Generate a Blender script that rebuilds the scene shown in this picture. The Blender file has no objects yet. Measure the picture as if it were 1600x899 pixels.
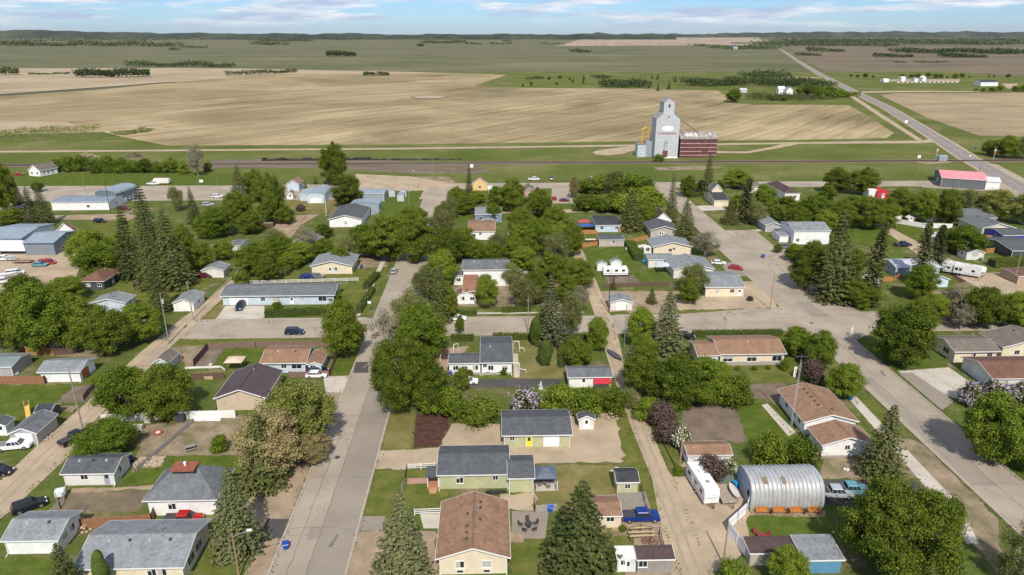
import bpy, math, random
import numpy as np
from mathutils import Vector, Matrix
R=math.radians
rnd=random.Random(7)
S=bpy.context.scene
COL=S.collection
# ------------------------------------------------------------------ camera, sky, sun
F=1100.;H=70.
PIT=math.atan(397/F)
YAW=math.atan((800-767)/F*math.cos(PIT))
cam=bpy.data.cameras.new('camera');camo=bpy.data.objects.new('camera',cam);COL.objects.link(camo)
camo.location=(0,0,H);camo.rotation_euler=(math.pi/2-PIT,0,-YAW)
cam.sensor_width=36;cam.lens=36*F/1600;cam.clip_start=1;cam.clip_end=150000
S.camera=camo
S.view_settings.view_transform='Standard';S.view_settings.look='None';S.view_settings.gamma=1
S.view_settings.exposure=0.1
SUN_EL=R(46);SUN_AZ=R(177)    # direction the light comes from (0 = north)
w=bpy.data.worlds.new('World');S.world=w;w.use_nodes=True
def build_world():
    nt=w.node_tree;n=nt.nodes;l=nt.links
    n.clear()
    out=n.new('ShaderNodeOutputWorld');bg=n.new('ShaderNodeBackground');l.new(bg.outputs[0],out.inputs[0])
    sky=n.new('ShaderNodeTexSky');sky.sky_type='NISHITA';sky.sun_disc=False
    sky.sun_elevation=SUN_EL;sky.sun_rotation=SUN_AZ;sky.altitude=600;sky.air_density=1.0;sky.dust_density=.25;sky.ozone_density=2.0
    tc=n.new('ShaderNodeTexCoord')
    sep=n.new('ShaderNodeSeparateXYZ');l.new(tc.outputs['Generated'],sep.inputs[0])
    # clear-air blue: the dome keeps its colour down to the horizon
    tint=n.new('ShaderNodeMixRGB');tint.blend_type='MULTIPLY';tint.inputs[0].default_value=1
    l.new(sky.outputs[0],tint.inputs[1]);tint.inputs[2].default_value=SKYTINT
    # clouds on a plane high above: direction divided by its height
    add=n.new('ShaderNodeMath');add.operation='ADD';add.inputs[1].default_value=.03;l.new(sep.outputs[2],add.inputs[0])
    mx=n.new('ShaderNodeMath');mx.operation='MAXIMUM';mx.inputs[1].default_value=.02;l.new(add.outputs[0],mx.inputs[0])
    dx=n.new('ShaderNodeMath');dx.operation='DIVIDE';l.new(sep.outputs[0],dx.inputs[0]);l.new(mx.outputs[0],dx.inputs[1])
    dy=n.new('ShaderNodeMath');dy.operation='DIVIDE';l.new(sep.outputs[1],dy.inputs[0]);l.new(mx.outputs[0],dy.inputs[1])
    zk=n.new('ShaderNodeMath');zk.operation='MULTIPLY';zk.inputs[1].default_value=9;l.new(sep.outputs[2],zk.inputs[0]);cb=n.new('ShaderNodeCombineXYZ');l.new(sep.outputs[0],cb.inputs[0]);l.new(sep.outputs[1],cb.inputs[1]);l.new(zk.outputs[0],cb.inputs[2])
    def noise(scale,det,off,stretch=(1,1,1)):
        mp=n.new('ShaderNodeMapping');mp.inputs['Location'].default_value=off;mp.inputs['Scale'].default_value=stretch;l.new(cb.outputs[0],mp.inputs[0])
        t=n.new('ShaderNodeTexNoise');t.inputs['Scale'].default_value=scale;t.inputs['Detail'].default_value=det;t.inputs['Roughness'].default_value=.6
        l.new(mp.outputs[0],t.inputs['Vector']);return t
    t1=noise(4.6,8,(4.3,2.7,0));t2=noise(9,6,(7,2,0.3))
    r1=n.new('ShaderNodeValToRGB');r1.color_ramp.elements[0].position=.455;r1.color_ramp.elements[1].position=.535;l.new(t1.outputs[0],r1.inputs[0])
    r2=n.new('ShaderNodeValToRGB');r2.color_ramp.elements[0].position=.40;r2.color_ramp.elements[1].position=.60
    r2.color_ramp.elements[0].color=CLOUD_LO;r2.color_ramp.elements[1].color=CLOUD_HI;l.new(t2.outputs[0],r2.inputs[0])
    # fade clouds out just above the horizon
    fr=n.new('ShaderNodeMapRange');fr.inputs[1].default_value=.002;fr.inputs[2].default_value=.02;l.new(sep.outputs[2],fr.inputs[0])
    fm=n.new('ShaderNodeMath');fm.operation='MULTIPLY';l.new(r1.outputs[0],fm.inputs[0]);l.new(fr.outputs[0],fm.inputs[1])
    f2=n.new('ShaderNodeMath');f2.operation='MULTIPLY';f2.inputs[1].default_value=.85;l.new(fm.outputs[0],f2.inputs[0])
    mix=n.new('ShaderNodeMixRGB');l.new(f2.outputs[0],mix.inputs[0]);l.new(tint.outputs[0],mix.inputs[1]);l.new(r2.outputs[0],mix.inputs[2])
    l.new(mix.outputs[0],bg.inputs[0]);bg.inputs[1].default_value=.09
SKYTINT=(.58,.85,1.28,1);CLOUD_LO=(5.2,6.1,8.3,1);CLOUD_HI=(11,11,11.1,1)
build_world()
sl=bpy.data.lights.new('sun','SUN');sl.energy=4.7;sl.angle=R(.53);sl.color=(1,.93,.82)
so=bpy.data.objects.new('sun',sl);COL.objects.link(so);so.location=(0,-50,120)
dv=Vector((math.sin(SUN_AZ)*math.cos(SUN_EL),math.cos(SUN_AZ)*math.cos(SUN_EL),math.sin(SUN_EL)))
so.rotation_euler=dv.to_track_quat('Z','Y').to_euler()

# ------------------------------------------------------------------ helpers
def U(px,py,z=0.):
    a=(px-800)/F;b=(449.5-py)/F
    fy=math.cos(PIT)+b*math.sin(PIT); fz=-math.sin(PIT)+b*math.cos(PIT)
    X=a*math.cos(YAW)+fy*math.sin(YAW); Y=-a*math.sin(YAW)+fy*math.cos(YAW)
    t=(z-H)/fz
    return X*t,Y*t
def zat(X,Y,py):
    b=(449.5-py)/F
    f=X*math.sin(YAW)+Y*math.cos(YAW)
    return H+f*(b*math.cos(PIT)-math.sin(PIT))/(math.cos(PIT)+b*math.sin(PIT))
def pxm(X,Y,z=0):   # metres per photo pixel at a point
    f=X*math.sin(YAW)+Y*math.cos(YAW)
    return (f*math.cos(PIT)+(H-z)*math.sin(PIT))/F
def tag(o,label=None,cat=None,group=None,kind=None):
    if label:o['label']=label
    if cat:o['category']=cat
    if group:o['group']=group
    if kind:o['kind']=kind
    return o
def empty(name,loc,rz=0,label=None,cat=None,group=None):
    o=bpy.data.objects.new(name,None);COL.objects.link(o);o.location=loc;o.rotation_euler=(0,0,rz);o.empty_display_size=.3
    return tag(o,label,cat,group)
class MB:
    def __init__(s):s.v=[];s.f=[]
    def poly(s,pts):
        n=len(s.v);s.v+= [tuple(p) for p in pts];s.f.append(tuple(range(n,n+len(pts))));return s
    def box(s,x0,x1,y0,y1,z0,z1):
        n=len(s.v)
        s.v+=[(x0,y0,z0),(x1,y0,z0),(x1,y1,z0),(x0,y1,z0),(x0,y0,z1),(x1,y0,z1),(x1,y1,z1),(x0,y1,z1)]
        s.f+=[tuple(n+i for i in q) for q in((0,3,2,1),(4,5,6,7),(0,1,5,4),(1,2,6,5),(2,3,7,6),(3,0,4,7))];return s
    def hull(s,bot,top):      # two rings of equal length
        n=len(s.v);k=len(bot);s.v+=[tuple(p) for p in bot]+[tuple(p) for p in top]
        s.f.append(tuple(n+i for i in reversed(range(k))));s.f.append(tuple(n+k+i for i in range(k)))
        for i in range(k):
            j=(i+1)%k;s.f.append((n+i,n+j,n+k+j,n+k+i))
        return s
    def tube(s,p0,p1,r0,r1=None,k=8,cap=True):
        if r1 is None:r1=r0
        p0=Vector(p0);p1=Vector(p1);d=(p1-p0)
        if d.length<1e-6:return s
        d.normalize();a=d.orthogonal().normalized();b=d.cross(a)
        A=[p0+(a*math.cos(t)+b*math.sin(t))*r0 for t in [2*math.pi*i/k for i in range(k)]]
        B=[p1+(a*math.cos(t)+b*math.sin(t))*r1 for t in [2*math.pi*i/k for i in range(k)]]
        return s.hull(A,B)
    def beam(s,p0,p1,w,h):    # rectangular bar between two points (w sideways, h vertical)
        p0=Vector(p0);p1=Vector(p1);d=(p1-p0).normalized();a=d.cross(Vector((0,0,1)))
        if a.length<1e-3:a=Vector((1,0,0))
        a.normalize();u=a.cross(d)
        q=[(-w/2,-h/2),(w/2,-h/2),(w/2,h/2),(-w/2,h/2)]
        return s.hull([p0+a*i+u*j for i,j in q],[p1+a*i+u*j for i,j in q])
    def extx(s,prof,x0,x1):   # profile (y,z) extruded in x
        return s.hull([(x0,y,z) for y,z in prof],[(x1,y,z) for y,z in prof])
    def exty(s,prof,y0,y1):
        return s.hull([(x,y0,z) for x,z in prof],[(x,y1,z) for x,z in prof])
    def ball(s,c,r,k=8,m=5,sc=(1,1,1)):
        n=len(s.v);c=Vector(c)
        for i in range(m+1):
            t=math.pi*i/m
            for j in range(k):
                p=2*math.pi*j/k
                s.v.append((c.x+r*sc[0]*math.sin(t)*math.cos(p),c.y+r*sc[1]*math.sin(t)*math.sin(p),c.z+r*sc[2]*math.cos(t)))
        for i in range(m):
            for j in range(k):
                a=n+i*k+j;b=n+i*k+(j+1)%k
                s.f.append((a,a+k,b+k,b))
        return s
    def mesh(s,name):
        m=bpy.data.meshes.new(name);m.from_pydata(s.v,[],s.f);m.update();return m
    def build(s,name,mat,parent=None,loc=None,bev=0,smooth=False):
        m=s.mesh(name)
        if bev or smooth is not None:
            import bmesh
            b=bmesh.new();b.from_mesh(m);bmesh.ops.recalc_face_normals(b,faces=b.faces)
            if bev:bmesh.ops.bevel(b,geom=list(b.edges),offset=bev,segments=2,affect='EDGES',clamp_overlap=True)
            b.to_mesh(m);b.free()
        if smooth:
            for p in m.polygons:p.use_smooth=True
        m.materials.append(mat)
        o=bpy.data.objects.new(name,m);COL.objects.link(o)
        if parent:o.parent=parent
        if loc:o.location=loc
        return o
def copy_thing(root,loc,rz=None,label=None,scale=None):
    r=root.copy();COL.objects.link(r);r.location=loc
    if rz is not None:r.rotation_euler=(0,0,rz)
    if scale:r.scale=scale
    if label:r['label']=label
    for ch in list(root.children):
        c=ch.copy();COL.objects.link(c);c.parent=r
        for g in list(ch.children):
            d=g.copy();COL.objects.link(d);d.parent=c
    return r

# ------------------------------------------------------------------ materials
MC={}
def newmat(name):
    m=bpy.data.materials.new(name);m.use_nodes=True
    b=m.node_tree.nodes['Principled BSDF'];b.inputs['Roughness'].default_value=.85
    return m,m.node_tree.nodes,m.node_tree.links,b
def hx(c):return (c[0],c[1],c[2],1)
def plain(c,rough=.7,metal=0,var=.12,scale=1.5,key=None):
    """one base colour with faint irregular wear"""
    k=('p',tuple(round(x,3) for x in c),rough,metal,var)
    if k in MC:return MC[k]
    m,n,l,b=newmat('paint');b.inputs['Roughness'].default_value=rough;b.inputs['Metallic'].default_value=metal
    tc=n.new('ShaderNodeTexCoord');t=n.new('ShaderNodeTexNoise');t.inputs['Scale'].default_value=scale;t.inputs['Detail'].default_value=5
    l.new(tc.outputs['Object'],t.inputs['Vector'])
    r=n.new('ShaderNodeMapRange');r.inputs[1].default_value=.3;r.inputs[2].default_value=.7;r.inputs[3].default_value=1-var;r.inputs[4].default_value=1+var*.6
    l.new(t.outputs[0],r.inputs[0])
    mx=n.new('ShaderNodeVectorMath');mx.operation='SCALE';mx.inputs[0].default_value=c[:3];l.new(r.outputs[0],mx.inputs['Scale'])
    l.new(mx.outputs[0],b.inputs['Base Color']);MC[k]=m;return m
def siding(c,vert=False,pitch=.2,rough=.6):
    k=('s',tuple(round(x,3) for x in c),vert,pitch)
    if k in MC:return MC[k]
    m,n,l,b=newmat('siding');b.inputs['Roughness'].default_value=rough
    tc=n.new('ShaderNodeTexCoord');sp=n.new('ShaderNodeSeparateXYZ');l.new(tc.outputs['Object'],sp.inputs[0])
    src=sp.outputs[2]
    if vert:
        ad=n.new('ShaderNodeMath');ad.operation='ADD';l.new(sp.outputs[0],ad.inputs[0]);l.new(sp.outputs[1],ad.inputs[1]);src=ad.outputs[0]
    dv=n.new('ShaderNodeMath');dv.operation='DIVIDE';dv.inputs[1].default_value=pitch;l.new(src,dv.inputs[0])
    fr=n.new('ShaderNodeMath');fr.operation='FRACT';l.new(dv.outputs[0],fr.inputs[0])
    lt=n.new('ShaderNodeMath');lt.operation='LESS_THAN';lt.inputs[1].default_value=.14;l.new(fr.outputs[0],lt.inputs[0])
    t=n.new('ShaderNodeTexNoise');t.inputs['Scale'].default_value=.9;t.inputs['Detail'].default_value=6;l.new(tc.outputs['Object'],t.inputs['Vector'])
    r=n.new('ShaderNodeMapRange');r.inputs[1].default_value=.3;r.inputs[2].default_value=.7;r.inputs[3].default_value=.86;r.inputs[4].default_value=1.04;l.new(t.outputs[0],r.inputs[0])
    mu=n.new('ShaderNodeMath');mu.operation='MULTIPLY_ADD';mu.inputs[1].default_value=-.16;l.new(lt.outputs[0],mu.inputs[0]);l.new(r.outputs[0],mu.inputs[2])
    mx=n.new('ShaderNodeVectorMath');mx.operation='SCALE';mx.inputs[0].default_value=c[:3];l.new(mu.outputs[0],mx.inputs['Scale'])
    l.new(mx.outputs[0],b.inputs['Base Color'])
    bp=n.new('ShaderNodeBump');bp.inputs['Strength'].default_value=.5;bp.inputs['Distance'].default_value=.02;l.new(fr.outputs[0],bp.inputs['Height']);l.new(bp.outputs[0],b.inputs['Normal'])
    MC[k]=m;return m
def shingle(c,var=.35,rough=.9):
    k=('sh',tuple(round(x,3) for x in c),var)
    if k in MC:return MC[k]
    m,n,l,b=newmat('shingles');b.inputs['Roughness'].default_value=rough;b.inputs['Specular IOR Level'].default_value=.15
    tc=n.new('ShaderNodeTexCoord')
    v=n.new('ShaderNodeTexVoronoi');v.inputs['Scale'].default_value=2.6;l.new(tc.outputs['Object'],v.inputs['Vector'])
    sp=n.new('ShaderNodeSeparateXYZ');l.new(v.outputs['Color'],sp.inputs[0])
    t=n.new('ShaderNodeTexNoise');t.inputs['Scale'].default_value=.45;t.inputs['Detail'].default_value=8;t.inputs['Roughness'].default_value=.65;l.new(tc.outputs['Object'],t.inputs['Vector'])
    a=n.new('ShaderNodeMath');a.operation='MULTIPLY_ADD';a.inputs[1].default_value=.30;l.new(sp.outputs[0],a.inputs[0]);l.new(t.outputs[0],a.inputs[2])
    w2=n.new('ShaderNodeTexWave');w2.wave_type='BANDS';w2.bands_direction='Z';w2.inputs['Scale'].default_value=1.6;w2.inputs['Distortion'].default_value=1.5;l.new(tc.outputs['Object'],w2.inputs['Vector'])
    a2=n.new('ShaderNodeMath');a2.operation='MULTIPLY_ADD';a2.inputs[1].default_value=.0;l.new(w2.outputs[0],a2.inputs[0]);l.new(a.outputs[0],a2.inputs[2])
    r=n.new('ShaderNodeMapRange');r.inputs[1].default_value=.40;r.inputs[2].default_value=.95;r.inputs[3].default_value=1-var*.75;r.inputs[4].default_value=1+var*.75;l.new(a2.outputs[0],r.inputs[0])
    mx=n.new('ShaderNodeVectorMath');mx.operation='SCALE';mx.inputs[0].default_value=c[:3];l.new(r.outputs[0],mx.inputs['Scale'])
    l.new(mx.outputs[0],b.inputs['Base Color'])
    bp=n.new('ShaderNodeBump');bp.inputs['Strength'].default_value=.5;bp.inputs['Distance'].default_value=.04;l.new(a2.outputs[0],bp.inputs['Height']);l.new(bp.outputs[0],b.inputs['Normal'])
    MC[k]=m;return m
def glassy(c=(.02,.025,.03),rough=.08):
    k=('g',c,rough)
    if k in MC:return MC[k]
    m,n,l,b=newmat('glass');b.inputs['Base Color'].default_value=hx(c);b.inputs['Roughness'].default_value=rough;b.inputs['Specular IOR Level'].default_value=.8
    MC[k]=m;return m
def ribbed(c,pitch=.6,axis='x',rough=.35,metal=.6,wear=None):
    k=('r',c,pitch,axis,rough,metal)
    if k in MC:return MC[k]
    m,n,l,b=newmat('sheet_metal');b.inputs['Roughness'].default_value=rough;b.inputs['Metallic'].default_value=metal
    tc=n.new('ShaderNodeTexCoord');w1=n.new('ShaderNodeTexWave');w1.bands_direction=axis.upper();w1.inputs['Scale'].default_value=math.pi/ (10*pitch)*2/ .628*.1 if False else .314/pitch
    l.new(tc.outputs['Object'],w1.inputs['Vector'])
    t=n.new('ShaderNodeTexNoise');t.inputs['Scale'].default_value=.7;t.inputs['Detail'].default_value=5;l.new(tc.outputs['Object'],t.inputs['Vector'])
    r=n.new('ShaderNodeMapRange');r.inputs[1].default_value=.3;r.inputs[2].default_value=.7;r.inputs[3].default_value=.8;r.inputs[4].default_value=1.1;l.new(t.outputs[0],r.inputs[0])
    mx=n.new('ShaderNodeVectorMath');mx.operation='SCALE';mx.inputs[0].default_value=c[:3];l.new(r.outputs[0],mx.inputs['Scale']);l.new(mx.outputs[0],b.inputs['Base Color'])
    bp=n.new('ShaderNodeBump');bp.inputs['Strength'].default_value=.8;bp.inputs['Distance'].default_value=.05;l.new(w1.outputs[0],bp.inputs['Height']);l.new(bp.outputs[0],b.inputs['Normal'])
    MC[k]=m;return m
def ground(name,cols,scale=.05,det=9,rough=.65,fine=3.0,finev=.18,stretch=(1,1,1),rot=0,streak=None,cell=None,warp=0,bump=.3,pos=(.35,.65)):
    """cols: ramp colours mixed by world-space noise (Object coordinates of a sheet placed at the origin)."""
    m,n,l,b=newmat(name);b.inputs['Roughness'].default_value=1.0;b.inputs['Specular IOR Level'].default_value=.04
    tc=n.new('ShaderNodeTexCoord');mp=n.new('ShaderNodeMapping');mp.inputs['Rotation'].default_value=(0,0,rot);mp.inputs['Scale'].default_value=stretch
    l.new(tc.outputs['Object'],mp.inputs[0])
    t=n.new('ShaderNodeTexNoise');t.inputs['Scale'].default_value=scale;t.inputs['Detail'].default_value=det;t.inputs['Roughness'].default_value=rough;t.inputs['Distortion'].default_value=warp
    l.new(mp.outputs[0],t.inputs['Vector'])
    val=t.outputs[0]
    if streak:   # parallel machine passes: fine stretched noise + regular bands
        sc,amt,srot,pitch=streak
        m2=n.new('ShaderNodeMapping');m2.vector_type='TEXTURE';m2.inputs['Rotation'].default_value=(0,0,srot);m2.inputs['Scale'].default_value=(1,18,1);l.new(tc.outputs['Object'],m2.inputs[0])
        t2=n.new('ShaderNodeTexNoise');t2.inputs['Scale'].default_value=sc;t2.inputs['Detail'].default_value=6;t2.inputs['Roughness'].default_value=.6;t2.inputs['Distortion'].default_value=.6;l.new(m2.outputs[0],t2.inputs['Vector'])
        m3=n.new('ShaderNodeMapping');m3.vector_type='TEXTURE';m3.inputs['Rotation'].default_value=(0,0,srot);l.new(tc.outputs['Object'],m3.inputs[0])
        w3=n.new('ShaderNodeTexWave');w3.inputs['Scale'].default_value=.314/pitch;w3.inputs['Distortion'].default_value=4;w3.inputs['Detail'].default_value=4;w3.inputs['Detail Scale'].default_value=.4;l.new(m3.outputs[0],w3.inputs['Vector'])
        s1=n.new('ShaderNodeMath');s1.operation='MULTIPLY_ADD';s1.inputs[1].default_value=amt;l.new(t2.outputs[0],s1.inputs[0]);l.new(val,s1.inputs[2])
        s2=n.new('ShaderNodeMath');s2.operation='MULTIPLY_ADD';s2.inputs[1].default_value=amt*.10;l.new(w3.outputs[0],s2.inputs[0]);l.new(s1.outputs[0],s2.inputs[2])
        s3=n.new('ShaderNodeMath');s3.operation='SUBTRACT';s3.inputs[1].default_value=amt*.55;l.new(s2.outputs[0],s3.inputs[0]);val=s3.outputs[0]
    cr=n.new('ShaderNodeValToRGB');e=cr.color_ramp.elements
    e[0].position=pos[0];e[0].color=hx(cols[0]);e[1].position=pos[1];e[1].color=hx(cols[-1])
    for i,c in enumerate(cols[1:-1]):
        x=e.new(pos[0]+(pos[1]-pos[0])*(i+1)/(len(cols)-1));x.color=hx(c)
    l.new(val,cr.inputs[0])
    tf=n.new('ShaderNodeTexNoise');tf.inputs['Scale'].default_value=fine;tf.inputs['Detail'].default_value=4;tf.inputs['Roughness'].default_value=.7;l.new(tc.outputs['Object'],tf.inputs['Vector'])
    r=n.new('ShaderNodeMapRange');r.inputs[1].default_value=.3;r.inputs[2].default_value=.7;r.inputs[3].default_value=1-finev;r.inputs[4].default_value=1+finev;l.new(tf.outputs[0],r.inputs[0])
    mx=n.new('ShaderNodeVectorMath');mx.operation='SCALE';l.new(cr.outputs[0],mx.inputs[0]);l.new(r.outputs[0],mx.inputs['Scale'])
    l.new(mx.outputs[0],b.inputs['Base Color'])
    if bump:
        bp=n.new('ShaderNodeBump');bp.inputs['Strength'].default_value=bump;bp.inputs['Distance'].default_value=.08;l.new(tf.outputs[0],bp.inputs['Height']);l.new(bp.outputs[0],b.inputs['Normal'])
    return m
def asphalt(name,c,c2,crack=True):
    m,n,l,b=newmat(name);b.inputs['Roughness'].default_value=.95;b.inputs['Specular IOR Level'].default_value=.1
    tc=n.new('ShaderNodeTexCoord')
    t=n.new('ShaderNodeTexNoise');t.inputs['Scale'].default_value=.12;t.inputs['Detail'].default_value=8;l.new(tc.outputs['Object'],t.inputs['Vector'])
    cr=n.new('ShaderNodeValToRGB');cr.color_ramp.elements[0].position=.35;cr.color_ramp.elements[0].color=hx(c);cr.color_ramp.elements[1].position=.65;cr.color_ramp.elements[1].color=hx(c2);l.new(t.outputs[0],cr.inputs[0])
    v=n.new('ShaderNodeTexVoronoi');v.feature='DISTANCE_TO_EDGE';v.inputs['Scale'].default_value=.11
    tw=n.new('ShaderNodeTexNoise');tw.inputs['Scale'].default_value=.5;tw.inputs['Detail'].default_value=5;l.new(tc.outputs['Object'],tw.inputs['Vector'])
    mm=n.new('ShaderNodeMixRGB');mm.blend_type='ADD';mm.inputs[0].default_value=1;l.new(tc.outputs['Object'],mm.inputs[1])
    sc=n.new('ShaderNodeVectorMath');sc.operation='SCALE';sc.inputs['Scale'].default_value=2.5;l.new(tw.outputs['Color'],sc.inputs[0]);l.new(sc.outputs[0],mm.inputs[2])
    l.new(mm.outputs[0],v.inputs['Vector'])
    r=n.new('ShaderNodeMapRange');r.inputs[1].default_value=.0;r.inputs[2].default_value=.012;r.inputs[3].default_value=.72 if crack else 1;r.inputs[4].default_value=1;l.new(v.outputs['Distance'],r.inputs[0])
    tf=n.new('ShaderNodeTexNoise');tf.inputs['Scale'].default_value=6;tf.inputs['Detail'].default_value=3;l.new(tc.outputs['Object'],tf.inputs['Vector'])
    r2=n.new('ShaderNodeMapRange');r2.inputs[3].default_value=.82;r2.inputs[4].default_value=1.15;l.new(tf.outputs[0],r2.inputs[0])
    mu=n.new('ShaderNodeMath');mu.operation='MULTIPLY';l.new(r.outputs[0],mu.inputs[0]);l.new(r2.outputs[0],mu.inputs[1])
    mx=n.new('ShaderNodeVectorMath');mx.operation='SCALE';l.new(cr.outputs[0],mx.inputs[0]);l.new(mu.outputs[0],mx.inputs['Scale']);l.new(mx.outputs[0],b.inputs['Base Color'])
    return m
def leafmat(dark,light,key,trans=.27,spread=.6):
    k=('leaf',key)
    if k in MC:return MC[k]
    m,n,l,b=newmat('foliage_'+key);b.inputs['Roughness'].default_value=.8;b.inputs['Specular IOR Level'].default_value=.06
    g=n.new('ShaderNodeNewGeometry');tc=n.new('ShaderNodeTexCoord')
    t=n.new('ShaderNodeTexNoise');t.inputs['Scale'].default_value=.75;t.inputs['Detail'].default_value=4;l.new(tc.outputs['Object'],t.inputs['Vector'])
    a=n.new('ShaderNodeMath');a.operation='MULTIPLY_ADD';a.inputs[1].default_value=spread;l.new(g.outputs['Random Per Island'],a.inputs[0]);l.new(t.outputs[0],a.inputs[2])
    s=n.new('ShaderNodeMath');s.operation='SUBTRACT';s.inputs[1].default_value=spread/2;l.new(a.outputs[0],s.inputs[0])
    oi=n.new('ShaderNodeObjectInfo');a3=n.new('ShaderNodeMath');a3.operation='MULTIPLY_ADD';a3.inputs[1].default_value=.40;l.new(oi.outputs['Random'],a3.inputs[0]);l.new(s.outputs[0],a3.inputs[2])
    cr=n.new('ShaderNodeValToRGB');e=cr.color_ramp.elements;e[0].position=.28;e[0].color=hx(dark);e[1].position=1.0;e[1].color=hx(light);l.new(a3.outputs[0],cr.inputs[0])
    l.new(cr.outputs[0],b.inputs['Base Color'])
    tr=n.new('ShaderNodeBsdfTranslucent');l.new(cr.outputs[0],tr.inputs[0])
    mix=n.new('ShaderNodeMixShader');mix.inputs[0].default_value=trans;l.new(b.outputs[0],mix.inputs[1]);l.new(tr.outputs[0],mix.inputs[2])
    l.new(mix.outputs[0],n['Material Output'].inputs[0])
    MC[k]=m;return m
def haze():
    m=bpy.data.materials.new('haze_air');m.use_nodes=True;n=m.node_tree.nodes;n.clear()
    o=n.new('ShaderNodeOutputMaterial');v=n.new('ShaderNodeVolumePrincipled');v.inputs['Color'].default_value=(.93,.95,1,1);v.inputs['Density'].default_value=HAZE;v.inputs['Anisotropy'].default_value=.2
    m.node_tree.links.new(v.outputs[0],o.inputs['Volume']);b=MB();b.box(-50000,50000,-800,50000,-30,420);ob=b.build('haze',m);ob['kind']='stuff';ob['label']='thin summer haze over the prairie'
HAZE=1.1e-5
# palette (base colours)
C=dict(white=(.80,.80,.78),offw=(.68,.67,.62),cream=(.72,.62,.46),beige=(.55,.45,.33),ltblue=(.50,.60,.68),blue=(.16,.26,.36),sage=(.44,.45,.27),
 greyw=(.42,.41,.40),taupe=(.46,.41,.36),dark=(.07,.08,.09),yellow=(.72,.50,.22),orange=(.48,.16,.05),wood=(.22,.14,.09),
 R_grey=(.135,.145,.152),R_mid=(.092,.098,.105),R_lt=(.215,.232,.24),R_dk=(.05,.054,.058),R_brown=(.155,.085,.06),R_tan=(.255,.155,.10),R_maroon=(.085,.058,.056),R_taupe=(.165,.14,.115),
 M_blue=(.285,.345,.385),M_grey=(.5,.52,.54),M_pink=(.62,.20,.22),M_red=(.5,.04,.05))
# ------------------------------------------------------------------ ground
def sheet(name,pts,mat,z):
    m=bpy.data.meshes.new(name);m.from_pydata([(x,y,z) for x,y in pts],[],[tuple(range(len(pts)))]);m.update()
    if m.polygons[0].normal.z<0:m.flip_normals()
    m.materials.append(mat);o=bpy.data.objects.new(name,m);COL.objects.link(o);o['kind']='structure';return o
def G(name,px,mat,z):return sheet(name,[U(*p) for p in px],mat,z)
def GJ(name,px,mat,z,j=.22):
    """yard patch whose outline wanders a little"""
    P=[Vector(U(*p)) for p in px];out=[];g=random.Random(len(px)*31+int(px[0][0]))
    for a,b in zip(P,P[1:]+P[:1]):
        L=(b-a).length;n=min(30,max(1,int(L/1.1)));d=(b-a).normalized() if L>0 else Vector((1,0));nn=Vector((-d.y,d.x))
        for i in range(n):
            k=0 if i==0 else g.gauss(0,1)*j;out.append(tuple(a+(b-a)*(i/n)+nn*k))
    return sheet(name,out,mat,z)
def GR(name,x0,x1,y0,y1,mat,z):return sheet(name,[(x0,y0),(x1,y0),(x1,y1),(x0,y1)],mat,z)
g_base=ground('rough_grass',[(.22,.175,.11),(.125,.125,.045),(.08,.11,.024),(.10,.125,.03),(.19,.165,.08)],scale=.09,fine=1.3,finev=.22)
g_lawn=ground('lawn',[(.082,.108,.020),(.115,.13,.030),(.165,.152,.048)],scale=.3,fine=2.2,finev=.16)
g_lush=ground('lush_lawn',[(.058,.095,.013),(.082,.115,.019),(.12,.132,.03)],scale=.35,fine=2.5,finev=.15,streak=(.9,.22,R(90),1.3))
g_dry=ground('dry_lawn',[(.125,.125,.035),(.17,.155,.055),(.23,.185,.085)],scale=.2,fine=2,finev=.15)
g_verge=ground('verge_grass',[(.085,.11,.022),(.115,.133,.034),(.175,.165,.07)],scale=.02,fine=.5,finev=.2)
g_dirt=ground('bare_dirt',[(.24,.185,.125),(.31,.235,.16),(.38,.29,.20)],scale=.25,fine=3,finev=.15)
g_dirtg=ground('worn_yard',[(.13,.125,.06),(.24,.19,.125),(.33,.25,.175)],scale=.22,fine=3,finev=.18)
g_gravel=ground('gravel',[(.32,.255,.18),(.39,.31,.215),(.45,.36,.25)],scale=.15,fine=5,finev=.14)
g_soil=ground('tilled_soil',[(.13,.10,.075),(.18,.14,.105),(.22,.17,.13)],scale=.3,fine=4,finev=.2)
g_soild=ground('dark_soil',[(.11,.09,.06),(.16,.13,.085),(.21,.165,.11)],scale=.2,fine=3,finev=.18)
g_mulch=ground('bark_mulch',[(.055,.028,.022),(.085,.045,.035),(.11,.06,.045)],scale=1,fine=6,finev=.35)
g_conc=ground('concrete',[(.42,.38,.32),(.48,.44,.37),(.53,.48,.41)],scale=.3,fine=4,finev=.06,bump=.1)
g_asph=asphalt('street_asphalt',(.305,.258,.20),(.385,.328,.258))
g_asph2=asphalt('patched_asphalt',(.245,.212,.172),(.30,.26,.21),False)
g_blk=asphalt('fresh_asphalt',(.07,.066,.064),(.10,.093,.088),False)
g_hwy=asphalt('highway_asphalt',(.22,.20,.19),(.28,.25,.225),False)
ANG=R(-38)
g_stub=ground('stubble',[(.165,.14,.075),(.25,.20,.11),(.325,.26,.145),(.43,.345,.21)],scale=.006,det=10,fine=.25,finev=.12,streak=(.10,.65,ANG,9),warp=.8,bump=0,pos=(.3,.7))
g_stubl=ground('pale_stubble',[(.26,.215,.13),(.36,.29,.19),(.42,.35,.24)],scale=.008,fine=.2,finev=.1,streak=(.06,.5,R(-80),16),bump=0,pos=(.3,.7))
g_green=ground('seeded_field',[(.070,.084,.040),(.115,.122,.060),(.16,.152,.088),(.27,.225,.15)],scale=.0045,det=13,rough=.72,fine=.03,finev=.14,streak=(.02,.5,R(-82),30),warp=.6,bump=0,stretch=(.55,1,1),pos=(.25,.78))
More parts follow.
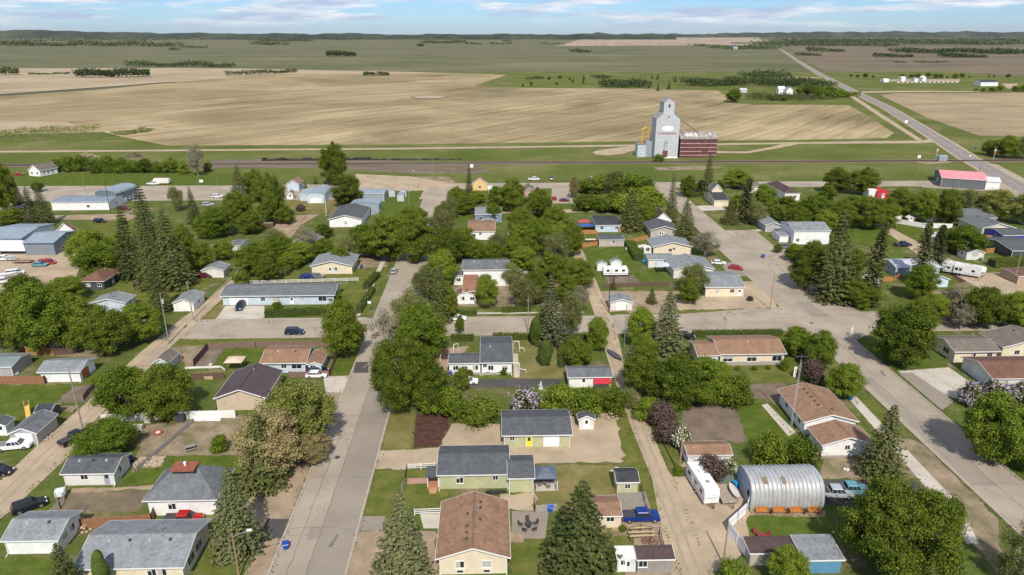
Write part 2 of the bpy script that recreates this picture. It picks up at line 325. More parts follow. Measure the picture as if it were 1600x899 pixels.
g_pink=ground('pale_far_field',[(.27,.21,.15),(.34,.27,.2),(.4,.32,.25)],scale=.004,det=10,fine=.03,finev=.15,streak=(.012,.8,R(-8),70),bump=0)
g_brown=ground('worked_field',[(.085,.075,.05),(.14,.115,.078),(.19,.155,.105),(.15,.14,.07)],scale=.005,det=13,rough=.7,fine=.05,finev=.1,streak=(.03,.5,R(-85),40),bump=0,stretch=(.6,1,1),pos=(.28,.72))
g_tan=ground('fallow_field',[(.23,.18,.11),(.31,.245,.15),(.39,.31,.19)],scale=.012,fine=.2,finev=.1,streak=(.08,.6,R(-82),14),bump=0,pos=(.3,.7))
g_far=ground('far_prairie',[(.06,.07,.04),(.12,.115,.07),(.21,.18,.12)],scale=.0012,det=12,fine=.01,finev=.15,bump=0,stretch=(.5,1,1))
g_ball=ground('railway_ballast',[(.10,.085,.065),(.165,.135,.10),(.22,.18,.135)],scale=.4,fine=3,finev=.2,stretch=(.05,1,1))
# the terrain: rolling far away
def terrain():
    xs=np.concatenate([np.linspace(-60000,-3000,26),np.linspace(-2400,2400,41),np.linspace(3000,60000,26)])
    ys=np.concatenate([np.linspace(-200,2000,24),np.linspace(2600,60000,40)])
    v=[(float(x),float(y),0.) for y in ys for x in xs];nx=len(xs);f=[(j*nx+i,j*nx+i+1,(j+1)*nx+i+1,(j+1)*nx+i) for j in range(len(ys)-1) for i in range(nx-1)]
    m=bpy.data.meshes.new('prairie_ground');m.from_pydata(v,[],f);m.materials.append(g_far);o=bpy.data.objects.new('prairie_ground',m);COL.objects.link(o);o['kind']='structure';o.location.z=-.6
terrain()
GR('town_ground',-700,900,20,560,g_base,0)
GR('grass_verge',-700,1400,352,505,g_verge,.012)
G('grass_verge',[(-60,262),(1700,258),(1900,140),(1480,112),(700,112),(200,140),(-60,160)],g_verge,-.1)
# fields
G('far_field',[(-500,112.5),(1330,112.5),(1185,56),(-300,56)],g_green,-.3)
G('far_field',[(-60,152),(-60,107),(300,106.5),(400,107.5),(640,112.5),(790,117),(740,130),(270,128)],g_stubl,-.05)
G('stubble_field',[(262,228),(190,214),(100,190),(-40,190),(-40,153.5),(160,140),(270,129),(420,116),(640,114.5),(792,117),(740,135),(770,137),(1000,139),(1120,141.5),(1140,152),(1128,160),(1180,164),(1325,164.5),(1345,175),(1397,208),(1385,216),(1250,219),(1000,221),(640,226)],g_stub,.05)
G('far_field',[(868,72),(1195,71),(1185,56.2),(930,56.2)],g_pink,.1)
G('far_field',[(1262,96),(1232,73),(2100,73),(2300,118),(1420,118.5),(1300,118)],g_brown,-.25)
G('stubble_field',[(1375,149),(1400,146),(1800,144),(2000,200),(1640,215),(1530,212),(1450,185)],g_tan,.05)
G('dirt_patch',[(640,152),(655,149.6),(690,149.6),(700,152),(685,155),(650,155)],g_soild,.12)
G('dry_slough',[(644,152),(657,150.3),(688,150.3),(697,152),(684,154),(653,154)],g_stubl,.2)
G('gravel_path',[(190,197),(240,199),(285,201),(285,204),(240,202),(190,200)],g_gravel,.15)
# tracks beyond the railway
G('gravel_path',[(-40,236.3),(300,233.8),(600,231.5),(800,229),(1000,226),(1260,222.3),(1440,220),(1470,214),(1480,221.5),(1440,224),(1260,225),(1000,228.7),(600,234),(300,236.3),(-40,239)],g_gravel,.03)
G('gravel_path',[(926,238),(935,235),(990,228),(1000,228),(996,234),(975,240),(950,243),(932,242)],g_gravel,.035)
G('gravel_path',[(1120,236.5),(1165,237),(1200,231),(1225,225),(1250,225),(1215,232),(1170,239.5),(1120,239.5)],g_gravel,.035)
G('gravel_path',[(1325,149.5),(1332,148.5),(1380,180),(1443,220),(1433,220),(1370,180)],g_gravel,.06)
G('gravel_path',[(1345,143),(1405,142),(1530,142.5),(1530,143.8),(1405,144.4),(1348,145.5)],g_gravel,.06)
G('gravel_path',[(1180,121),(1290,121),(1290,122.2),(1180,122.2)],g_gravel,.08)
G('gravel_path',[(1375,124.5),(1500,124),(1500,127.5),(1375,127.5)],g_gravel,.08)
G('gravel_path',[(1565,131),(1590,131),(1590,139),(1575,139)],g_gravel,.08)
G('gravel_path',[(1270,146),(1284,146),(1275,149),(1262,149)],g_gravel,.08)
# railway
GR('railway_ballast',-500,900,399,410,g_ball,.05)
G('railway_yard',[(330,250),(430,249),(560,250),(690,253),(735,256),(770,270),(650,272),(520,263),(330,262)],g_ball,.03)
G('dirt_patch',[(655,262),(700,258),(760,260),(752,272),(690,272)],g_soild,.04)
G('dirt_patch',[(1020,262),(1100,259),(1130,262),(1100,266),(1030,267)],g_dirtg,.04)
G('dirt_patch',[(1420,252),(1470,249),(1490,254),(1450,257)],g_dirt,.06)
def railway():
    root=empty('railway_track',(0,0,0),0,'single railway track running straight across behind the town','railway track')
    r=MB()
    for y in(403.3,404.75):r.box(-500,900,y-.035,y+.035,.28,.45)
    r.build('rail',plain((.16,.10,.075),.5,.6),root)
    s=MB();x=-480
    while x<700:
        s.box(x,x+.24,402.7,405.3,.12,.28);x+=.62
    o=s.build('sleepers',plain((.06,.045,.035)),root);o['kind']='stuff'
    b=MB();b.extx([(401.2,.05),(402.2,.13),(405.8,.13),(406.8,.05)],-500,900);b.build('ballast',g_ball,root)
railway()
# highway
hp=[(1640,318),(1512,247),(1480,226),(1424,191.5),(1387,169),(1341,147),(1282,117),(1249,97),(1201,65),(1189,55.5)]
def ribbon(name,pts,w,mat,z):
    P=[Vector(U(*p)) for p in pts];L=[];Rr=[]
    for i,p in enumerate(P):
        d=(P[min(i+1,len(P)-1)]-P[max(i-1,0)]).normalized();nrm=Vector((-d.y,d.x))
        L.append(tuple(p+nrm*w/2));Rr.append(tuple(p-nrm*w/2))
    return sheet(name,L+Rr[::-1],mat,z)
ribbon('highway_shoulder',hp,13.5,g_gravel,.08)
ribbon('highway',hp,9.5,g_hwy,.15)
ribbon('highway_lane',[(x,y) for x,y in hp],.25,plain((.5,.42,.18)),.2)
GR('frontage_street',-420,-20,312,346,g_asph,.0163)
G('frontage_street',[(640,276),(700,276.5),(715,288),(700,291),(640,291)],g_dirtg,.0187)
G('frontage_street',[(555,272),(640,276),(708,287),(800,292),(660,300),(560,300)],g_gravel,.0193)
GR('frontage_street',-20,330,333.5,347,g_asph,.0219)
G('frontage_street',[(1440,293),(1555,300),(1640,354),(1720,360),(1640,300),(1560,258),(1514,250),(1530,272),(1520,283),(1440,284)],g_asph,.024)
# town streets
GR('street',-31.3,-20.7,55,334,g_asph,.024)
GR('street',77.85,87.5,55,335,g_asph,.0247)
GR('street',-80,260,159.2,171.5,g_asph,.0204)
GR('street',-31,-20.9,293,336,g_asph,.028)
G('street',[(1060,513),(1050,492),(1240,478),(1240,470),(1205,440),(1110,360),(1180,360),(1290,450),(1345,488),(1360,522),(1300,547),(1235,514)],g_asph,.022)
GR('asphalt_patch',-26.2,-20.9,55,138,g_asph2,.03)
G('asphalt_patch',[(1242,471),(1265,471),(1296,495),(1268,495)],g_asph2,.03)
G('asphalt_patch',[(1345,590),(1362,590),(1560,760),(1520,760)],g_asph2,.03)
G('asphalt_patch',[(555,566),(575,566),(576,583),(552,583)],g_blk,.034)
G('asphalt_patch',[(485,824),(502,822),(500,842),(480,844)],g_asph2,.033)
G('gravel_lane',[(1051,905),(1040,865),(1019,749),(989,675),(970,622),(949,560),(938,520),(915,450),(898,405),(892,380),(905,380),(916,405),(936,450),(965,520),(973,560),(1000,622),(1019,675),(1049,749),(1085,820),(1110,905)],g_gravel,.026)
G('gravel_lane',[(-260,899),(-120,899),(15,800),(110,710),(182,630),(248,560),(312,500),(345,470),(410,410),(452,370),(436,370),(392,410),(330,465),(282,500),(220,550),(140,625),(60,695),(-30,780)],g_gravel,.026)
G('gravel_lane',[(690,330),(1000,326),(1000,331),(690,335)],g_gravel,.024)
G('gravel_lane',[(1366,350),(1380,350),(1475,400),(1560,441),(1640,490),(1640,520),(1530,450),(1440,402)],g_gravel,.024)
G('gravel_lane',[(85,337),(200,334),(215,338),(200,345),(85,343)],g_dirt,.02)
G('gravel_yard',[(1530,427),(1640,424),(1640,500),(1555,446)],g_gravel,.02)
G('gravel_yard',[(-60,380),(60,395),(118,383),(124,420),(112,448),(60,470),(-60,500)],g_gravel,.012)
G('gravel_yard',[(-40,312),(40,312),(48,345),(30,352),(-40,352)],g_dirt,.018)
G('gravel_yard',[(435,338),(500,335),(470,352),(440,390),(430,370),(425,350)],g_dirt,.016)
G('dry_lawn',[(400,300),(560,300),(520,332),(400,338)],g_dry,.012)
# kerbs
g_kerb=ground('kerb_concrete',[(.34,.295,.24),(.40,.35,.285)],scale=.5,fine=3,finev=.12)
def kerbs():
    root=[];k=MB()
    for x,y0,y1 in((-31.35,55,159),(-31.35,172,292),(-20.65,55,159),(-20.65,172,292),(77.8,55,159),(77.8,196,330),(87.5,55,158),(87.5,174,330)):
        k.box(x-.17,x+.17,y0,y1,-.02,.13)
    for x0,x1,y in((-72,-33,159.2),(-72,-33,171.5),(32,76,159.2),(32,76,171.6),(90,160,159),(90,160,171.8)):
        k.box(x0,x1,y-.15,y+.15,-.02,.13)
    o=k.build('street_kerb',g_kerb);o['kind']='structure'
kerbs()
GR('sidewalk',-36.6,-35.2,173,250,g_conc,.03)
G('sidewalk',[(1325,622),(1338,620),(1500,790),(1530,850),(1510,850),(1480,800)],g_conc,.03)
GR('sidewalk',-20,24,173.4,174.4,g_conc,.03)
# tar seams and long cracks in the street surface
def seam(pts,w,z=.036,px=True,mat=None):
    P=[Vector(U(*p)) if px else Vector(p) for p in pts];Q=[];g=random.Random(int(P[0].x*7+P[0].y))
    for a,b in zip(P[:-1],P[1:]):
        n=max(1,int((b-a).length/1.3))
        for i in range(n):Q.append(a+(b-a)*(i/n)+Vector((g.gauss(0,.07),g.gauss(0,.07))))
    Q.append(P[-1]);L=[];Rr=[]
    for i,p in enumerate(Q):
        d=(Q[min(i+1,len(Q)-1)]-Q[max(i-1,0)]).normalized();nn=Vector((-d.y,d.x));k=w*(.5+.5*g.random())/2;L.append(tuple(p+nn*k));Rr.append(tuple(p-nn*k))
    sheet('tar_seam',L+Rr[::-1],mat or g_seam,z)
g_seam=plain((.16,.14,.118),.9);g_stain=plain((.17,.148,.122),.9)
for k_,(a_,b_) in enumerate((((-26,60),(-26.3,155)),((82.5,60),(82.8,157)),((-28.9,62),(-28.6,120)),((-60,165),(-35,165.3)),((35,165),(76,165.2)))):seam([a_,b_],.13,.0365+.0004*k_,False)
for k_,y_ in enumerate((88,101,121,140,200,230)):seam([(-31,y_),(-26.2,y_+.4),(-21,y_-.3)],.12,.0392+.0003*k_,False)
for k_,y_ in enumerate((96,118,137,190,232)):seam([(78.1,y_),(83,y_+.3),(87.2,y_-.3)],.12,.0422+.0003*k_,False)
for k_,(x_,y_) in enumerate(((-24,84),(80.2,112),(-29,142),(84.8,135),(-50,163),(60,167),(30,163))):seam([(x_,y_),(x_+.6,y_+2.6)],.7,.0452+.0003*k_,False,g_stain)
g_rut=plain((.335,.265,.185),.95,var=.1)
for k_,x_ in enumerate((26.6,28.1)):seam([(x_,64),(x_-.1,112),(x_+.2,157)],.5,.0485+.0003*k_,False,g_rut)
for k_,x_ in enumerate((-79.8,-78.2)):seam([(x_,80),(x_,155),(x_,215)],.4,.0492+.0003*k_,False,g_rut)
g_joint=plain((.27,.24,.2),.9)
for k_,q_ in enumerate((((1440,577),(1500,611)),((1480,577),(1440,597)),((352,490),(413,490)),((382,478),(376,503)),((507,600),(541,600)),((525,588),(521,614)))):seam(list(q_),.07,.0512+.0003*k_,True,g_joint)
# yards: (material, height, outline on the ground)
YARDS=[('parking_lot',g_asph,.016,[(862,286),(893,286),(896,318),(862,318)]),
('bare_yard',g_dirtg,.011,[(700,440),(800,430),(890,440),(880,478),(700,480)]),
('bare_yard',g_dirtg,.011,[(60,480),(150,470),(250,500),(150,560),(40,555)]),
('bare_yard',g_dirtg,.011,[(1440,455),(1560,450),(1640,500),(1600,520),(1450,515)]),
('bare_yard',g_dirtg,.011,[(500,400),(560,395),(612,402),(600,425),(520,425)]),
('reed_flat',g_stubl,.02,[(-40,183),(120,186),(190,200),(170,206),(-40,212)]),
('lawn',g_lush,.012,[(0,603),(118,601),(150,598),(155,603),(100,650),(80,672),(-40,672),(-40,603)]),
('garden_plot',g_soil,.02,[(88,628),(118,603),(152,603),(130,628)]),
('dirt_strip',g_dirtg,.02,[(78,634),(125,634),(112,645),(70,645)]),
('lawn',g_lush,.012,[(-40,876),(90,872),(100,905),(-40,905)]),
('worn_yard',g_dirtg,.014,[(225,665),(300,655),(385,650),(400,715),(300,722),(262,712),(240,735),(205,740)]),
('lawn',g_lush,.018,[(186,761),(212,733),(258,732),(268,712),(372,711),(400,740),(330,760),(240,757)]),
('garden_path',g_dirt,.022,[(112,764),(186,762),(240,757),(238,764),(110,770)]),
('garden_plot',g_soild,.02,[(105,770),(238,765),(215,800),(75,800)]),
('rock_bed',g_gravel,.03,[(208,732),(222,713),(260,713),(252,729)]),
('worn_yard',g_dirt,.01,[(330,905),(380,790),(420,740),(440,700),(508,670),(508,676),(470,770),(420,905)]),
('lawn',g_lawn,.016,[(300,905),(325,850),(360,845),(405,850),(380,905)]),
('driveway',g_blk,.024,[(418,811),(455,811),(443,841),(403,841)]),
('driveway',g_conc,.026,[(505,589),(546,587),(537,614),(509,613)]),
('boulevard_dirt',g_dirt,.02,[(509,614),(537,615),(512,668),(500,668)]),
('lawn',g_dry,.016,[(500,545),(532,548),(517,588),(470,590)]),
('lawn',g_lush,.018,[(531,558),(557,560),(545,587),(517,588)]),
('lawn',g_lush,.016,[(350,546),(420,542),(415,560),(385,580),(330,574)]),
('garden_plot',g_soil,.02,[(325,546),(350,546),(330,573),(302,573)]),
('worn_yard',g_dirtg,.012,[(268,537),(322,537),(300,575),(290,572)]),
('driveway',g_conc,.026,[(352,478),(413,478),(413,503),(334,503)]),
('lawn',g_dry,.018,[(350,470),(352,478),(333,503),(304,503)]),
('lawn',g_lawn,.018,[(412,497),(520,492),(520,500),(412,503.5)]),
('lawn',g_lawn,.018,[(440,425),(608,418),(570,490),(560,498),(500,470),(400,445)]),
('lawn',g_lawn,.018,[(255,532),(520,529),(560,531),(520,539),(330,541),(270,541)]),
('lawn',g_dry,.018,[(610,640),(651,640),(645,703),(595,703)]),
('mulch_bed',g_mulch,.03,[(651,646),(704,646),(702,662),(689,692),(686,698),(644,702)]),
('gravel_yard',g_gravel,.018,[(594,704),(645,703),(688,699),(706,662),(786,662),(800,640),(900,640),(962,648),(987,722),(835,725),(690,722),(630,734),(585,734)]),
('lawn',g_lawn,.02,[(585,735),(700,734),(698,792),(640,793),(620,806),(566,806)]),
('brick_path',ground('brick_path',[(.35,.2,.16),(.42,.26,.2)],scale=1,fine=5),.034,[(637,748),(677,746),(676,755),(636,757)]),
('driveway',g_conc,.028,[(655,800),(695,800),(692,826),(662,826)]),
('driveway',g_asph2,.026,[(566,807),(602,807),(597,829),(558,830)]),
('boulevard_dirt',g_dirt,.014,[(558,830),(680,830),(690,905),(540,905)]),
('lawn',g_dry,.02,[(838,727),(962,726),(958,772),(930,800),(836,800)]),
('gravel_patio',g_gravel,.026,[(780,771),(835,771),(835,798),(780,798)]),
('patio',g_asph2,.03,[(800,799),(857,799),(852,842),(800,842)]),
('worn_yard',g_dirt,.03,[(782,835),(818,835),(818,848),(782,848)]),
('gazebo_pad',g_conc,.04,[(834,752),(872,752),(872,767),(835,768)]),
('lawn',g_lawn,.02,[(802,843),(990,838),(975,905),(800,905)]),
('gravel_yard',g_dirt,.018,[(955,770),(1030,790),(1052,840),(1060,905),(975,905),(985,838),(955,830)]),
('lawn',g_lawn,.022,[(968,640),(978,635),(1000,700),(1033,797),(1003,800),(980,735),(962,655)]),
('lawn',g_lawn,.022,[(1000,640),(1040,690),(1070,745),(1050,745),(1026,690)]),
('lawn',g_dry,.014,[(800,532),(885,532),(888,592),(800,592)]),
('driveway',g_blk,.03,[(684,594),(880,592),(872,603),(686,608)]),
('worn_yard',g_dirt,.016,[(690,545),(735,540),(700,575),(684,594),(660,600)]),
('stepping_path',g_conc,.03,[(802,553),(809,553),(812,590),(803,590)]),
('lawn',g_lawn,.016,[(1160,573),(1300,573),(1240,600),(1168,600)]),
('garden_plot',g_soil,.02,[(1168,600),(1226,598),(1222,626),(1172,622)]),
('garden_plot',g_soil,.022,[(1066,636),(1148,632),(1168,690),(1062,692)]),
('lawn',g_lush,.018,[(1148,632),(1192,628),(1250,690),(1165,692)]),
('garden_path',g_conc,.03,[(1190,633),(1199,631),(1244,676),(1232,682)]),
('gravel_yard',g_gravel,.018,[(1042,737),(1070,722),(1150,722),(1182,850),(1110,905),(1095,870),(1060,770)]),
('lawn',g_lush,.02,[(1168,808),(1300,808),(1295,842),(1172,842)]),
('paver_strip',g_dirt,.028,[(1172,797),(1290,799),(1290,807),(1170,806)]),
('driveway',g_blk,.024,[(1275,750),(1430,752),(1478,787),(1475,800),(1290,790)]),
('worn_yard',g_dirtg,.02,[(1285,716),(1350,690),(1420,720),(1442,750),(1280,748)]),
('boulevard_dirt',g_dirtg,.016,[(1400,680),(1440,692),(1560,812),(1560,899),(1520,850)]),
('lawn',g_lawn,.016,[(1335,622),(1370,628),(1400,680),(1350,660)]),
('driveway',g_conc,.028,[(1403,580),(1482,574),(1514,596),(1500,625),(1470,615)]),
('driveway',g_asph2,.032,[(1404,583),(1426,583),(1492,627),(1472,641)]),
('lawn',g_lush,.016,[(1337,525),(1390,540),(1480,570),(1480,575),(1402,579),(1345,545)]),
('lawn',g_lush,.016,[(1500,670),(1560,640),(1700,700),(1700,830),(1600,757)]),
('lawn',g_lush,.016,[(1202,402),(1215,398),(1300,470),(1360,478),(1355,489),(1300,480),(1250,450)]),
('lawn',g_lawn,.016,[(1058,485),(1212,482),(1240,488),(1240,491),(1062,492)]),
('gravel_yard',g_gravel,.014,[(1055,470),(1100,462),(1165,440),(1200,440),(1214,484),(1062,486)]),
('lawn',g_lush,.014,[(912,393),(980,385),(1010,415),(935,425)]),
('garden_plot',g_soil,.02,[(944,432),(988,430),(1000,443),(950,446)]),
('lawn',g_lush,.018,[(988,424),(1030,421),(1045,441),(1000,444)]),
('gravel_yard',g_dirt,.012,[(930,455),(1060,455),(1060,490),(985,490),(975,485),(945,490)]),
('driveway',g_asph2,.022,[(1125,410),(1165,410),(1185,432),(1140,432)]),
('driveway',g_asph2,.024,[(1190,395),(1240,380),(1240,395),(1205,402)]),
('lawn',g_lawn,.014,[(1075,305),(1100,300),(1120,315),(1090,321)]),
('driveway',g_conc,.02,[(1088,322),(1125,321),(1135,328),(1095,330)]),
('lawn',g_dry,.014,[(1107,336),(1150,332),(1190,345),(1180,352),(1140,350)]),
('lawn',g_lawn,.014,[(1145,362),(1230,358),(1235,388),(1200,392)]),
('garden_path',g_conc,.02,[(1150,361),(1195,358),(1195,361),(1152,364)]),
('lawn',g_lush,.014,[(765,320),(800,318),(660,370),(640,360)]),
('lawn',g_lush,.02,[(598,299),(662,298),(645,330),(590,330)]),
('lawn',g_lush,.013,[(30,272),(400,270),(400,290),(30,291)]),
('lawn',g_lush,.013,[(1290,340),(1380,330),(1440,355),(1440,380),(1300,385)]),
('lawn',g_lawn,.014,[(140,350),(215,340),(230,370),(150,370)]),
('lawn',g_lawn,.014,[(180,440),(340,430),(335,440),(270,480),(180,470)]),
('lawn',g_lush,.014,[(1400,470),(1540,450),(1580,480),(1500,490)]),
('dark_yard',g_mulch,.016,[(1462,412),(1478,405),(1500,425),(1530,438),(1500,442)]),
]
for i_,(n_,m_,z_,p_) in enumerate(YARDS):(G if m_ in(g_conc,g_blk,g_asph,g_asph2) or n_=='brick_path' else GJ)(n_,p_,m_,z_*.5+.00012*i_)
# ------------------------------------------------------------------ trees
LM=dict(elm=leafmat((.040,.069,.009),(.20,.245,.031),'elm'),
 ash=leafmat((.057,.100,.010),(.245,.31,.037),'ash'),
 maple=leafmat((.12,.11,.04),(.44,.36,.17),'maple',trans=.25),
 ymaple=leafmat((.09,.115,.022),(.33,.35,.085),'ymaple',trans=.25),
 willow=leafmat((.085,.105,.030),(.28,.29,.10),'willow'),
 grey=leafmat((.10,.095,.06),(.34,.31,.21),'grey',trans=.2),
 purple=leafmat((.055,.043,.034),(.18,.125,.10),'purple',trans=.15),
 spruce=leafmat((.038,.058,.018),(.155,.165,.052),'spruce',trans=.1,spread=.35),
 blue=leafmat((.055,.072,.030),(.20,.21,.09),'blue',trans=.1,spread=.35),
 cedar=leafmat((.045,.075,.014),(.13,.175,.035),'cedar',trans=.15),
 hedge=leafmat((.045,.085,.012),(.15,.20,.035),'hedge',trans=.25),
 lilac=leafmat((.35,.255,.375),(.60,.49,.62),'lilac',trans=.2),
 white=leafmat((.5,.5,.42),(.8,.8,.74),'whiteflower',trans=.2),
 wood=leafmat((.03,.05,.016),(.10,.125,.045),'wood',trans=.2))
bark=plain((.13,.10,.08),.95,var=.35,scale=5);barkg=plain((.30,.27,.23),.95,var=.3,scale=5);barkw=plain((.6,.58,.53),.8,var=.3,scale=5)
RNG=np.random.default_rng(11)
def quads(P,N,S_,asp=.6):
    n=len(P);r=RNG.normal(size=(n,3));t=np.cross(N,r);t/=np.linalg.norm(t,axis=1)[:,None]+1e-9
    b=np.cross(N,t);b/=np.linalg.norm(b,axis=1)[:,None]+1e-9
    S_=np.asarray(S_)[:,None]
    a=t*S_*.5;c=b*S_*.5*asp
    bow=N*S_*.12
    return np.stack([P-a,P-c-bow*0+bow,P+a,P+c+bow],1).reshape(-1,3)
def qmesh(name,V,mat):
    V=np.asarray(V,dtype=np.float32);n=len(V)//4
    m=bpy.data.meshes.new(name);m.vertices.add(len(V));m.vertices.foreach_set('co',V.ravel())
    m.loops.add(n*4);m.loops.foreach_set('vertex_index',np.arange(n*4,dtype=np.int32))
    m.polygons.add(n);m.polygons.foreach_set('loop_start',np.arange(0,n*4,4,dtype=np.int32));m.polygons.foreach_set('loop_total',np.full(n,4,dtype=np.int32))
    m.update(calc_edges=True);m.materials.append(mat);return m
def blobs(n,rx,rz,zc,lump,seed):
    """clump centres through an uneven crown volume"""
    g=np.random.default_rng(seed);out=[]
    while len(out)<n:
        p=g.uniform(-1,1,3);r=np.linalg.norm(p)
        if r>1 or r<.42:continue
        az=math.atan2(p[1],p[0]);k=1-.20*(.5+.5*math.sin(3*az+seed)*math.cos(2.3*p[2]*2+seed*1.7))-.16*(.5+.5*math.sin(5*az+seed*2.1+3*p[2]))
        if p[2]<-.75 and g.random()<.5:continue
        taper=1-.25*max(0,p[2])
        q=np.array([p[0]*rx*k*taper,p[1]*rx*k*taper,zc+p[2]*rz]);out.append((q,g.uniform(.45,1.35)*lump))
    return out
def crown_pts(n,rx,rz,zc,lump,leaves,size,seed,up=.35):
    g=np.random.default_rng(seed+100);B=blobs(n,rx,rz,zc,lump,seed);P=[];N=[];Z=[]
    per=leaves//n
    for c,r in B:
        d=g.normal(size=(per,3));d/=np.linalg.norm(d,axis=1)[:,None]
        rr=r*np.where(g.random((per,1))<.22,g.uniform(1.0,1.7,size=(per,1)),g.uniform(.5,1.08,size=(per,1)))
        sc=np.array([1,1,.75]);P.append(c+d*rr*sc);nn=d+g.normal(size=(per,3))*.55+np.array([0,0,up]);nn/=np.linalg.norm(nn,axis=1)[:,None];N.append(nn)
        Z.append(g.uniform(.7,1.3,size=per)*size)
    return np.concatenate(P),np.concatenate(N),np.concatenate(Z),B
def limbs(B,h,r0,seed,mat,k=16,multi=1):
    g=random.Random(seed);mb=MB()
    zf=h*.28
    for s in range(multi):
        ox=(s-(multi-1)/2)*.5
        mb.tube((ox*.4,0,-.1),(ox,0,zf),r0/math.sqrt(multi),r0*.7/math.sqrt(multi),8)
        mb.tube((ox,0,zf),(ox*2+.2,.1,h*.6),r0*.7/math.sqrt(multi),r0*.3,7)
    idx=g.sample(range(len(B)),min(k,len(B)))
    for i in idx:
        c=B[i][0];a=Vector((g.uniform(-.2,.2),g.uniform(-.2,.2),h*g.uniform(.22,.5)));mid=(a+Vector(c))/2+Vector((g.uniform(-.4,.4),g.uniform(-.4,.4),.3))
        mb.tube(a,mid,r0*.34,r0*.2,6);mb.tube(mid,Vector(c),r0*.2,r0*.06,5)
    me=mb.mesh('trunk');me.materials.append(mat);return me
PROTO={}
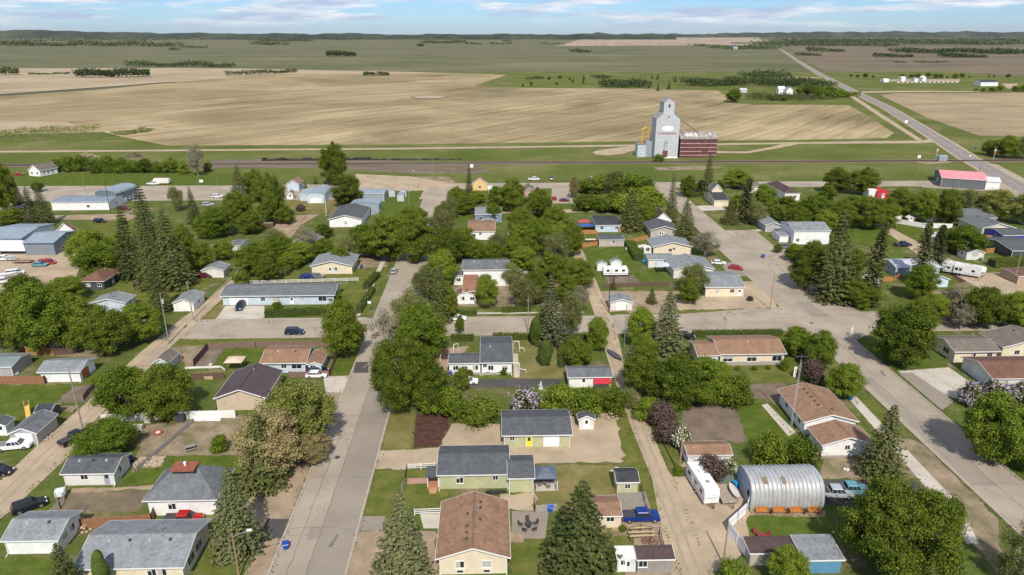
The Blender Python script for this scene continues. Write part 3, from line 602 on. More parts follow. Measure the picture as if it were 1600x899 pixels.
def proto(kind,v):
    """prototype meshes: (reference height, reference width, crown mesh, trunk mesh, blossom mesh)"""
    k=(kind,v)
    if k in PROTO:return PROTO[k]
    seed=hash_(kind)+v*17
    bl=None
    if kind in('elm','ash','maple','ymaple'):
        P,N,Z,B=crown_pts(120,4.6,4.5,5.2,.9,46000,.25,seed)
        c=qmesh('crown',quads(P,N,Z),LM[kind]);t=limbs(B,9.6,.36,seed,bark if 'maple' not in kind else barkg);ref=(10.2,10.)
    elif kind=='giant':
        P,N,Z,B=crown_pts(210,8.9,6.1,6.9,1.15,100000,.28,seed)
        c=qmesh('crown',quads(P,N,Z),LM['elm']);t=limbs(B,12.,.55,seed,bark,k=26);ref=(13.6,19.6)
    elif kind=='grey':      # half-bare, twiggy tree
        P,N,Z,B=crown_pts(40,3.9,3.7,5.4,1.0,6500,.27,seed)
        c=qmesh('crown',quads(P,N,Z),LM['grey']);t=limbs(B,9,.3,seed,barkg,k=40,multi=2);ref=(9.8,9.2)
    elif kind=='willow':
        P,N,Z,B=crown_pts(60,3.9,3.6,5.2,1.05,17000,.29,seed,up=.1)
        P[:,2]-=np.abs(RNG.normal(size=len(P)))*.5;P[:,2]=np.maximum(P[:,2],.3)
        c=qmesh('crown',quads(P,N,Z,.45),LM['willow']);t=limbs(B,9,.3,seed,barkg,k=24,multi=2);ref=(9.6,9.)
    elif kind=='birch':
        P,N,Z,B=crown_pts(50,3.0,4.4,6.0,.8,9000,.25,seed,up=0)
        P[:,2]-=np.abs(RNG.normal(size=len(P)))*.8;P[:,2]=np.maximum(P[:,2],.5)
        c=qmesh('crown',quads(P,N,Z,.45),LM['willow']);t=limbs(B,10,.2,seed,barkw,k=26,multi=2);ref=(10.8,7.)
    elif kind in('bush','gbush','purple','lilac','white'):
        src={'bush':'elm','gbush':'ash','purple':'purple','lilac':'elm','white':'elm'}[kind]
        P,N,Z,B=crown_pts(30,1.6,1.35,1.35,.62,7000,.21,seed)
        P[:,2]=np.maximum(P[:,2],.05)
        c=qmesh('crown',quads(P,N,Z),LM[src]);t=limbs(B,2.4,.08,seed,bark,k=10,multi=3);ref=(3.1,3.9)
        if kind in('lilac','white'):
            g=np.random.default_rng(seed);i=g.choice(len(P),2000,replace=False);ctr=np.array([0,0,1.3]);d=P[i]-ctr;keep=np.linalg.norm(d,axis=1)>1.0
            Pb=P[i][keep]+d[keep]*.07;Nb=N[i][keep];bl=qmesh('blossom',quads(Pb,Nb,g.uniform(.16,.3,len(Pb)),.9),LM[kind])
    elif kind in('spruce','blue'):
        g=np.random.default_rng(seed);h=12.;rb=2.75;PP=[];NN=[];ZZ=[];nl=25
        for L in range(nl):
            f=(L+.3)/nl;z=.5+(h-.7)*f;r=rb*(1-f)**.82+.12;nb=int(15-8*f);ph=g.uniform(0,6.28)
            for j in range(nb):
                a=ph+2*math.pi*j/nb+g.uniform(-.15,.15);rr=r*g.uniform(.8,1.1);m=int(30*(.45+.55*(1-f)))
                t=g.uniform(.12,1,m)**.75;side=g.normal(size=m)*.17*rr*(1.15-t)*1.3
                x=np.cos(a)*t*rr-np.sin(a)*side;y=np.sin(a)*t*rr+np.cos(a)*side
                zz=z-.32*rr*t+.16*rr*t**3+g.normal(size=m)*.05-np.abs(side)*.35
                nrm=np.stack([np.cos(a)*.55*np.ones(m),np.sin(a)*.55*np.ones(m),np.ones(m)],1)+g.normal(size=(m,3))*.45;nrm/=np.linalg.norm(nrm,axis=1)[:,None]
                PP.append(np.stack([x,y,zz],1));NN.append(nrm);ZZ.append(g.uniform(.2,.42,m)*(.75+.35*(1-f)))
        P=np.concatenate(PP);N=np.concatenate(NN);Z=np.concatenate(ZZ)
        c=qmesh('crown',quads(P,N,Z,.55),LM[kind]);mb=MB();mb.tube((0,0,-.1),(0,0,h-.25),.22,.03,7);t=mb.mesh('trunk');t.materials.append(bark);ref=(12.,5.6)
    elif kind=='thin':      # narrow, open old spruce with bare top
        g=np.random.default_rng(seed);h=14.;PP=[];NN=[];ZZ=[];nl=30
        for L in range(nl):
            f=(L+.2)/nl;z=.8+(h-1)*f;r=1.9*(1-f)**.6*g.uniform(.65,1.15)+.15;nb=7;ph=g.uniform(0,6.28)
            for j in range(nb):
                a=ph+2*math.pi*j/nb+g.uniform(-.3,.3);rr=r*g.uniform(.55,1.15);m=26
                t=g.uniform(.15,1,m);side=g.normal(size=m)*.2*rr*(1.1-t)
                x=np.cos(a)*t*rr-np.sin(a)*side;y=np.sin(a)*t*rr+np.cos(a)*side;zz=z-.3*rr*t+g.normal(size=m)*.08
                nrm=np.array([0,0,1.])+g.normal(size=(m,3))*.5;nrm/=np.linalg.norm(nrm,axis=1)[:,None]
                PP.append(np.stack([x,y,zz],1));NN.append(nrm);ZZ.append(g.uniform(.2,.4,m))
        c=qmesh('crown',quads(np.concatenate(PP),np.concatenate(NN),np.concatenate(ZZ),.55),LM['spruce']);mb=MB();mb.tube((0,0,-.1),(0,0,h-.2),.26,.03,7);t=mb.mesh('trunk');t.materials.append(bark);ref=(14.,4.)
    elif kind=='cedar':     # clipped upright evergreen on short stems
        g=np.random.default_rng(seed);m=9000;a=g.uniform(0,6.283,m);f=g.uniform(0,1,m)
        r=np.minimum(1.,.55+.9*f)*np.sqrt(np.clip(1-f**2.6,0.02,1))*(.80+.10*np.sin(3*a+5*f)+.06*np.sin(9*f+2*a)+.2*g.random(m));z=.7+4.2*f
        P=np.stack([np.cos(a)*r,np.sin(a)*r,z],1);N=np.stack([np.cos(a),np.sin(a),.5+f],1)+g.normal(size=(m,3))*.4;N/=np.linalg.norm(N,axis=1)[:,None]
        c=qmesh('crown',quads(P,N,g.uniform(.1,.24,m),.5),LM['cedar']);mb=MB()
        for q in range(4):mb.tube((.2*math.cos(q*1.6),.2*math.sin(q*1.6),-.05),(.35*math.cos(q*1.6),.35*math.sin(q*1.6),1.6),.07,.05,6)
        mb.tube((0,0,1),(0,0,4),.2,.06,6)
        t=mb.mesh('trunk');t.materials.append(barkg);ref=(4.95,2.05)
    PROTO[k]=(ref,c,t,bl);return PROTO[k]
def hash_(s):return sum(ord(ch)*(i+3) for i,ch in enumerate(s))%991
NV=dict(ymaple=1,giant=1,elm=4,ash=3,maple=1,grey=2,willow=3,birch=1,bush=3,gbush=2,purple=1,lilac=2,white=1,spruce=3,blue=2,thin=2,cedar=1)
NAMES=dict(ymaple='maple_tree',giant='leafy_tree',elm='leafy_tree',ash='leafy_tree',maple='maple_tree',grey='bare_tree',willow='willow_tree',birch='birch_tree',bush='shrub',gbush='shrub',purple='purple_leaf_shrub',lilac='lilac_bush',white='blossoming_shrub',spruce='spruce_tree',blue='spruce_tree',thin='spruce_tree',cedar='cedar_tree')
CATS=dict(ymaple='tree',giant='tree',elm='tree',ash='tree',maple='tree',grey='tree',willow='tree',birch='tree',bush='shrub',gbush='shrub',purple='shrub',lilac='lilac bush',white='shrub',spruce='spruce',blue='spruce',thin='spruce',cedar='cedar')
TCOUNT=[0]
def tree(kind,x,yb,yt,wpx,label,group=None):
    """x,yb = foot of the tree on the ground, yt = crown top, wpx = crown width (photo pixels, turned into metres where it stands)"""
    TCOUNT[0]+=1;i=TCOUNT[0]
    v=(i*7+int(x))%NV[kind];ref,c,t,bl=proto(kind,v)
    X,Y=U(x,yb);h=max(zat(X,Y,yt),1.);
    h=h*.93 if kind not in('spruce','blue','thin','cedar') else h
    wd=wpx*pxm(X,Y,h*.5)
    if kind in('spruce','blue','thin'):h*=1.0
    root=empty(NAMES[kind],(X,Y,0),rnd.uniform(0,6.28),label,CATS[kind],group);root.rotation_euler.x=rnd.gauss(0,.022);root.rotation_euler.y=rnd.gauss(0,.022)
    s=wd/ref[1];root.scale=(s,s,h/ref[0])
    for nm,me in(('trunk',t),('crown',c))+((('blossom',bl),) if bl else ()):
        o=bpy.data.objects.new(nm,me);COL.objects.link(o);o.parent=root
    return root
def hedge(pts,width,h,label,mat='hedge',name='hedge',px=True,group=None):
    """clipped hedge along a line of ground points"""
    P=[Vector(U(*p)) for p in pts] if px else [Vector(p) for p in pts]
    o0=P[0];root=empty(name,(o0.x,o0.y,0),0,label,'hedge',group)
    pos=[];nor=[];core=MB();g=RNG
    for a,b in zip(P[:-1],P[1:]):
        a=a-o0;b=b-o0;L=(b-a).length;d=(b-a)/L;nn=Vector((-d.y,d.x));area=L*(2*h+width)+2*width*h
        m=int(min(9000,max(250,area*42)))
        u=g.uniform(0,1,m);k=g.uniform(0,2*h+width,m)
        off=np.where(k<h,-width/2,np.where(k<h+width,k-h-width/2,width/2));z=np.where(k<h,k,np.where(k<h+width,h,k-h-width))
        nx=np.where(k<h,-1.,np.where(k<h+width,0,1.));nz=np.where((k>=h)&(k<h+width),1.,.2)
        jit=g.normal(size=(m,3))*.09
        wob=.12*np.sin(u*L*1.3)+.08*np.sin(u*L*3.1+2)
        X=a.x+d.x*u*L+nn.x*(off*(1+wob*.3))+jit[:,0];Y=a.y+d.y*u*L+nn.y*(off*(1+wob*.3))+jit[:,1];Z=z*(1+wob*.25)+jit[:,2]
        pos.append(np.stack([X,Y,np.maximum(Z,.03)],1));N=np.stack([nn.x*nx,nn.y*nx,nz],1)+g.normal(size=(m,3))*.5;N/=np.linalg.norm(N,axis=1)[:,None];nor.append(N)
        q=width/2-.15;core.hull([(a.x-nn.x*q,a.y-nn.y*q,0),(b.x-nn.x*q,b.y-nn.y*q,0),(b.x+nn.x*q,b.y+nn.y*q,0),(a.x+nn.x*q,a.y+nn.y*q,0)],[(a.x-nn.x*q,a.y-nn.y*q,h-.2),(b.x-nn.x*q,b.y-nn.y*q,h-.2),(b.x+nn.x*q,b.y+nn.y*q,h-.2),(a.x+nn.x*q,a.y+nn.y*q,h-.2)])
    Pn=np.concatenate(pos);me=qmesh('foliage',quads(Pn,np.concatenate(nor),RNG.uniform(.16,.36,len(Pn))),LM[mat]);o=bpy.data.objects.new('foliage',me);COL.objects.link(o);o.parent=root
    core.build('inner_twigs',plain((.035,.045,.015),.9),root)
    return root
def wood(pts,wd,h,n,label,name='distant_wood',mat='wood',size=3.,kind='stuff',z0=0,cat='woodland'):
    """a far-off belt of trees that reads as one mass"""
    P=[Vector(U(*p)) for p in pts];pos=[];g=RNG
    seg=[(a,b,(b-a).length) for a,b in zip(P[:-1],P[1:])];T=sum(s[2] for s in seg)
    for a,b,L in seg:
        m=max(20,int(n*L/T));d=(b-a)/L;nn=Vector((-d.y,d.x))
        u=g.uniform(0,L,m);v=g.uniform(-1,1,m)*wd/2
        hh=h*(.62+.22*np.sin(u/(h*1.9)+1)+.16*np.sin(u/(h*.8)+v*.3))
        z=hh*g.uniform(.08,1,m)**.6
        pos.append(np.stack([a.x+d.x*u+nn.x*v,a.y+d.y*u+nn.y*v,z0+z],1))
    Pn=np.concatenate(pos);N=g.normal(size=Pn.shape)+np.array([0,-.3,.6]);N/=np.linalg.norm(N,axis=1)[:,None]
    me=qmesh(name,quads(Pn,N,g.uniform(.6,1.3,len(Pn))*size,.8),LM[mat]);o=bpy.data.objects.new(name,me);COL.objects.link(o)
    tag(o,label,cat,None,kind);return o
# ------------------------------------------------------------------ buildings
trimw=plain((.74,.74,.72),.5,var=.05);trimd=plain((.10,.075,.06),.6,var=.05);trimb=plain((.10,.20,.36),.5,var=.05)
glass=glassy();metalg=plain((.35,.36,.37),.45,.5);metaldk=plain((.06,.06,.065),.5,.3);whitep=plain((.78,.78,.76),.5,var=.05)
blackp=plain((.02,.02,.022),.6);redp=plain((.45,.04,.03),.5);woodp=plain((.30,.19,.11),.8,var=.25,scale=4);woodg=plain((.27,.24,.20),.85,var=.3,scale=4)
DOORS=dict(w=whitep,y=plain((.80,.66,.03),.5,var=.04),b=plain((.30,.34,.40),.5),n=plain((.22,.12,.07),.5),o=plain((.42,.11,.035),.5),r=redp,g=plain((.36,.38,.40),.5),l=plain((.55,.60,.64),.5))
def opening(root,side,W,D,spec,hw):
    """one window or door on a wall; side S,N,E,W; spec like w.3 or d.5y or G.6"""
    k=spec[0];num=spec[1:];col='w'
    if num[-1].isalpha():col=num[-1];num=num[:-1]
    u=float(num)
    wd,ht,z0={'w':(1.1,1.05,1.15),'W':(2.1,1.25,1.0),'l':(.85,.42,.28),'d':(.95,2.05,.12),'g':(2.7,2.2,.05),'G':(4.8,2.25,.05),'t':(.8,.8,hw-1.2),'u':(1.0,.9,hw+.1)}[k]
    L=W if side in'SN' else D;c=-L/2+u*L
    def P(a,b,o):
        if side=='S':return(a,-D/2-o,b)
        if side=='N':return(a,D/2+o,b)
        if side=='W':return(-W/2-o,a,b)
        return(W/2+o,a,b)
    def bx(mb,a0,a1,b0,b1,o0,o1):
        p=P(a0,b0,o0);q=P(a1,b1,o1);mb.box(min(p[0],q[0]),max(p[0],q[0]),min(p[1],q[1]),max(p[1],q[1]),min(p[2],q[2]),max(p[2],q[2]))
    a0,a1=c-wd/2,c+wd/2;t=.07
    if k in'wWltu':
        f=MB();bx(f,a0-t,a1+t,z0-t,z0,-.01,.06);bx(f,a0-t,a1+t,z0+ht,z0+ht+t,-.01,.06);bx(f,a0-t,a0,z0,z0+ht,-.01,.055);bx(f,a1,a1+t,z0,z0+ht,-.01,.055)
        if k!='l':bx(f,c-.03,c+.03,z0,z0+ht,-.01,.045)
        w_=f.build('window',trimw,root);g=MB();bx(g,a0,a1,z0,z0+ht,-.01,.025);g.build('pane',glass,w_)
        if k in'wW':
            s=MB();bx(s,a0-.12,a1+.12,z0-t-.06,z0-t,0,.11);s.build('sill',trimw,w_)
            if rnd.random()<.55:
                q=rnd.choice((.3,.5,1.));s=MB();bx(s,a0+.02,c-.05 if rnd.random()<.5 else a1-.02,z0+ht*(1-q)+.03,z0+ht-.02,.026,.03);s.build('blind',plain((.42,.40,.36),.8),w_)
    else:
        dm=DOORS[col]
        d=MB();bx(d,a0,a1,z0,z0+ht,-.01,.03)
        if k in'gG':
            for i in range(1,4):bx(d,a0+.1,a1-.1,z0+ht*i/4-.22-ht/4+.3,z0+ht*i/4-.08,.03,.045)
        o=d.build('garage_door' if k in'gG' else 'door',dm,root)
        f=MB();bx(f,a0-.09,a0-.002,z0,z0+ht,-.01,.05);bx(f,a1+.002,a1+.09,z0,z0+ht,-.01,.05);bx(f,a0-.09,a1+.09,z0+ht,z0+ht+.09,-.01,.05);f.build('frame',trimw,o)
        hd=MB();bx(hd,a1-.16,a1-.1,z0+1,z0+1.06,.03,.09) if k=='d' else bx(hd,c-.1,c+.1,z0+.3,z0+.34,.045,.08);hd.build('handle',metaldk,o)
        if k=='d':
            g=MB();bx(g,a0+.2,a1-.2,z0+1.15,z0+1.85,.03,.036);g.build('pane',glass,o)
BL={}
def B(label,x0,x1,y,yr,h,roof,rise,wall,rc,S='',E='',W='',name='house',cat='house',ov=.4,vents=0,chim=0,trim=trimw,base=0,vert=False,group=None,key=None,met=False,rz=0):
    X0,Ye=U(x0,y,h);X1,_=U(x1,y,h);xm=(x0+x1)/2
    if yr<60:dep=yr
    elif roof in('x','ax'):dep=min(2*(U(xm,yr,h+rise)[1]-Ye),U(xm,yr,h)[1]-Ye)
    elif roof in('y','ay'):dep=U(xm,yr,h+rise)[1]-Ye
    else:dep=U(xm,yr,h)[1]-Ye
    dep=max(dep,2.2)
    return house(label,(X0+X1)/2,Ye+dep/2,X1-X0,dep,h,roof,rise,wall,rc,S,E,W,name,cat,ov,vents,chim,trim,base,vert,group,key,met,rz)
def house(label,cx,cy,RW,RD,h,roof,rise,wall,rc,S='',E='',W='',name='house',cat='house',ov=.4,vents=0,chim=0,trim=trimw,base=0,vert=False,group=None,key=None,met=False,rz=0):
    root=empty(name,(cx,cy,0),R(rz),label,cat,group);root['_']=0;del root['_']
    a=RW/2;b=RD/2;ov=min(ov,RW*.15,RD*.15)
    w2=a-ov;d2=b-ov
    wc=C[wall] if isinstance(wall,str) else wall;rcc=C[rc] if isinstance(rc,str) else rc
    wm=siding(wc,vert);rm=ribbed(rcc,.5,'x' if roof in('x','shn','shs','flat','ax') else 'y',.5,.15) if met else shingle(rcc)
    wl=MB();t=.16
    if roof=='x':
        sl=rise/b;hw=h-t+ov*sl;wl.extx([(-d2,0),(d2,0),(d2,hw),(0,h+rise-t-.02),(-d2,hw)],-w2,w2)
        rf=MB();rf.extx([(-b,h),(0,h+rise),(b,h),(b,h-t),(0,h+rise-t),(-b,h-t)],-a,a)
        tr=MB();tr.box(-a-.03,a+.03,-b-.05,-b-.003,h-.2,h-.01);tr.box(-a-.03,a+.03,b+.003,b+.05,h-.2,h-.01)
        for s in(-1,1):
            for q in(-1,1):tr.beam((s*(a+.025),q*b,h-.10),(s*(a+.025),0,h+rise-.10),.045,.2)
    elif roof=='y':
        sl=rise/a;hw=h-t+ov*sl;wl.exty([(-w2,0),(w2,0),(w2,hw),(0,h+rise-t-.02),(-w2,hw)],-d2,d2)
        rf=MB();rf.exty([(-a,h),(0,h+rise),(a,h),(a,h-t),(0,h+rise-t),(-a,h-t)],-b,b)
        tr=MB();tr.box(-a-.05,-a-.003,-b-.03,b+.03,h-.2,h-.01);tr.box(a+.003,a+.05,-b-.03,b+.03,h-.2,h-.01)
        for s in(-1,1):
            for q in(-1,1):tr.beam((q*a,s*(b+.025),h-.10),(0,s*(b+.025),h+rise-.10),.045,.2)
    elif roof=='hip':
        hw=h-.05;wl.box(-w2,w2,-d2,d2,0,hw);rf=MB()
        n=len(rf.v);r=min(a,b)
        if a>=b:p=[(-a+r,0,h+rise),(a-r,0,h+rise)]
        else:p=[(0,-b+r,h+rise),(0,b-r,h+rise)]
        if abs(a-b)<.8:p=[(0,0,h+rise)]
        rf.v+=[(-a,-b,h),(a,-b,h),(a,b,h),(-a,b,h),(-a,-b,h-t),(a,-b,h-t),(a,b,h-t),(-a,b,h-t)]+p
        if len(p)==1:rf.f+=[(0,1,8),(1,2,8),(2,3,8),(3,0,8)]
        elif a>=b:rf.f+=[(0,1,9,8),(1,2,9),(2,3,8,9),(3,0,8)]
        else:rf.f+=[(0,1,8),(1,2,9,8),(2,3,9),(3,0,8,9)]
        rf.f+=[(4,5,1,0),(5,6,2,1),(6,7,3,2),(7,4,0,3),(7,6,5,4)]
        tr=MB();tr.box(-a-.05,a+.05,-b-.05,-b-.003,h-.18,h-.02);tr.box(-a-.05,a+.05,b+.003,b+.05,h-.18,h-.02);tr.box(-a-.05,-a-.003,-b-.003,b+.003,h-.18,h-.02);tr.box(a+.003,a+.05,-b-.003,b+.003,h-.18,h-.02)
    elif roof in('shn','shs','flat'):
        hs,hn=(h,h+rise) if roof!='shs' else (h+rise,h)
        if roof=='shs':hs,hn=h,h-rise
        wl.extx([(-d2,0),(d2,0),(d2,hn-t-.02),(-d2,hs-t-.02)],-w2,w2);rf=MB();rf.extx([(-b,hs),(b,hn),(b,hn-t),(-b,hs-t)],-a,a);hw=min(hs,hn)-.2
        tr=MB();tr.box(-a-.03,a+.03,-b-.05,-b-.003,hs-.22,hs-.01)
        for s in(-1,1):tr.beam((s*(a+.025),-b,hs-.11),(s*(a+.025),b,hn-.11),.045,.2)
    elif roof in('ax','ay'):
        K=12;prof=[];al=b if roof=='ax' else a
        for i in range(K+1):
            th=math.pi*(i/K);x=-al*math.cos(th);z=h+rise*math.sin(th)**.8;prof.append((x,z))
        inn=[(x*.985,z-t) for x,z in prof[::-1]];rf=MB();wlp=[(-al*.97,0)]+[(x*.97,z-t) for x,z in prof]+[(al*.97,0)]
        if roof=='ax':rf.extx(prof+inn,-a,a);wl.extx(wlp,-w2,w2)
        else:rf.exty(prof+inn,-b,b);wl.exty(wlp,-d2,d2)
        hw=h;tr=MB();w2_=w2
        if roof=='ay':w2=a*.97
        else:d2=b*.97
        tr.box(-a*.98,a*.98,-b*1.0-.03,-b+.0,h-.12,h-.04) if roof=='ax' else tr.box(-a-.03,-a+.0,-b,b,h-.12,h-.04)
    wl.build('wall',wm,root);rfo=rf.build('roof',rm,root);tr.build('fascia',trim,root)
    if base:
        m=MB();m.box(-w2-.03,w2+.03,-d2-.03,d2+.03,-.05,base);m.build('foundation',plain((.33,.30,.27),.9),root)
    for side,sp in(('S',S),('E',E),('W',W)):
        for s in sp.split():opening(root,side,2*w2,2*d2,s,hw)
    g=random.Random(int(abs(cx*13+cy*7)))
    def rz_(x,y):
        if roof=='x':return h+rise*(1-abs(y)/b)
        if roof=='y':return h+rise*(1-abs(x)/a)
        if roof=='hip':return h+rise*min(1,(b-abs(y))/min(a,b),(a-abs(x))/min(a,b))
        return h+.1
    for i in range(vents):
        if roof in('y',) :x,y=g.choice((-1,1))*a*.18,-b*.75+1.5*b*(i+.5)/vents
        else:x,y=-a*.75+1.5*a*(i+.5)/vents,-b*.2
        z=rz_(x,y);m=MB();m.hull([(x-.2,y-.2,z-.12),(x+.2,y-.2,z-.12),(x+.2,y+.2,z-.12),(x-.2,y+.2,z-.12)],[(x-.14,y-.14,z+.22),(x+.14,y-.14,z+.22),(x+.14,y+.14,z+.22),(x-.14,y+.14,z+.22)]);m.build('roof_vent',metaldk if (i%2 or roof=='y') else plain((.4,.4,.4),.5),rfo)
    if chim:
        x,y=(a*.3*(1 if chim>0 else -1),b*.12) if roof!='y' else (a*.12,b*.3)
        z=rz_(x,y)
        if abs(chim)==1:m=MB();m.tube((x,y,z-.3),(x,y,z+.8),.11,.11,8);m.tube((x,y,z+.8),(x,y,z+.95),.2,.16,8);m.build('chimney',metalg,rfo,smooth=False)
        else:m=MB();m.box(x-.35,x+.35,y-.3,y+.3,z-.5,z+1);m.box(x-.4,x+.4,y-.35,y+.35,z+1,z+1.1);m.tube((x,y,z+1.1),(x,y,z+1.35),.12,.1,8);m.build('chimney',plain((.30,.13,.09),.9,var=.3,scale=6),rfo)
    if roof in('x','y') and min(RW,RD)>4:
        m=MB()
        if roof=='x':m.extx([(-.16,h+rise-.16*rise/b+.02),(0,h+rise+.035),(.16,h+rise-.16*rise/b+.02),(0,h+rise-.03)],-a+.02,a-.02)
        else:m.exty([(-.16,h+rise-.16*rise/a+.02),(0,h+rise+.035),(.16,h+rise-.16*rise/a+.02),(0,h+rise-.03)],-b+.02,b-.02)
        m.build('ridge_cap',shingle(tuple(k*.8 for k in rcc)),rfo)
        for sx in(-1,1):
            m=MB();m.box(sx*(w2+.02)-.05,sx*(w2+.02)+.05,-d2-.12,-d2-.02,.15,hw-.05);m.beam((sx*(w2+.02),-d2-.07,.2),(sx*(w2+.02),-d2-.7,.06),.09,.07);m.build('downpipe',trim,root)
    root_=root
    if key:BL[key]=dict(root=root,w=w2,d=d2,h=h,a=a,b=b,roof=rfo)
    return root
def side_roof(root,x0,x1,y0,y1,z0,z1,axis,mat,name='porch_roof'):
    m=MB()
    if axis=='y':m.extx([(y0,z0),(y1,z1),(y1,z1-.14),(y0,z0-.14)],x0,x1)
    else:m.exty([(x0,z0),(x1,z1),(x1,z1-.14),(x0,z0-.14)],y0,y1)
    return m.build(name,mat,root)
# ---- the houses, garages and sheds; x0,x1,y = south eave line; yr = ridge row (or depth in metres when < 60)
# bottom left block
B('grey-shingled white bungalow with dark side gable windows at the bottom edge beside the upright cedar',112,285,890,813,2.9,'x',1.6,'cream','R_lt',S='w.7 w.8',E='W.3 W.6',vents=4,chim=1,ov=.5)
B('hip-roofed white house with a red flat cap on top of its grey roof',222,337,783,733,3.1,'hip',3.6,'white','R_grey',S='w.35',vents=0,ov=.5,key='cap')
c_=BL['cap'];m=MB();m.box(-1.9,1.8,-1.9,.6,6.62,6.85);o_=m.build('red_roof_cap',plain((.27,.085,.045),.8,var=.25),c_['root']);o_['label']='flat red cap over the roof peak'
m=MB();m.tube((0,-.5,6.8),(0,-.5,7.3),.16,.16,8);m.ball((0,-.5,7.35),.24,8,5);m.build('vent',trimw,o_)
B('white garage with mid grey roof and dark side window beside the tilled plot',93,177,741,709,2.5,'x',1.15,'offw','R_mid',S='w.4 d.85b',E='w.35',name='garage',cat='garage',vents=3)
B('long white garage with pale grey shingles at the left edge near the bottom',0,89,846,799,2.6,'x',1.3,'white','R_lt',E='w.3 w.6',name='garage',cat='garage',vents=2)
B('grey garage with green-grey gable roof beside the left gravel lane',12,56,678,640,2.5,'y',1.1,'greyw','R_grey',S='g.5',name='garage',cat='garage',ov=.3)
B('small white shed with dark roof at the left edge behind the pickup',-22,8,666,648,2.2,'y',.8,'white','R_mid',S='d.7',name='shed',cat='shed',ov=.2)
B('tiny dark-roofed shed between the green yard and the grey garage',52,78,645,3.6,2.0,'x',.8,'dark','R_dk',name='shed',cat='shed',ov=.15)
B('white garage with an orange side door beside the left lane',57,124,582,560,2.6,'x',1.2,'white','R_lt',E='g.35o',name='garage',cat='garage',ov=.5)
B('small green-grey shed cut by the left edge beside yellow yard toys',-30,17,574,552,2.4,'x',.8,'greyw',(.2,.24,.24),name='shed',cat='shed',ov=.2)
B('leaning little shed with bare grey roof by the utility pole on the left lane',237,263,568,543,2.2,'y',1.2,'ltblue','R_taupe',name='shed',cat='shed',ov=.25,S='d.5g')
B('house with maroon metal roof and beige gable wall behind the big catkin tree',333,415,623,567,2.9,'y',1.9,'beige','R_maroon',W='w.5',name='house',ov=.5,met=True,chim=1,key='maroon')
B('tan-shingled bungalow with a light blue end behind the maroon roof',405,478,568,540,2.6,'x',1.3,'ltblue','R_tan',S='w.5 W.8',ov=.5,vents=2)
B('low tan-roofed side wing at the east end of the tan bungalow',478,503,570,545,2.5,'y',.6,'ltblue','R_tan',S='w.4',ov=.3,name='porch_wing',cat='annex')
# middle left
B('long pale blue motel-like building with grey roof and white garage doors',343,522,463,443,2.9,'x',1.4,'ltblue','R_grey',S='G.14 w.36 W.48 d.62 w.72 W.9',E='w.5',vents=0,ov=.6,name='long_house')
B('cream bungalow with pale grey gable roof north of the white rail fence',484,551,416,391,2.8,'y',1.6,'cream','R_lt',S='d.45l w.58',chim=0,vents=2,ov=.5)
B('brown-roofed dark house with a low hip roof left of the tall spruces',121,162,440,421,2.9,'hip',1.6,'dark','R_brown',S='w.3 w.8',E='d.5 w.8',chim=1,ov=.6)
B('grey house with light gable roof half hidden by trees below the brown hip roof',140,195,474,455,2.7,'y',1.2,'ltblue','R_lt',E='w.5',vents=2)
B('pale garage with arched white front beside the lane under the dark pine',268,302,474,452,2.5,'y',1.1,'white','R_lt',S='g.5',E='w.5',name='garage',cat='garage',ov=.3)
B('small white garage with green-grey roof beside the maroon minivan',313,349,423,408,2.4,'y',1.1,'offw','R_lt',name='garage',cat='garage',ov=.3)
B('blue-grey house wing with dark side wall left of the white garage door',330,352,384,374,2.8,'y',1.,(.16,.18,.2),'R_mid',E='d.5 w.8',ov=.3)
B('little garage with white door tucked behind the blue-grey wing',358,376,384,8,2.5,'x',.7,'white','R_grey',S='g.5',name='garage',cat='garage',ov=.2)
B('dark grey steep-roofed house between two trees north of the cream bungalow',522,547,397,378,3.0,'y',2.2,'dark','R_dk',name='house',ov=.2,chim=2)
B('white farmhouse behind the grey half-bare tree',458,500,378,362,3.0,'y',2.,'white','R_lt',S='w.4',W='w.4')
B('grey-roofed hall with white gable front south of the blue metal sheds',512,566,343,316,3.2,'y',1.7,'white','R_mid',S='w.5',ov=.5,name='hall',cat='building')
B('pale blue metal arch-roofed building joined south of the striped shed',545,592,322,310,3.8,'ay',1.5,'M_blue','M_blue',name='metal_shed',cat='building',met=True,ov=.2,E='w.3 w.7')
B('pale metal building with white ribs on its flat roof by the frontage street',560,600,303,295,3.6,'x',.7,'M_blue','M_blue',name='metal_shed',cat='building',met=True,ov=.2,E='w.3 d.7g')
B('pale blue arched garage with a white panelled door west of the tall elm',479,506,306,290,3.4,'ay',1.3,'ltblue','M_blue',S='G.5',name='garage',cat='garage',met=True,ov=.1)
B('pale blue side bay of the arched garage',468,481,304,12,3.0,'flat',.2,'ltblue','M_blue',name='garage_bay',cat='annex',ov=.1)
B('white house with a rusty orange gable roof near the frontage street',447,467,288,276,3.4,'y',2.0,'ltblue','R_tan',W='w.5',E='w.5')
B('small white house with rust-red roof south of the orange-gabled one',446,458,303,296,2.6,'y',1.1,'white','R_tan',S='w.5')
B('light grey portable cabin nearest the side street on the lawn',620,631,306,300,2.6,'ay',.6,'M_grey','M_blue',name='portable_cabin',cat='cabin',met=True,ov=.05,group=None)
B('left white portable cabin standing alone on the lawn',607,617,299,295,2.6,'ay',.6,'M_grey','M_blue',name='portable_cabin',cat='cabin',met=True,ov=.05)
B('rear portable cabin partly behind the nearest one',625,634.5,299,295.5,2.6,'ay',.6,'M_grey','M_blue',name='portable_cabin',cat='cabin',met=True,ov=.05)
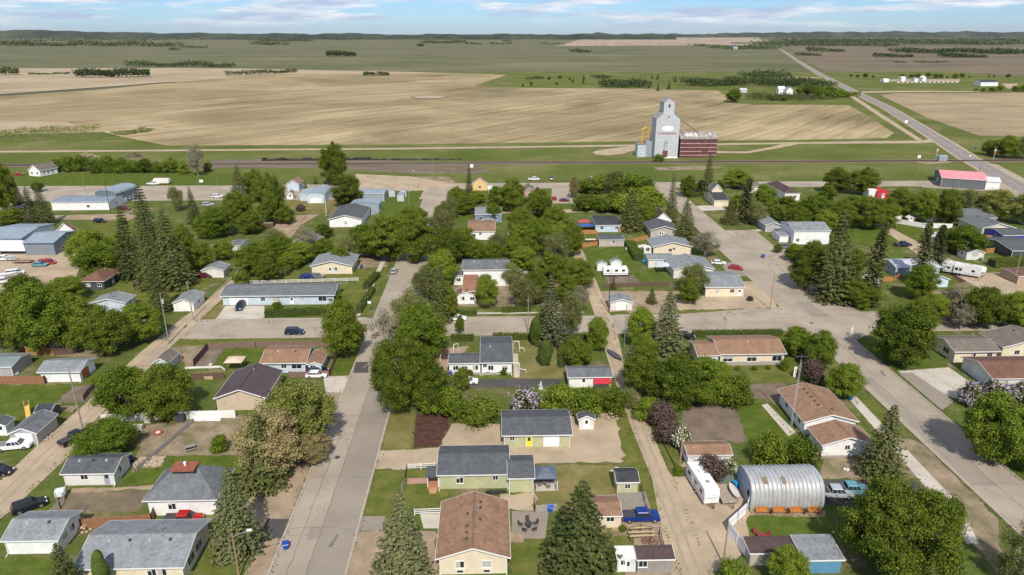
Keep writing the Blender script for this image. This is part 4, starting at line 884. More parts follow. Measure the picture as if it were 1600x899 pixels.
# far left
B('white church-like house with pale brown roof at the left end of the mown green',45,69,267,11,3.0,'y',3.0,'white','R_taupe',S='w.25 w.75',E='w.2 w.45 w.7',ov=.3,rz=-18)
B('long white building with blue-grey roof by the left frontage street',78,169,316,306,3.6,'x',.9,'white',(.19,.24,.29),S='w.63',E='d.5l',name='workshop',cat='building',ov=.3,vents=1)
B('blue-grey arch-roofed hall behind the long white building',150,184,304,286,5.0,'ay',1.8,(.14,.17,.20),'M_blue',E='G.3 w.6 W.8',name='arch_hall',cat='building',met=True,ov=.2,rz=-6)
B('steep white house with brown roof between the blue workshops and the lane',86,117,362,350,3.4,'y',3.,'white','R_brown',S='t.5',E='w.5',ov=.3)
B('blue-trimmed metal workshop at the left edge, farther of the two',-30,33,373,350,4.6,'x',1.4,'white','M_blue',name='workshop',cat='building',met=True,ov=.5,trim=trimb,S='W.8')
B('blue-trimmed metal workshop with a dark gable end behind the white semi trailer',34,83,380,361,4.4,'x',1.5,(.2,.23,.26),'M_blue',E='w.3 G.6g',name='workshop',cat='building',met=True,ov=.4,trim=trimb)
# centre
B('white bungalow with dark grey roof between the two big leafy trees and its side lawn',750,802,567,526,3.1,'x',1.5,'white','R_mid',S='w.3 t.1 w.78 l.2 l.6',E='d.5 w.8',ov=.4,base=.5,vents=2,key='pin')
B('lower west wing of the white bungalow with a small porch',700,752,568,552,2.9,'x',.8,'white','R_mid',S='w.2 w.5 w.85',name='house_wing',cat='annex',ov=.3,base=.5)
B('white garage with grey roof and a red awning next to the gravel lane',887,958,590,572,2.6,'x',.9,'white','R_grey',S='d.35w',name='garage',cat='garage',key='red')
q=BL['red'];m=MB();m.extx([(-q['d']-1.5,1.6),(-q['d']-.02,2.35),(-q['d']-.02,2.27),(-q['d']-1.5,1.52)],q['w']-3.6,q['w']-.1);o_=m.build('awning',ribbed((.55,.03,.05),.3,'x',.5,.1),q['root']);o_['label']='red sheet awning on the front'
B('olive-green garage with dark grey roof and a bright yellow door',784,895,681,640,2.7,'x',1.2,'sage','R_mid',S='t.12 d.38y g.72 ',name='garage',cat='garage',ov=.45,vents=0)
B('narrow dark-roofed shed with a white door beside the olive garage',903,931,656,641,2.3,'y',.8,'offw','R_mid',S='d.5w',name='shed',cat='shed',ov=.25)
B('olive-green house with dark patterned roof and white fenced front lawn',682,797,743,696,2.9,'x',1.3,'sage','R_mid',S='t.82 w.3',name='house',ov=.35,key='sage')
B('olive-green rear wing of the fenced house next to the gazebo',793,836,748,711,2.9,'x',1.1,'sage','R_mid',name='house_wing',cat='annex',ov=.3)
B('tan-roofed cream bungalow at the bottom edge behind the large spruce',680,798,874,768,3.1,'y',1.7,'cream','R_tan',S='l.3 l.7 w.3 w.7',vents=7,chim=1,ov=.55,key='tan')
B('small dark-roofed olive shed on a plank deck beside the lane',963,1000,754,731,2.3,'x',.7,'sage','R_dk',S='t.5',name='shed',cat='shed',ov=.2,key='deck')
B('cream shed with brown roof behind the blue pickup',928,973,807,774,2.3,'x',.7,'cream','R_tan',S='w.6',name='shed',cat='shed',ov=.25)
B('weathered plank shed with brown sloping roof at the bottom by the lane',995,1056,875,856,2.5,'shn',.5,(.30,.27,.24),'R_maroon',S='w.15',name='shed',cat='shed',ov=.2)
B('white-painted shed with slatted top joined to the plank shed',964,996,873,864,2.4,'shn',.3,(.66,.68,.68),'offw',S='t.5 d.3w',name='shed',cat='shed',ov=.1)
# mid centre
B('white two-storey house with grey-blue roof behind the dense round tree',722,796,422,405,5.2,'x',1.4,'white','R_grey',S='w.7 w.3',E='w.5',vents=3,ov=.4)
B('white lean-to with grey roof west of the two-storey house',708,725,431,422,3.,'x',.5,'white','R_grey',S='w.5',name='annex',cat='annex',ov=.2)
B('brick-red gabled wing in front of the two-storey house',722,746,455,429,3.6,'x',.8,(.26,.12,.075),(.28,.14,.09),name='annex',cat='annex',ov=.15)
B('low white cottage with a brown roof by the hedge on the cross street',712,745,462,447,2.6,'y',1.1,'white','R_brown',S='w.3 w.8',ov=.2)
B('tan-roofed white house in the trees left of the garden shed',731,774,362,344,3.2,'x',1.1,'white','R_tan',S='t.45 w.2',ov=.3,chim=1)
B('blue house with a long light grey roof north of the tan one',742,784,335,323,3.2,'x',1.0,'blue','R_lt',S='w.2 w.8',E='w.5',ov=.3,vents=1)
B('dark grey front gable of the blue house',748,776,345,338,2.9,'y',1.1,'blue','R_mid',name='annex',cat='annex',ov=.2)
B('tiny blue shed in the trees right of the tan-roofed house',792,804,363,359,2.2,'x',.4,'blue','R_mid',S='d.3',name='shed',cat='shed',ov=.1)
B('yellow gabled house with grey roof near the railway green',737,762,287,283,3.4,'y',2.6,'yellow','R_taupe',S='w.5',chim=2,ov=.25)
B('white lean-to on the east side of the yellow house',762,775,296,7,2.4,'flat',.2,'offw','offw',name='annex',cat='annex',ov=.1)
B('pink-walled cottage with a brown roof in the trees beside the parking area',818,836,299,286,3.,'y',1.6,(.5,.3,.26),'R_taupe',S='w.5')
B('small white cottage with pale roof deep among the dark trees',838,852,326,320,2.5,'y',1.2,'beige','offw',name='shed',cat='shed')
B('tiny white playhouse beside the lane under the spiky hedge trees',892,908,478,469,1.9,'y',.9,'white','white',name='playhouse',cat='shed',ov=.1,S='d.5')
B('white shed with a curved pale roof at the lane corner',953,990,473,457,2.4,'y',1.0,'offw','R_lt',S='g.5',name='garage',cat='garage',ov=.3)
# centre right
B('light blue garage with dark slate roof next to the covered play things',930,971,352,337,2.8,'x',1.0,'ltblue','R_dk',S='w.25 w.85',name='garage',cat='garage',ov=.3)
B('grey low garage with slate roof in front of the light blue one',936,976,375,366,2.5,'x',.7,'taupe','R_mid',S='w.55',name='garage',cat='garage',ov=.25)
B('grey house with slate gable roof and cream front right of the big spruce',1016,1061,360,341,3.,'y',1.5,'taupe','R_mid',S='w.35 d.45',W='w.5',vents=3,ov=.5)
B('white house with a steep dark roof between two spruces',1022,1050,345,322,3.2,'y',3.,'white','R_maroon',S='w.5',ov=.2)
B('cream bungalow with broad light grey gable roof above the small white summerhouse',1020,1083,386,366,3.,'y',1.6,'cream','R_lt',S='w.45 t.55',W='d.5',vents=3,ov=.5)
B('tiny white summerhouse with a big window on the lawn',1006,1019,388,384,2.2,'y',.5,'offw','offw',S='w.5',name='summerhouse',cat='shed',ov=.12)
B('grey side wing with pale roof behind the metal carport',1013,1056,406,396,2.7,'x',.7,'offw','R_lt',S='d.3w',name='annex',cat='annex',ov=.25)
B('light grey roofed bungalow beside the red and white parked cars',1052,1118,421,396,3.,'y',1.5,'offw','R_lt',vents=1,chim=1,ov=.4)
B('pale grey hip-roofed cream house on the bare tan lot',1102,1166,449,424,3.,'x',1.4,'cream','R_lt',S='w.3 w.7 d.9w',vents=0,ov=.4)
B('orange and brown hip-roofed ranch house behind the clipped hedge',1124,1231,554,524,3.,'x',1.4,'cream','R_tan',S='W.12 W.5 W.9',W='',vents=1,ov=.5,base=.9,key='ranch')
B('lower west wing of the orange-brown ranch house with the front step',1090,1126,556,532,2.9,'x',1.1,'cream','R_tan',S='w.4 d.85w',name='house_wing',cat='annex',ov=.4,base=.5)
B('tan-roofed bungalow beside the tall antenna mast, rear part',1256,1344,660,597,2.9,'y',1.5,'white','R_tan',W='w.2 w.4 w.7',vents=6,ov=.5)
B('white gabled front part of the tan-roofed bungalow beside the spruce',1284,1372,696,655,2.9,'y',1.5,'white','R_tan',S='t.5',name='house_wing',cat='annex',ov=.5,base=.5)
B('white shed with tan roof behind the purple-leaved shrub',1074,1146,712,689,2.4,'x',.8,'white','R_tan',name='garage',cat='garage',ov=.3,W='w.5')
B('bright blue shed with flat light roof under the large tree at the bottom',1256,1322,876,838,2.5,'shn',.4,(.10,.27,.42),'R_lt',name='shed',cat='shed',ov=.3)
B('brown-roofed shed behind the white board fence at the bottom',1172,1250,865,840,2.3,'shn',.3,'taupe','R_maroon',name='shed',cat='shed',ov=.2)
B('white-walled house with pale roof almost hidden by the large tree at the bottom',1385,1475,832,762,3.,'y',1.4,'white','R_lt',name='house',ov=.4)
# right
B('house with grey-brown roof at the right edge behind the parking pad',1492,1566,550,524,2.9,'x',1.3,'cream','R_taupe',W='W.4',S='w.45 w.85',chim=1,ov=.6)
B('grey-brown gable roof of the right edge house, taller part',1567,1670,543,507,3.2,'y',2.,'cream','R_taupe',S='w.25',name='house_wing',cat='annex',ov=.5,vents=2)
B('white double garage with reddish brown roof at the right edge',1551,1710,592,556,2.8,'x',1.6,'offw','R_brown',W='G.3l g.75l',name='garage',cat='garage',ov=.4)
B('white barn-sized house with a pale grey roof and small side garage',1241,1300,361,346,5.0,'x',1.5,'white','R_lt',S='w.12',W='w.3 u.5',ov=.3,key='barn')
B('little white side garage west of the barn-sized white house',1218,1234,369,360,2.4,'x',.5,'white','R_lt',S='g.5',name='garage',cat='garage',ov=.2)
B('grey-walled house with light roof left of the barn-sized house',1196,1222,352,334,2.8,'y',1.,'greyw','R_lt',W='w.5',ov=.4)
B('grey house with white upper gable by the bend of the street',1112,1130,298,284,4.6,'y',2.8,'cream','R_grey',S='w.35 w.65',W='w.3 w.7',ov=.3)
B('cream lower porch wing with slate roof in front of the grey gabled house',1116,1140,313,300,2.8,'x',1.6,'cream','R_dk',W='w.3 w.7',name='porch_wing',cat='annex',ov=.3)
B('white house with maroon hip roof near the frontage street',1226,1252,302,286,3.4,'hip',1.8,'white','R_maroon',S='w.4 w.7',ov=.3)
B('small white gabled shed below the maroon-roofed house',1214,1226,323,317,2.2,'y',1.2,'white','white',name='shed',cat='shed',ov=.2)
B('pale cream cottage peeking out left of the maroon-roofed house',1170,1190,292,284,3.,'x',1.2,'offw','R_taupe')
B('white shed with arched roof beside the bright red shed',1358,1372,299,292,3.,'ay',.9,'white','white',name='shed',cat='shed',ov=.1)
B('bright red shed beside the white arched one',1372,1390,301,293,2.8,'ay',.9,'M_red','M_red',name='shed',cat='shed',ov=.1,S='d.5')
X_,Y_=U(1497,287.5);house('large hall with pink metal roof and dark walls at the frontage street',X_,Y_,19,24,4.6,'x',1.8,(.12,.13,.14),(.80,.30,.32),'','','G.5g','pink_roof_hall','building',.3,0,0,trimw,0,False,None,None,True,-24)
X_,Y_=U(1537,293);house('white annex east of the pink-roofed hall',X_,Y_,11,11,4.,'x',1.2,C['white'],(.72,.72,.72),'w.3','','','annex','annex',.3,0,0,trimw,0,False,None,None,True,-24)
B('white garage with pale grey roof beside the white board fence',1377,1411,338,328,2.8,'y',1.5,'white','R_lt',ov=.3,W='w.5',S='w.5',name='garage',cat='garage')
B('tiny pink playhouse between the white garage and the white box shed',1419,1430,341,338,1.8,'y',.7,(.6,.42,.38),'offw',name='playhouse',cat='shed',ov=.15,S='d.5')
B('plain white box shed beside the white pickup',1447,1471,334,5,3.,'flat',.1,'white','offw',name='shed',cat='shed',ov=.05)
B('grey-roofed pale green bungalow with two gables right of the white pickup',1512,1560,341,325,3.,'x',1.8,(.36,.42,.4),'R_grey',S='g.2',chim=1,ov=.4)
B('grey-roofed front wing of the pale green bungalow',1535,1590,357,334,3.,'y',1.8,'cream','R_grey',W='w.5',name='house_wing',cat='annex',ov=.4,vents=3)
B('bright blue house with dark roof at the right edge',1568,1610,368,356,3.,'x',1.,(.02,.07,.42),'R_mid',W='w.4',ov=.3)
B('dark grey house with slate roof at the right edge near the wood fence',1582,1640,392,370,3.,'x',1.3,'dark','R_mid',ov=.3)
B('cream garage with black roof and hand-lettered lines on its front',1511,1541,395,383,2.6,'y',1.0,'offw','R_dk',W='w.5',name='garage',cat='garage',ov=.3,S='',key='let')
B('flat white carport roof between the black-roofed garage and wood fence',1518,1534,381,6,2.1,'flat',.1,'white','white',name='carport',cat='carport',ov=.05)
B('teal house with pale metal roof behind the leafy tree by the camper',1400,1472,418,404,3.0,'x',1.0,(.30,.40,.46),'M_grey',met=True,W='w.5',S='w.9',ov=.3)
B('little light blue gabled garage south of the parked camper',1454,1486,437,428,2.5,'y',1.1,(.55,.66,.76),'R_grey',S='w.5',name='garage',cat='garage',ov=.3)
B('light blue gable house end peeking out right of the open spruce',1352,1378,437,425,3.2,'y',1.6,(.45,.58,.70),'offw',S='w.4 w.7',ov=.2)
B('white gable behind the leafy trees near the grey camper lane',1458,1476,372,366,3.,'y',1.6,'white','white',name='shed',cat='shed',ov=.2)
B('tan shed cut by the right edge beside the tan parking area',1592,1640,432,8,2.6,'x',.6,(.4,.3,.2),'R_brown',name='shed',cat='shed',ov=.2)
# far farmyards
B('white farmhouse with steep gables in the windbreak left of the highway',1217,1228,139.5,9,6,'x',3,'white','white',S='w.3 w.7',name='farmhouse')
B('white side gable of the farmhouse beside the highway',1229,1240,141,9,5.5,'y',3.5,'white','R_lt',name='farmhouse_wing',cat='annex',S='w.5')
B('long white arena hall at the right on the far green',1533,1561,128.5,16,5.5,'x',2.5,'white','R_dk',name='farm_hall',cat='building',S='w.3 w.5 w.8')
B('small white box building at the left of the far yard',1409,1416,121,9,6,'x',1,'white','white',name='farm_shed',cat='shed')
B('white low shed in the middle of the far yard',1429,1436,123,9,5,'x',1,'white','M_blue',name='farm_shed',cat='shed')
B('white shed with curved roof, right of the middle far shed',1442,1448,121,9,6,'y',2,'white','white',name='farm_shed',cat='shed')
B('flat white livestock shelter nearest the highway in the far yard',1381,1390,124.5,9,4,'x',1,'white','white',name='farm_shed',cat='shed')
B('pair of grey far barns seen as one beside the distant highway wood',1146,1153,74.5,30,9,'x',4,'M_grey','M_blue',name='farm_barn',cat='barn')
B('grey-roofed shed in the trees left of the farmhouse',1157,1168,140.5,9,3.5,'x',1.5,'M_grey','M_grey',name='farm_shed',cat='shed')
# quonset
def quonset():
    X0,Y0=U(1172,798,0);X1,_=U(1288,798,0);Xt,Yt=U(1230,731,5.0)
    D=2*(Yt-Y0)*.9;W=X1-X0;root=empty('quonset_hut',((X0+X1)/2,Y0+D/2,0),0,'corrugated silver quonset hut with two rusty roof patches and orange benches along it','quonset hut')
    K=22;r=D/2;Hq=4.6;nx=17*8
    v=[];f=[]
    for i in range(nx+1):
        x=-W/2+W*i/nx;rip=.2*math.sin(2*math.pi*17*i/nx)
        for j in range(K+1):
            th=math.pi*j/K;c=math.cos(th);s=math.sin(th)
            yy=-math.copysign(abs(c)**.62,c)*(r+rip*.9);zz=(s**.75)*(Hq+rip) if s>0 else 0
            v.append((x,yy,max(zz,0)))
    for i in range(nx):
        for j in range(K):
            a=i*(K+1)+j;f.append((a,a+1,a+K+2,a+K+1))
    m=MB();m.v=v;m.f=f;sh=m.build('shell',plain((.52,.525,.52),.5,.4,var=.18,scale=.8),root,smooth=True)
    for s,x in((-1,-W/2+.15),(1,W/2-.15)):
        pr=[]
        for j in range(K+1):
            th=math.pi*j/K;c=math.cos(th);q=math.sin(th);pr.append((-math.copysign(abs(c)**.62,c)*(r-.1),max((max(q,0)**.75)*(Hq-.1),0)))
        e=MB();e.extx(pr,x-.06,x+.06);e.build('end_wall',plain((.40,.46,.54),.5),root)
    w_=MB();w_.box(-W/2+.02,-W/2+.08,-2.2,-1.6,1.6,2.6);w_.build('window',glass,root)
    for xc in(-W/2+2.3,-W/2+5.3):
        p=MB();pts=[]
        for j in (12,13,14):pass
        n0=[]
        for th in np.linspace(.98,1.32,6):
            c=math.cos(th);s=math.sin(th);n0.append((-math.copysign(abs(c)**.62,c)*(r+.24),(s**.75)*(Hq+.24)))
        for (ya,za),(yb,zb) in zip(n0[:-1],n0[1:]):p.hull([(xc-.28,ya,za),(xc+.28,ya,za),(xc+.28,yb,zb),(xc-.28,yb,zb)],[(xc-.28,ya,za+.03),(xc+.28,ya,za+.03),(xc+.28,yb,zb+.03),(xc-.28,yb,zb+.03)])
        p.build('rusty_patch',plain((.22,.15,.09),.9,var=.3),root)
    return root,X0,X1,Y0
QR,QX0,QX1,QY=quonset()
# grain elevator
def elevator():
    X,Y=U(1040,247.5);mpp=pxm(X,Y,15)
    W=37*mpp*1.0;D=11.5
    root=empty('grain_elevator',(X,Y+D/2,0),0,'tall silver-white grain elevator with faded red lettering and cupola','grain elevator')
    wm=siding((.47,.49,.51),pitch=1.2);a=W/2;zs=zat(X,Y,186);zc=zat(X,Y,177);zt=zat(X,Y,160);zp=zat(X,Y,153)
    ca=a*.46;b=D/2
    w=MB();w.exty([(-a,0),(a,0),(a,zs),(ca,zc),(-ca,zc),(-a,zs)],-b,b);w.build('tower_wall',wm,root)
    r=MB()
    for s in(-1,1):r.beam((s*a*1.03,-b-.2,zs+.05),(s*ca,-b-.2,zc+.2),.01,.01)
    r=MB()
    for s in(-1,1):
        r.hull([(s*a*1.04,-b-.3,zs-.2),(s*ca,-b-.3,zc+.02),(s*ca,b+.3,zc+.02),(s*a*1.04,b+.3,zs-.2)],[(s*a*1.04,-b-.3,zs+.15),(s*ca,-b-.3,zc+.4),(s*ca,b+.3,zc+.4),(s*a*1.04,b+.3,zs+.15)])
    r.build('shoulder_roof',plain((.30,.29,.28),.8,var=.25),root)
    c=MB();c.exty([(-ca*.97,zc-.3),(ca*.97,zc-.3),(ca*.97,zt),(0,zp-.3),(-ca*.97,zt)],-b*.97,b*.8);cu=c.build('cupola',wm,root)
    cr=MB();cr.exty([(-ca*1.08,zt-.1),(0,zp),(ca*1.08,zt-.1),(ca*1.08,zt-.35),(0,zp-.3),(-ca*1.08,zt-.35)],-b,b*.83);cr.build('cupola_roof',plain((.27,.26,.26),.8,var=.25),cu)
    for x,z,s in((.1,zt-2.8,1.),(.3,zc-2.6,.55),(-.6,zc-2.6,.35)):
        g=MB();g.box(x-s/2,x+s/2,-b-.06,-b+.02,z,z+s*1.6);g.build('window',glass,cu if z>zc else root)
    # faded oval badge and red script, low-set door and spouts
    ov=MB();K=24;bt=[(a*.62*math.cos(t)*.82,-b-.012,zs*.76+zs*.068*math.sin(t)) for t in [2*math.pi*i/K for i in range(K)]]
    ov.hull(bt,[(x,y-.02,z) for x,y,z in bt]);ov.build('oval_badge',plain((.78,.77,.72),.8),root)
    fr=plain((.38,.16,.17),.9,var=.4,scale=.9)
    arc=MB()
    for i in range(9):
        t0=math.pi*(.15+.7*i/9);t1=math.pi*(.15+.7*(i+1)/9)
        arc.beam((a*.66*math.cos(t0),-b-.03,zs*.76+zs*.078*math.sin(t0)),(a*.66*math.cos(t1),-b-.03,zs*.76+zs*.078*math.sin(t1)),.03,.28)
    arc.build('faded_arch_stripe',plain((.56,.47,.47),.9,var=.3,scale=.8),root)
    g=random.Random(3);le=MB();x=-a*.84
    le.beam((x+.25,-b-.03,zs*.61),(x+.05,-b-.03,zs*.61+1.6),.03,.22);le.beam((x+.25,-b-.03,zs*.61),(x+.75,-b-.03,zs*.61+.05),.03,.2);x+=.95
    while x<a*.8:    # weathered script, illegible strokes as in the photograph
        hh=g.uniform(.8,1.2);le.beam((x,-b-.03,zs*.61),(x+.12,-b-.03,zs*.61+hh),.03,.26);le.beam((x+.12,-b-.03,zs*.61+hh),(x+.38,-b-.03,zs*.61+hh*.8),.03,.22);le.beam((x+.38,-b-.03,zs*.61+hh*.8),(x+.42,-b-.03,zs*.61),.03,.2);x+=.62
    le.build('faded_lettering',fr,root)
    d=MB();d.box(-2.1,.9,-b-.12,-b+.02,1.4,4.6);d.hull([(-2.1,-b-.12,1.4),(.9,-b-.12,1.4),(.9,-b+.02,1.4),(-2.1,-b+.02,1.4)],[(-1.6,-b-.12,.5),(.4,-b-.12,.5),(.4,-b+.02,.5),(-1.6,-b+.02,.5)]);d.build('loading_door',plain((.17,.05,.05),.8,var=.3),root)
    sp=MB();sp.beam((-1.4,-b-.15,4.6),(-1.1,-b-.15,10.5),.22,.22);sp.beam((.1,-b-.15,6),(.1,-b-.15,10),.16,.16);sp.beam((-.3,-b-.15,8.6),(.1,-b-.15,11),.12,.12);sp.build('spout',plain((.10,.06,.055),.7),root)
    tr=MB();tr.box(-a*.98,-a*.35,-b-.1,-b-.01,10.6,10.8);tr.box(-a-.05,a+.05,-b-.12,-b-.005,0,.9);tr.box(1.1,3.6,-b-.08,-b-.01,4.3,4.5);tr.box(-4.3,-2.4,-b-.08,-b-.01,4.3,4.5);tr.build('wall_trim',whitep,root)
    # boot shed on the west
    bx=MB();bx.box(-a-9.2,-a-4.1,-1,6.5,0,7.4);bo=bx.build('drive_shed',siding((.48,.52,.55),pitch=1.),root)
    br=MB();br.box(-a-9.4,-a-3.9,-1.2,6.7,7.4,7.7);br.build('shed_roof',plain((.28,.2,.17),.8,var=.3),bo)
    ln=MB();ln.box(-a-4.1,-a+.0,0,b,0,9);ln.build('side_bin',plain((.33,.38,.42),.6,.3,var=.3),root)
    # conveyor down to the annex
    cv=MB();p=(ca*1.3,-1,zc-1.5);q=(a+15,-.5,13.0);cv.beam(p,q,.35,.35);cv.beam((p[0]+1.5,-1,zc-7.5),(a+5.6,-.5,12.8),.25,.25)
    for t in(.35,.5,.62):
        cv.beam((p[0]+(q[0]-p[0])*t,-.8,p[2]+(q[2]-p[2])*t),(p[0]+(q[0]-p[0])*t-.5,-.8,p[2]+(q[2]-p[2])*t-3),.12,.12)
    cv.build('conveyor',plain((.12,.06,.05),.7),root)
    # annex
    AX0=a+1.5;AX1=AX0+58*mpp;AD=11;ah=zat(X,Y,217)
    rt=empty('elevator_annex',(X+(AX0+AX1)/2,Y+AD/2+1,0),0,'long dark red annex with pale stripes and white roof scrawl beside the elevator','grain annex')
    L=(AX1-AX0)/2;w=MB();w.extx([(-AD/2,0),(AD/2,0),(AD/2,ah),(0,ah+3.4),(-AD/2,ah)],-L,L);w.build('wall',plain((.125,.045,.045),.85,var=.4,scale=.5),rt)
    ro=MB();ro.extx([(-AD/2-.6,ah-.2),(0,ah+3.7),(AD/2+.6,ah-.2),(AD/2+.6,ah-.5),(0,ah+3.4),(-AD/2-.6,ah-.5)],-L-.4,L+.4);rf=ro.build('roof',plain((.26,.225,.20),.9,var=.25,scale=.4),rt)
    st=MB()
    for i in range(5):
        z=ah*(.12+.2*i);st.box(-L-.05,L+.05,-AD/2-.1,-AD/2-.01,z,z+.35)
    st.build('pale_stripes',plain((.50,.36,.34),.8,var=.3,scale=.4),rt)
    sk=MB();g=random.Random(5);nrm=Vector((0,-3.9,AD/2+.6)).normalized()
    def on(u,v):   # point on the south slope: u along, v from eave to ridge
        y=-AD/2-.6+v*(AD/2+.6);z=ah-.2+v*3.9;return Vector((u,y,z))+nrm*.05
    u=-L*.72
    strokes=[(0,.45,.4,.8),(.4,.8,.8,.35),(1.2,.3,1.6,.85),(1.6,.85,2.0,.4),(2.6,.35,3.0,.85),(3.0,.85,3.3,.35),(3.3,.35,3.8,.75),(4.2,.3,4.4,.8),(4.4,.5,5.0,.55),(5.4,.3,5.6,.75),(6.2,.25,6.6,.9),(6.6,.9,7.1,.3),(7.4,.3,8.3,.35),(9.4,.3,9.6,.5),(11.2,.5,12.4,.3),(12.4,.3,13.2,.65),(14.6,.6,15.0,.9),(15.,.9,15.5,.45),(17.6,.3,17.9,.5)]
    for p0,q0,p1,q1 in strokes:sk.beam(on(u+p0,q0*.85),on(u+p1,q1*.85),.34,.05)
    sk.beam(on(-L*.95,.15),on(-L*.9,.3),.4,.05)
    sk.build('roof_scrawl',plain((.78,.77,.74),.8),rf)
    wn=MB();wn.box(2.,6,-AD/2-.13,-AD/2-.02,ah*.33,ah*.5);wn.build('hatch',plain((.11,.035,.04),.8),rt)
    # yellow auger leg beside the elevator
    au=empty('grain_auger',(X-a-5.5,Y+9,0),0,'yellow bent grain auger spout standing behind the drive shed','auger')
    m=MB();m.tube((-.6,0,0),(-.6,0,15.5),.55,.5,8);m.tube((-.6,0,15.5),(1.6,0,17.2),.6,.55,8);m.tube((1.6,0,17.2),(3.2,0,15.6),.55,.45,8);m.tube((3.2,0,15.6),(3.4,0,11),.45,.4,8);m.build('pipe',plain((.55,.33,.03),.6,var=.2),au)
    l=MB()
    for p in((4.6,0,0),(5.4,1,0)):l.beam(p,(4.4,0,13.5),.25,.25)
    l.beam((3.4,0,9),(5.2,0,8.5),.2,.2);l.beam((3.8,0,12),(5.,0,13.6),.2,.2);l.build('support_leg',plain((.06,.06,.06),.7),au)
elevator()
# ------------------------------------------------------------------ vehicles
tyre=plain((.018,.018,.018),.9);rim=plain((.45,.45,.46),.35,.7);lampw=plain((.75,.75,.7),.2);lampr=plain((.45,.02,.02),.3)
VC=dict(white=(.78,.78,.78),black=(.012,.013,.016),navy=(.015,.025,.06),blue=(.008,.035,.21),silver=(.42,.44,.47),grey=(.18,.19,.20),maroon=(.13,.012,.022),red=(.40,.015,.015),teal=(.12,.30,.36),ltblue=(.25,.42,.58),green=(.05,.09,.06),brown=(.25,.10,.05))
def wheels(root,xs,w,r=.34):
    for x in xs:
        for s in(-1,1):
            t=MB();t.tube((x,s*(w/2-.22),r),(x,s*(w/2+.01),r),r,r,14);to=t.build('wheel',tyre,root)
            q=MB();q.tube((x,s*(w/2-.05),r),(x,s*(w/2+.03),r),r*.62,r*.55,10);q.build('rim',rim,to)
def vehicle(kind,label,px,py,hd,col,group=None):
    X,Y=U(px,py);cm={'car':'car','suv':'suv','van':'minivan','pickup':'pickup_truck'}[kind]
    root=empty(cm,(X,Y,0),R(90-hd),label,{'car':'car','suv':'car','van':'minivan','pickup':'pickup'}[kind],group)
    paint=plain(VC[col],.25,.1,var=.04)
    L,W={'car':(4.6,1.78),'suv':(4.7,1.88),'van':(5.0,1.95),'pickup':(5.7,1.98)}[kind];h=L/2;w=W/2
    belt={'car':.92,'suv':1.05,'van':1.05,'pickup':1.12}[kind];top={'car':1.42,'suv':1.74,'van':1.76,'pickup':1.84}[kind];z0=.26
    if kind=='pickup':prof=[(-h,.45),(-h+.05,belt),(h-1.35,belt),(h-.25,belt-.08),(h,.8),(h,.4),(h-.2,z0+.1),(-h+.2,z0+.12)]
    else:prof=[(-h,.45),(-h+.06,.8),(-h+.2,belt),(h-1.25,belt),(h-.3,belt-.2),(h,.66),(h,.4),(h-.15,z0),(-h+.15,z0)]
    b=MB();b.exty(prof,-w,w);b.build('body',paint,root,bev=.05)
    if kind=='car':c0,c1,t0,t1=-h+.35,h-1.15,-h+1.05,h-1.95
    elif kind=='suv':c0,c1,t0,t1=-h+.12,h-1.2,-h+.4,h-1.9
    elif kind=='van':c0,c1,t0,t1=-h+.1,h-.75,-h+.35,h-1.75
    else:c0,c1,t0,t1=-h+2.0,h-1.25,-h+2.25,h-2.0
    g=MB();g.hull([(c0,-w+.06,belt-.02),(c1,-w+.06,belt-.02),(c1,w-.06,belt-.02),(c0,w-.06,belt-.02)],[(t0,-w+.26,top-.06),(t1,-w+.26,top-.06),(t1,w-.26,top-.06),(t0,w-.26,top-.06)]);g.build('windows',glass,root)
    r=MB();r.hull([(t0-.12,-w+.19,top-.1),(t1+.14,-w+.19,top-.1),(t1+.14,w-.19,top-.1),(t0-.12,w-.19,top-.1)],[(t0,-w+.28,top),(t1,-w+.28,top),(t1,w-.28,top),(t0,w-.28,top)])
    for s in(-1,1):
        for q in(.0,.38,.7,1.):
            xb=c0+(c1-c0)*q;xt=t0+(t1-t0)*q;r.beam((xb,s*(w-.055),belt),(xt,s*(w-.25),top-.04),.06,.05)
    r.build('roof',paint,root)
    wheels(root,(-h+.95,h-.9),W,.33 if kind=='car' else .38)
    for s in(-1,1):
        m=MB();m.box(h-.16,h+.015,s*(w-.34)-.17,s*(w-.34)+.17,.62,.8);m.build('headlight',lampw,root)
        m=MB();m.box(-h-.015,-h+.1,s*(w-.2)-.12,s*(w-.2)+.12,.68,.98);m.build('tail_light',lampr,root)
    bu=MB();bu.box(h-.1,h+.05,-w+.1,w-.1,.36,.54);bu.build('bumper',metaldk if kind!='pickup' else rim,root);bu=MB();bu.box(-h-.06,-h+.08,-w+.1,w-.1,.38,.56);bu.build('bumper',metaldk if kind!='pickup' else rim,root)
    if kind=='pickup':
        bd=MB();bd.box(-h+.1,-h+1.9,-w+.14,w-.14,belt-.015,belt+.02);bd.build('cargo_bed',plain((.05,.05,.055),.7) if col!='white' else plain((.2,.2,.2),.7),root)
    return root
V=vehicle
V('pickup','white pickup with its nose towards the lane in front of the small grey garage',23,701,80,'white')
V('suv','black car nosed up beside the garage at the left edge near the bottom',47,795,52,'black')
V('pickup','dark pickup half under the bushy tree beside the left lane',119,688,28,'black')
V('suv','black wagon driving on the cross street past the clipped hedge',461,522,90,'navy')
V('suv','dark blue van parked on the concrete pad of the long pale blue building',376,482,178,'navy')
V('car','silver car parked at the kerb of the middle street',616,426,4,'silver')
V('van','maroon minivan beside the small white garage on the grass',319,434,90,'maroon')
V('suv','dark car in the shade under the tall spruces beside the brown-roofed house',223,448,90,'black')
V('car','grey car parked behind the white rail fence',495,434,95,'grey')
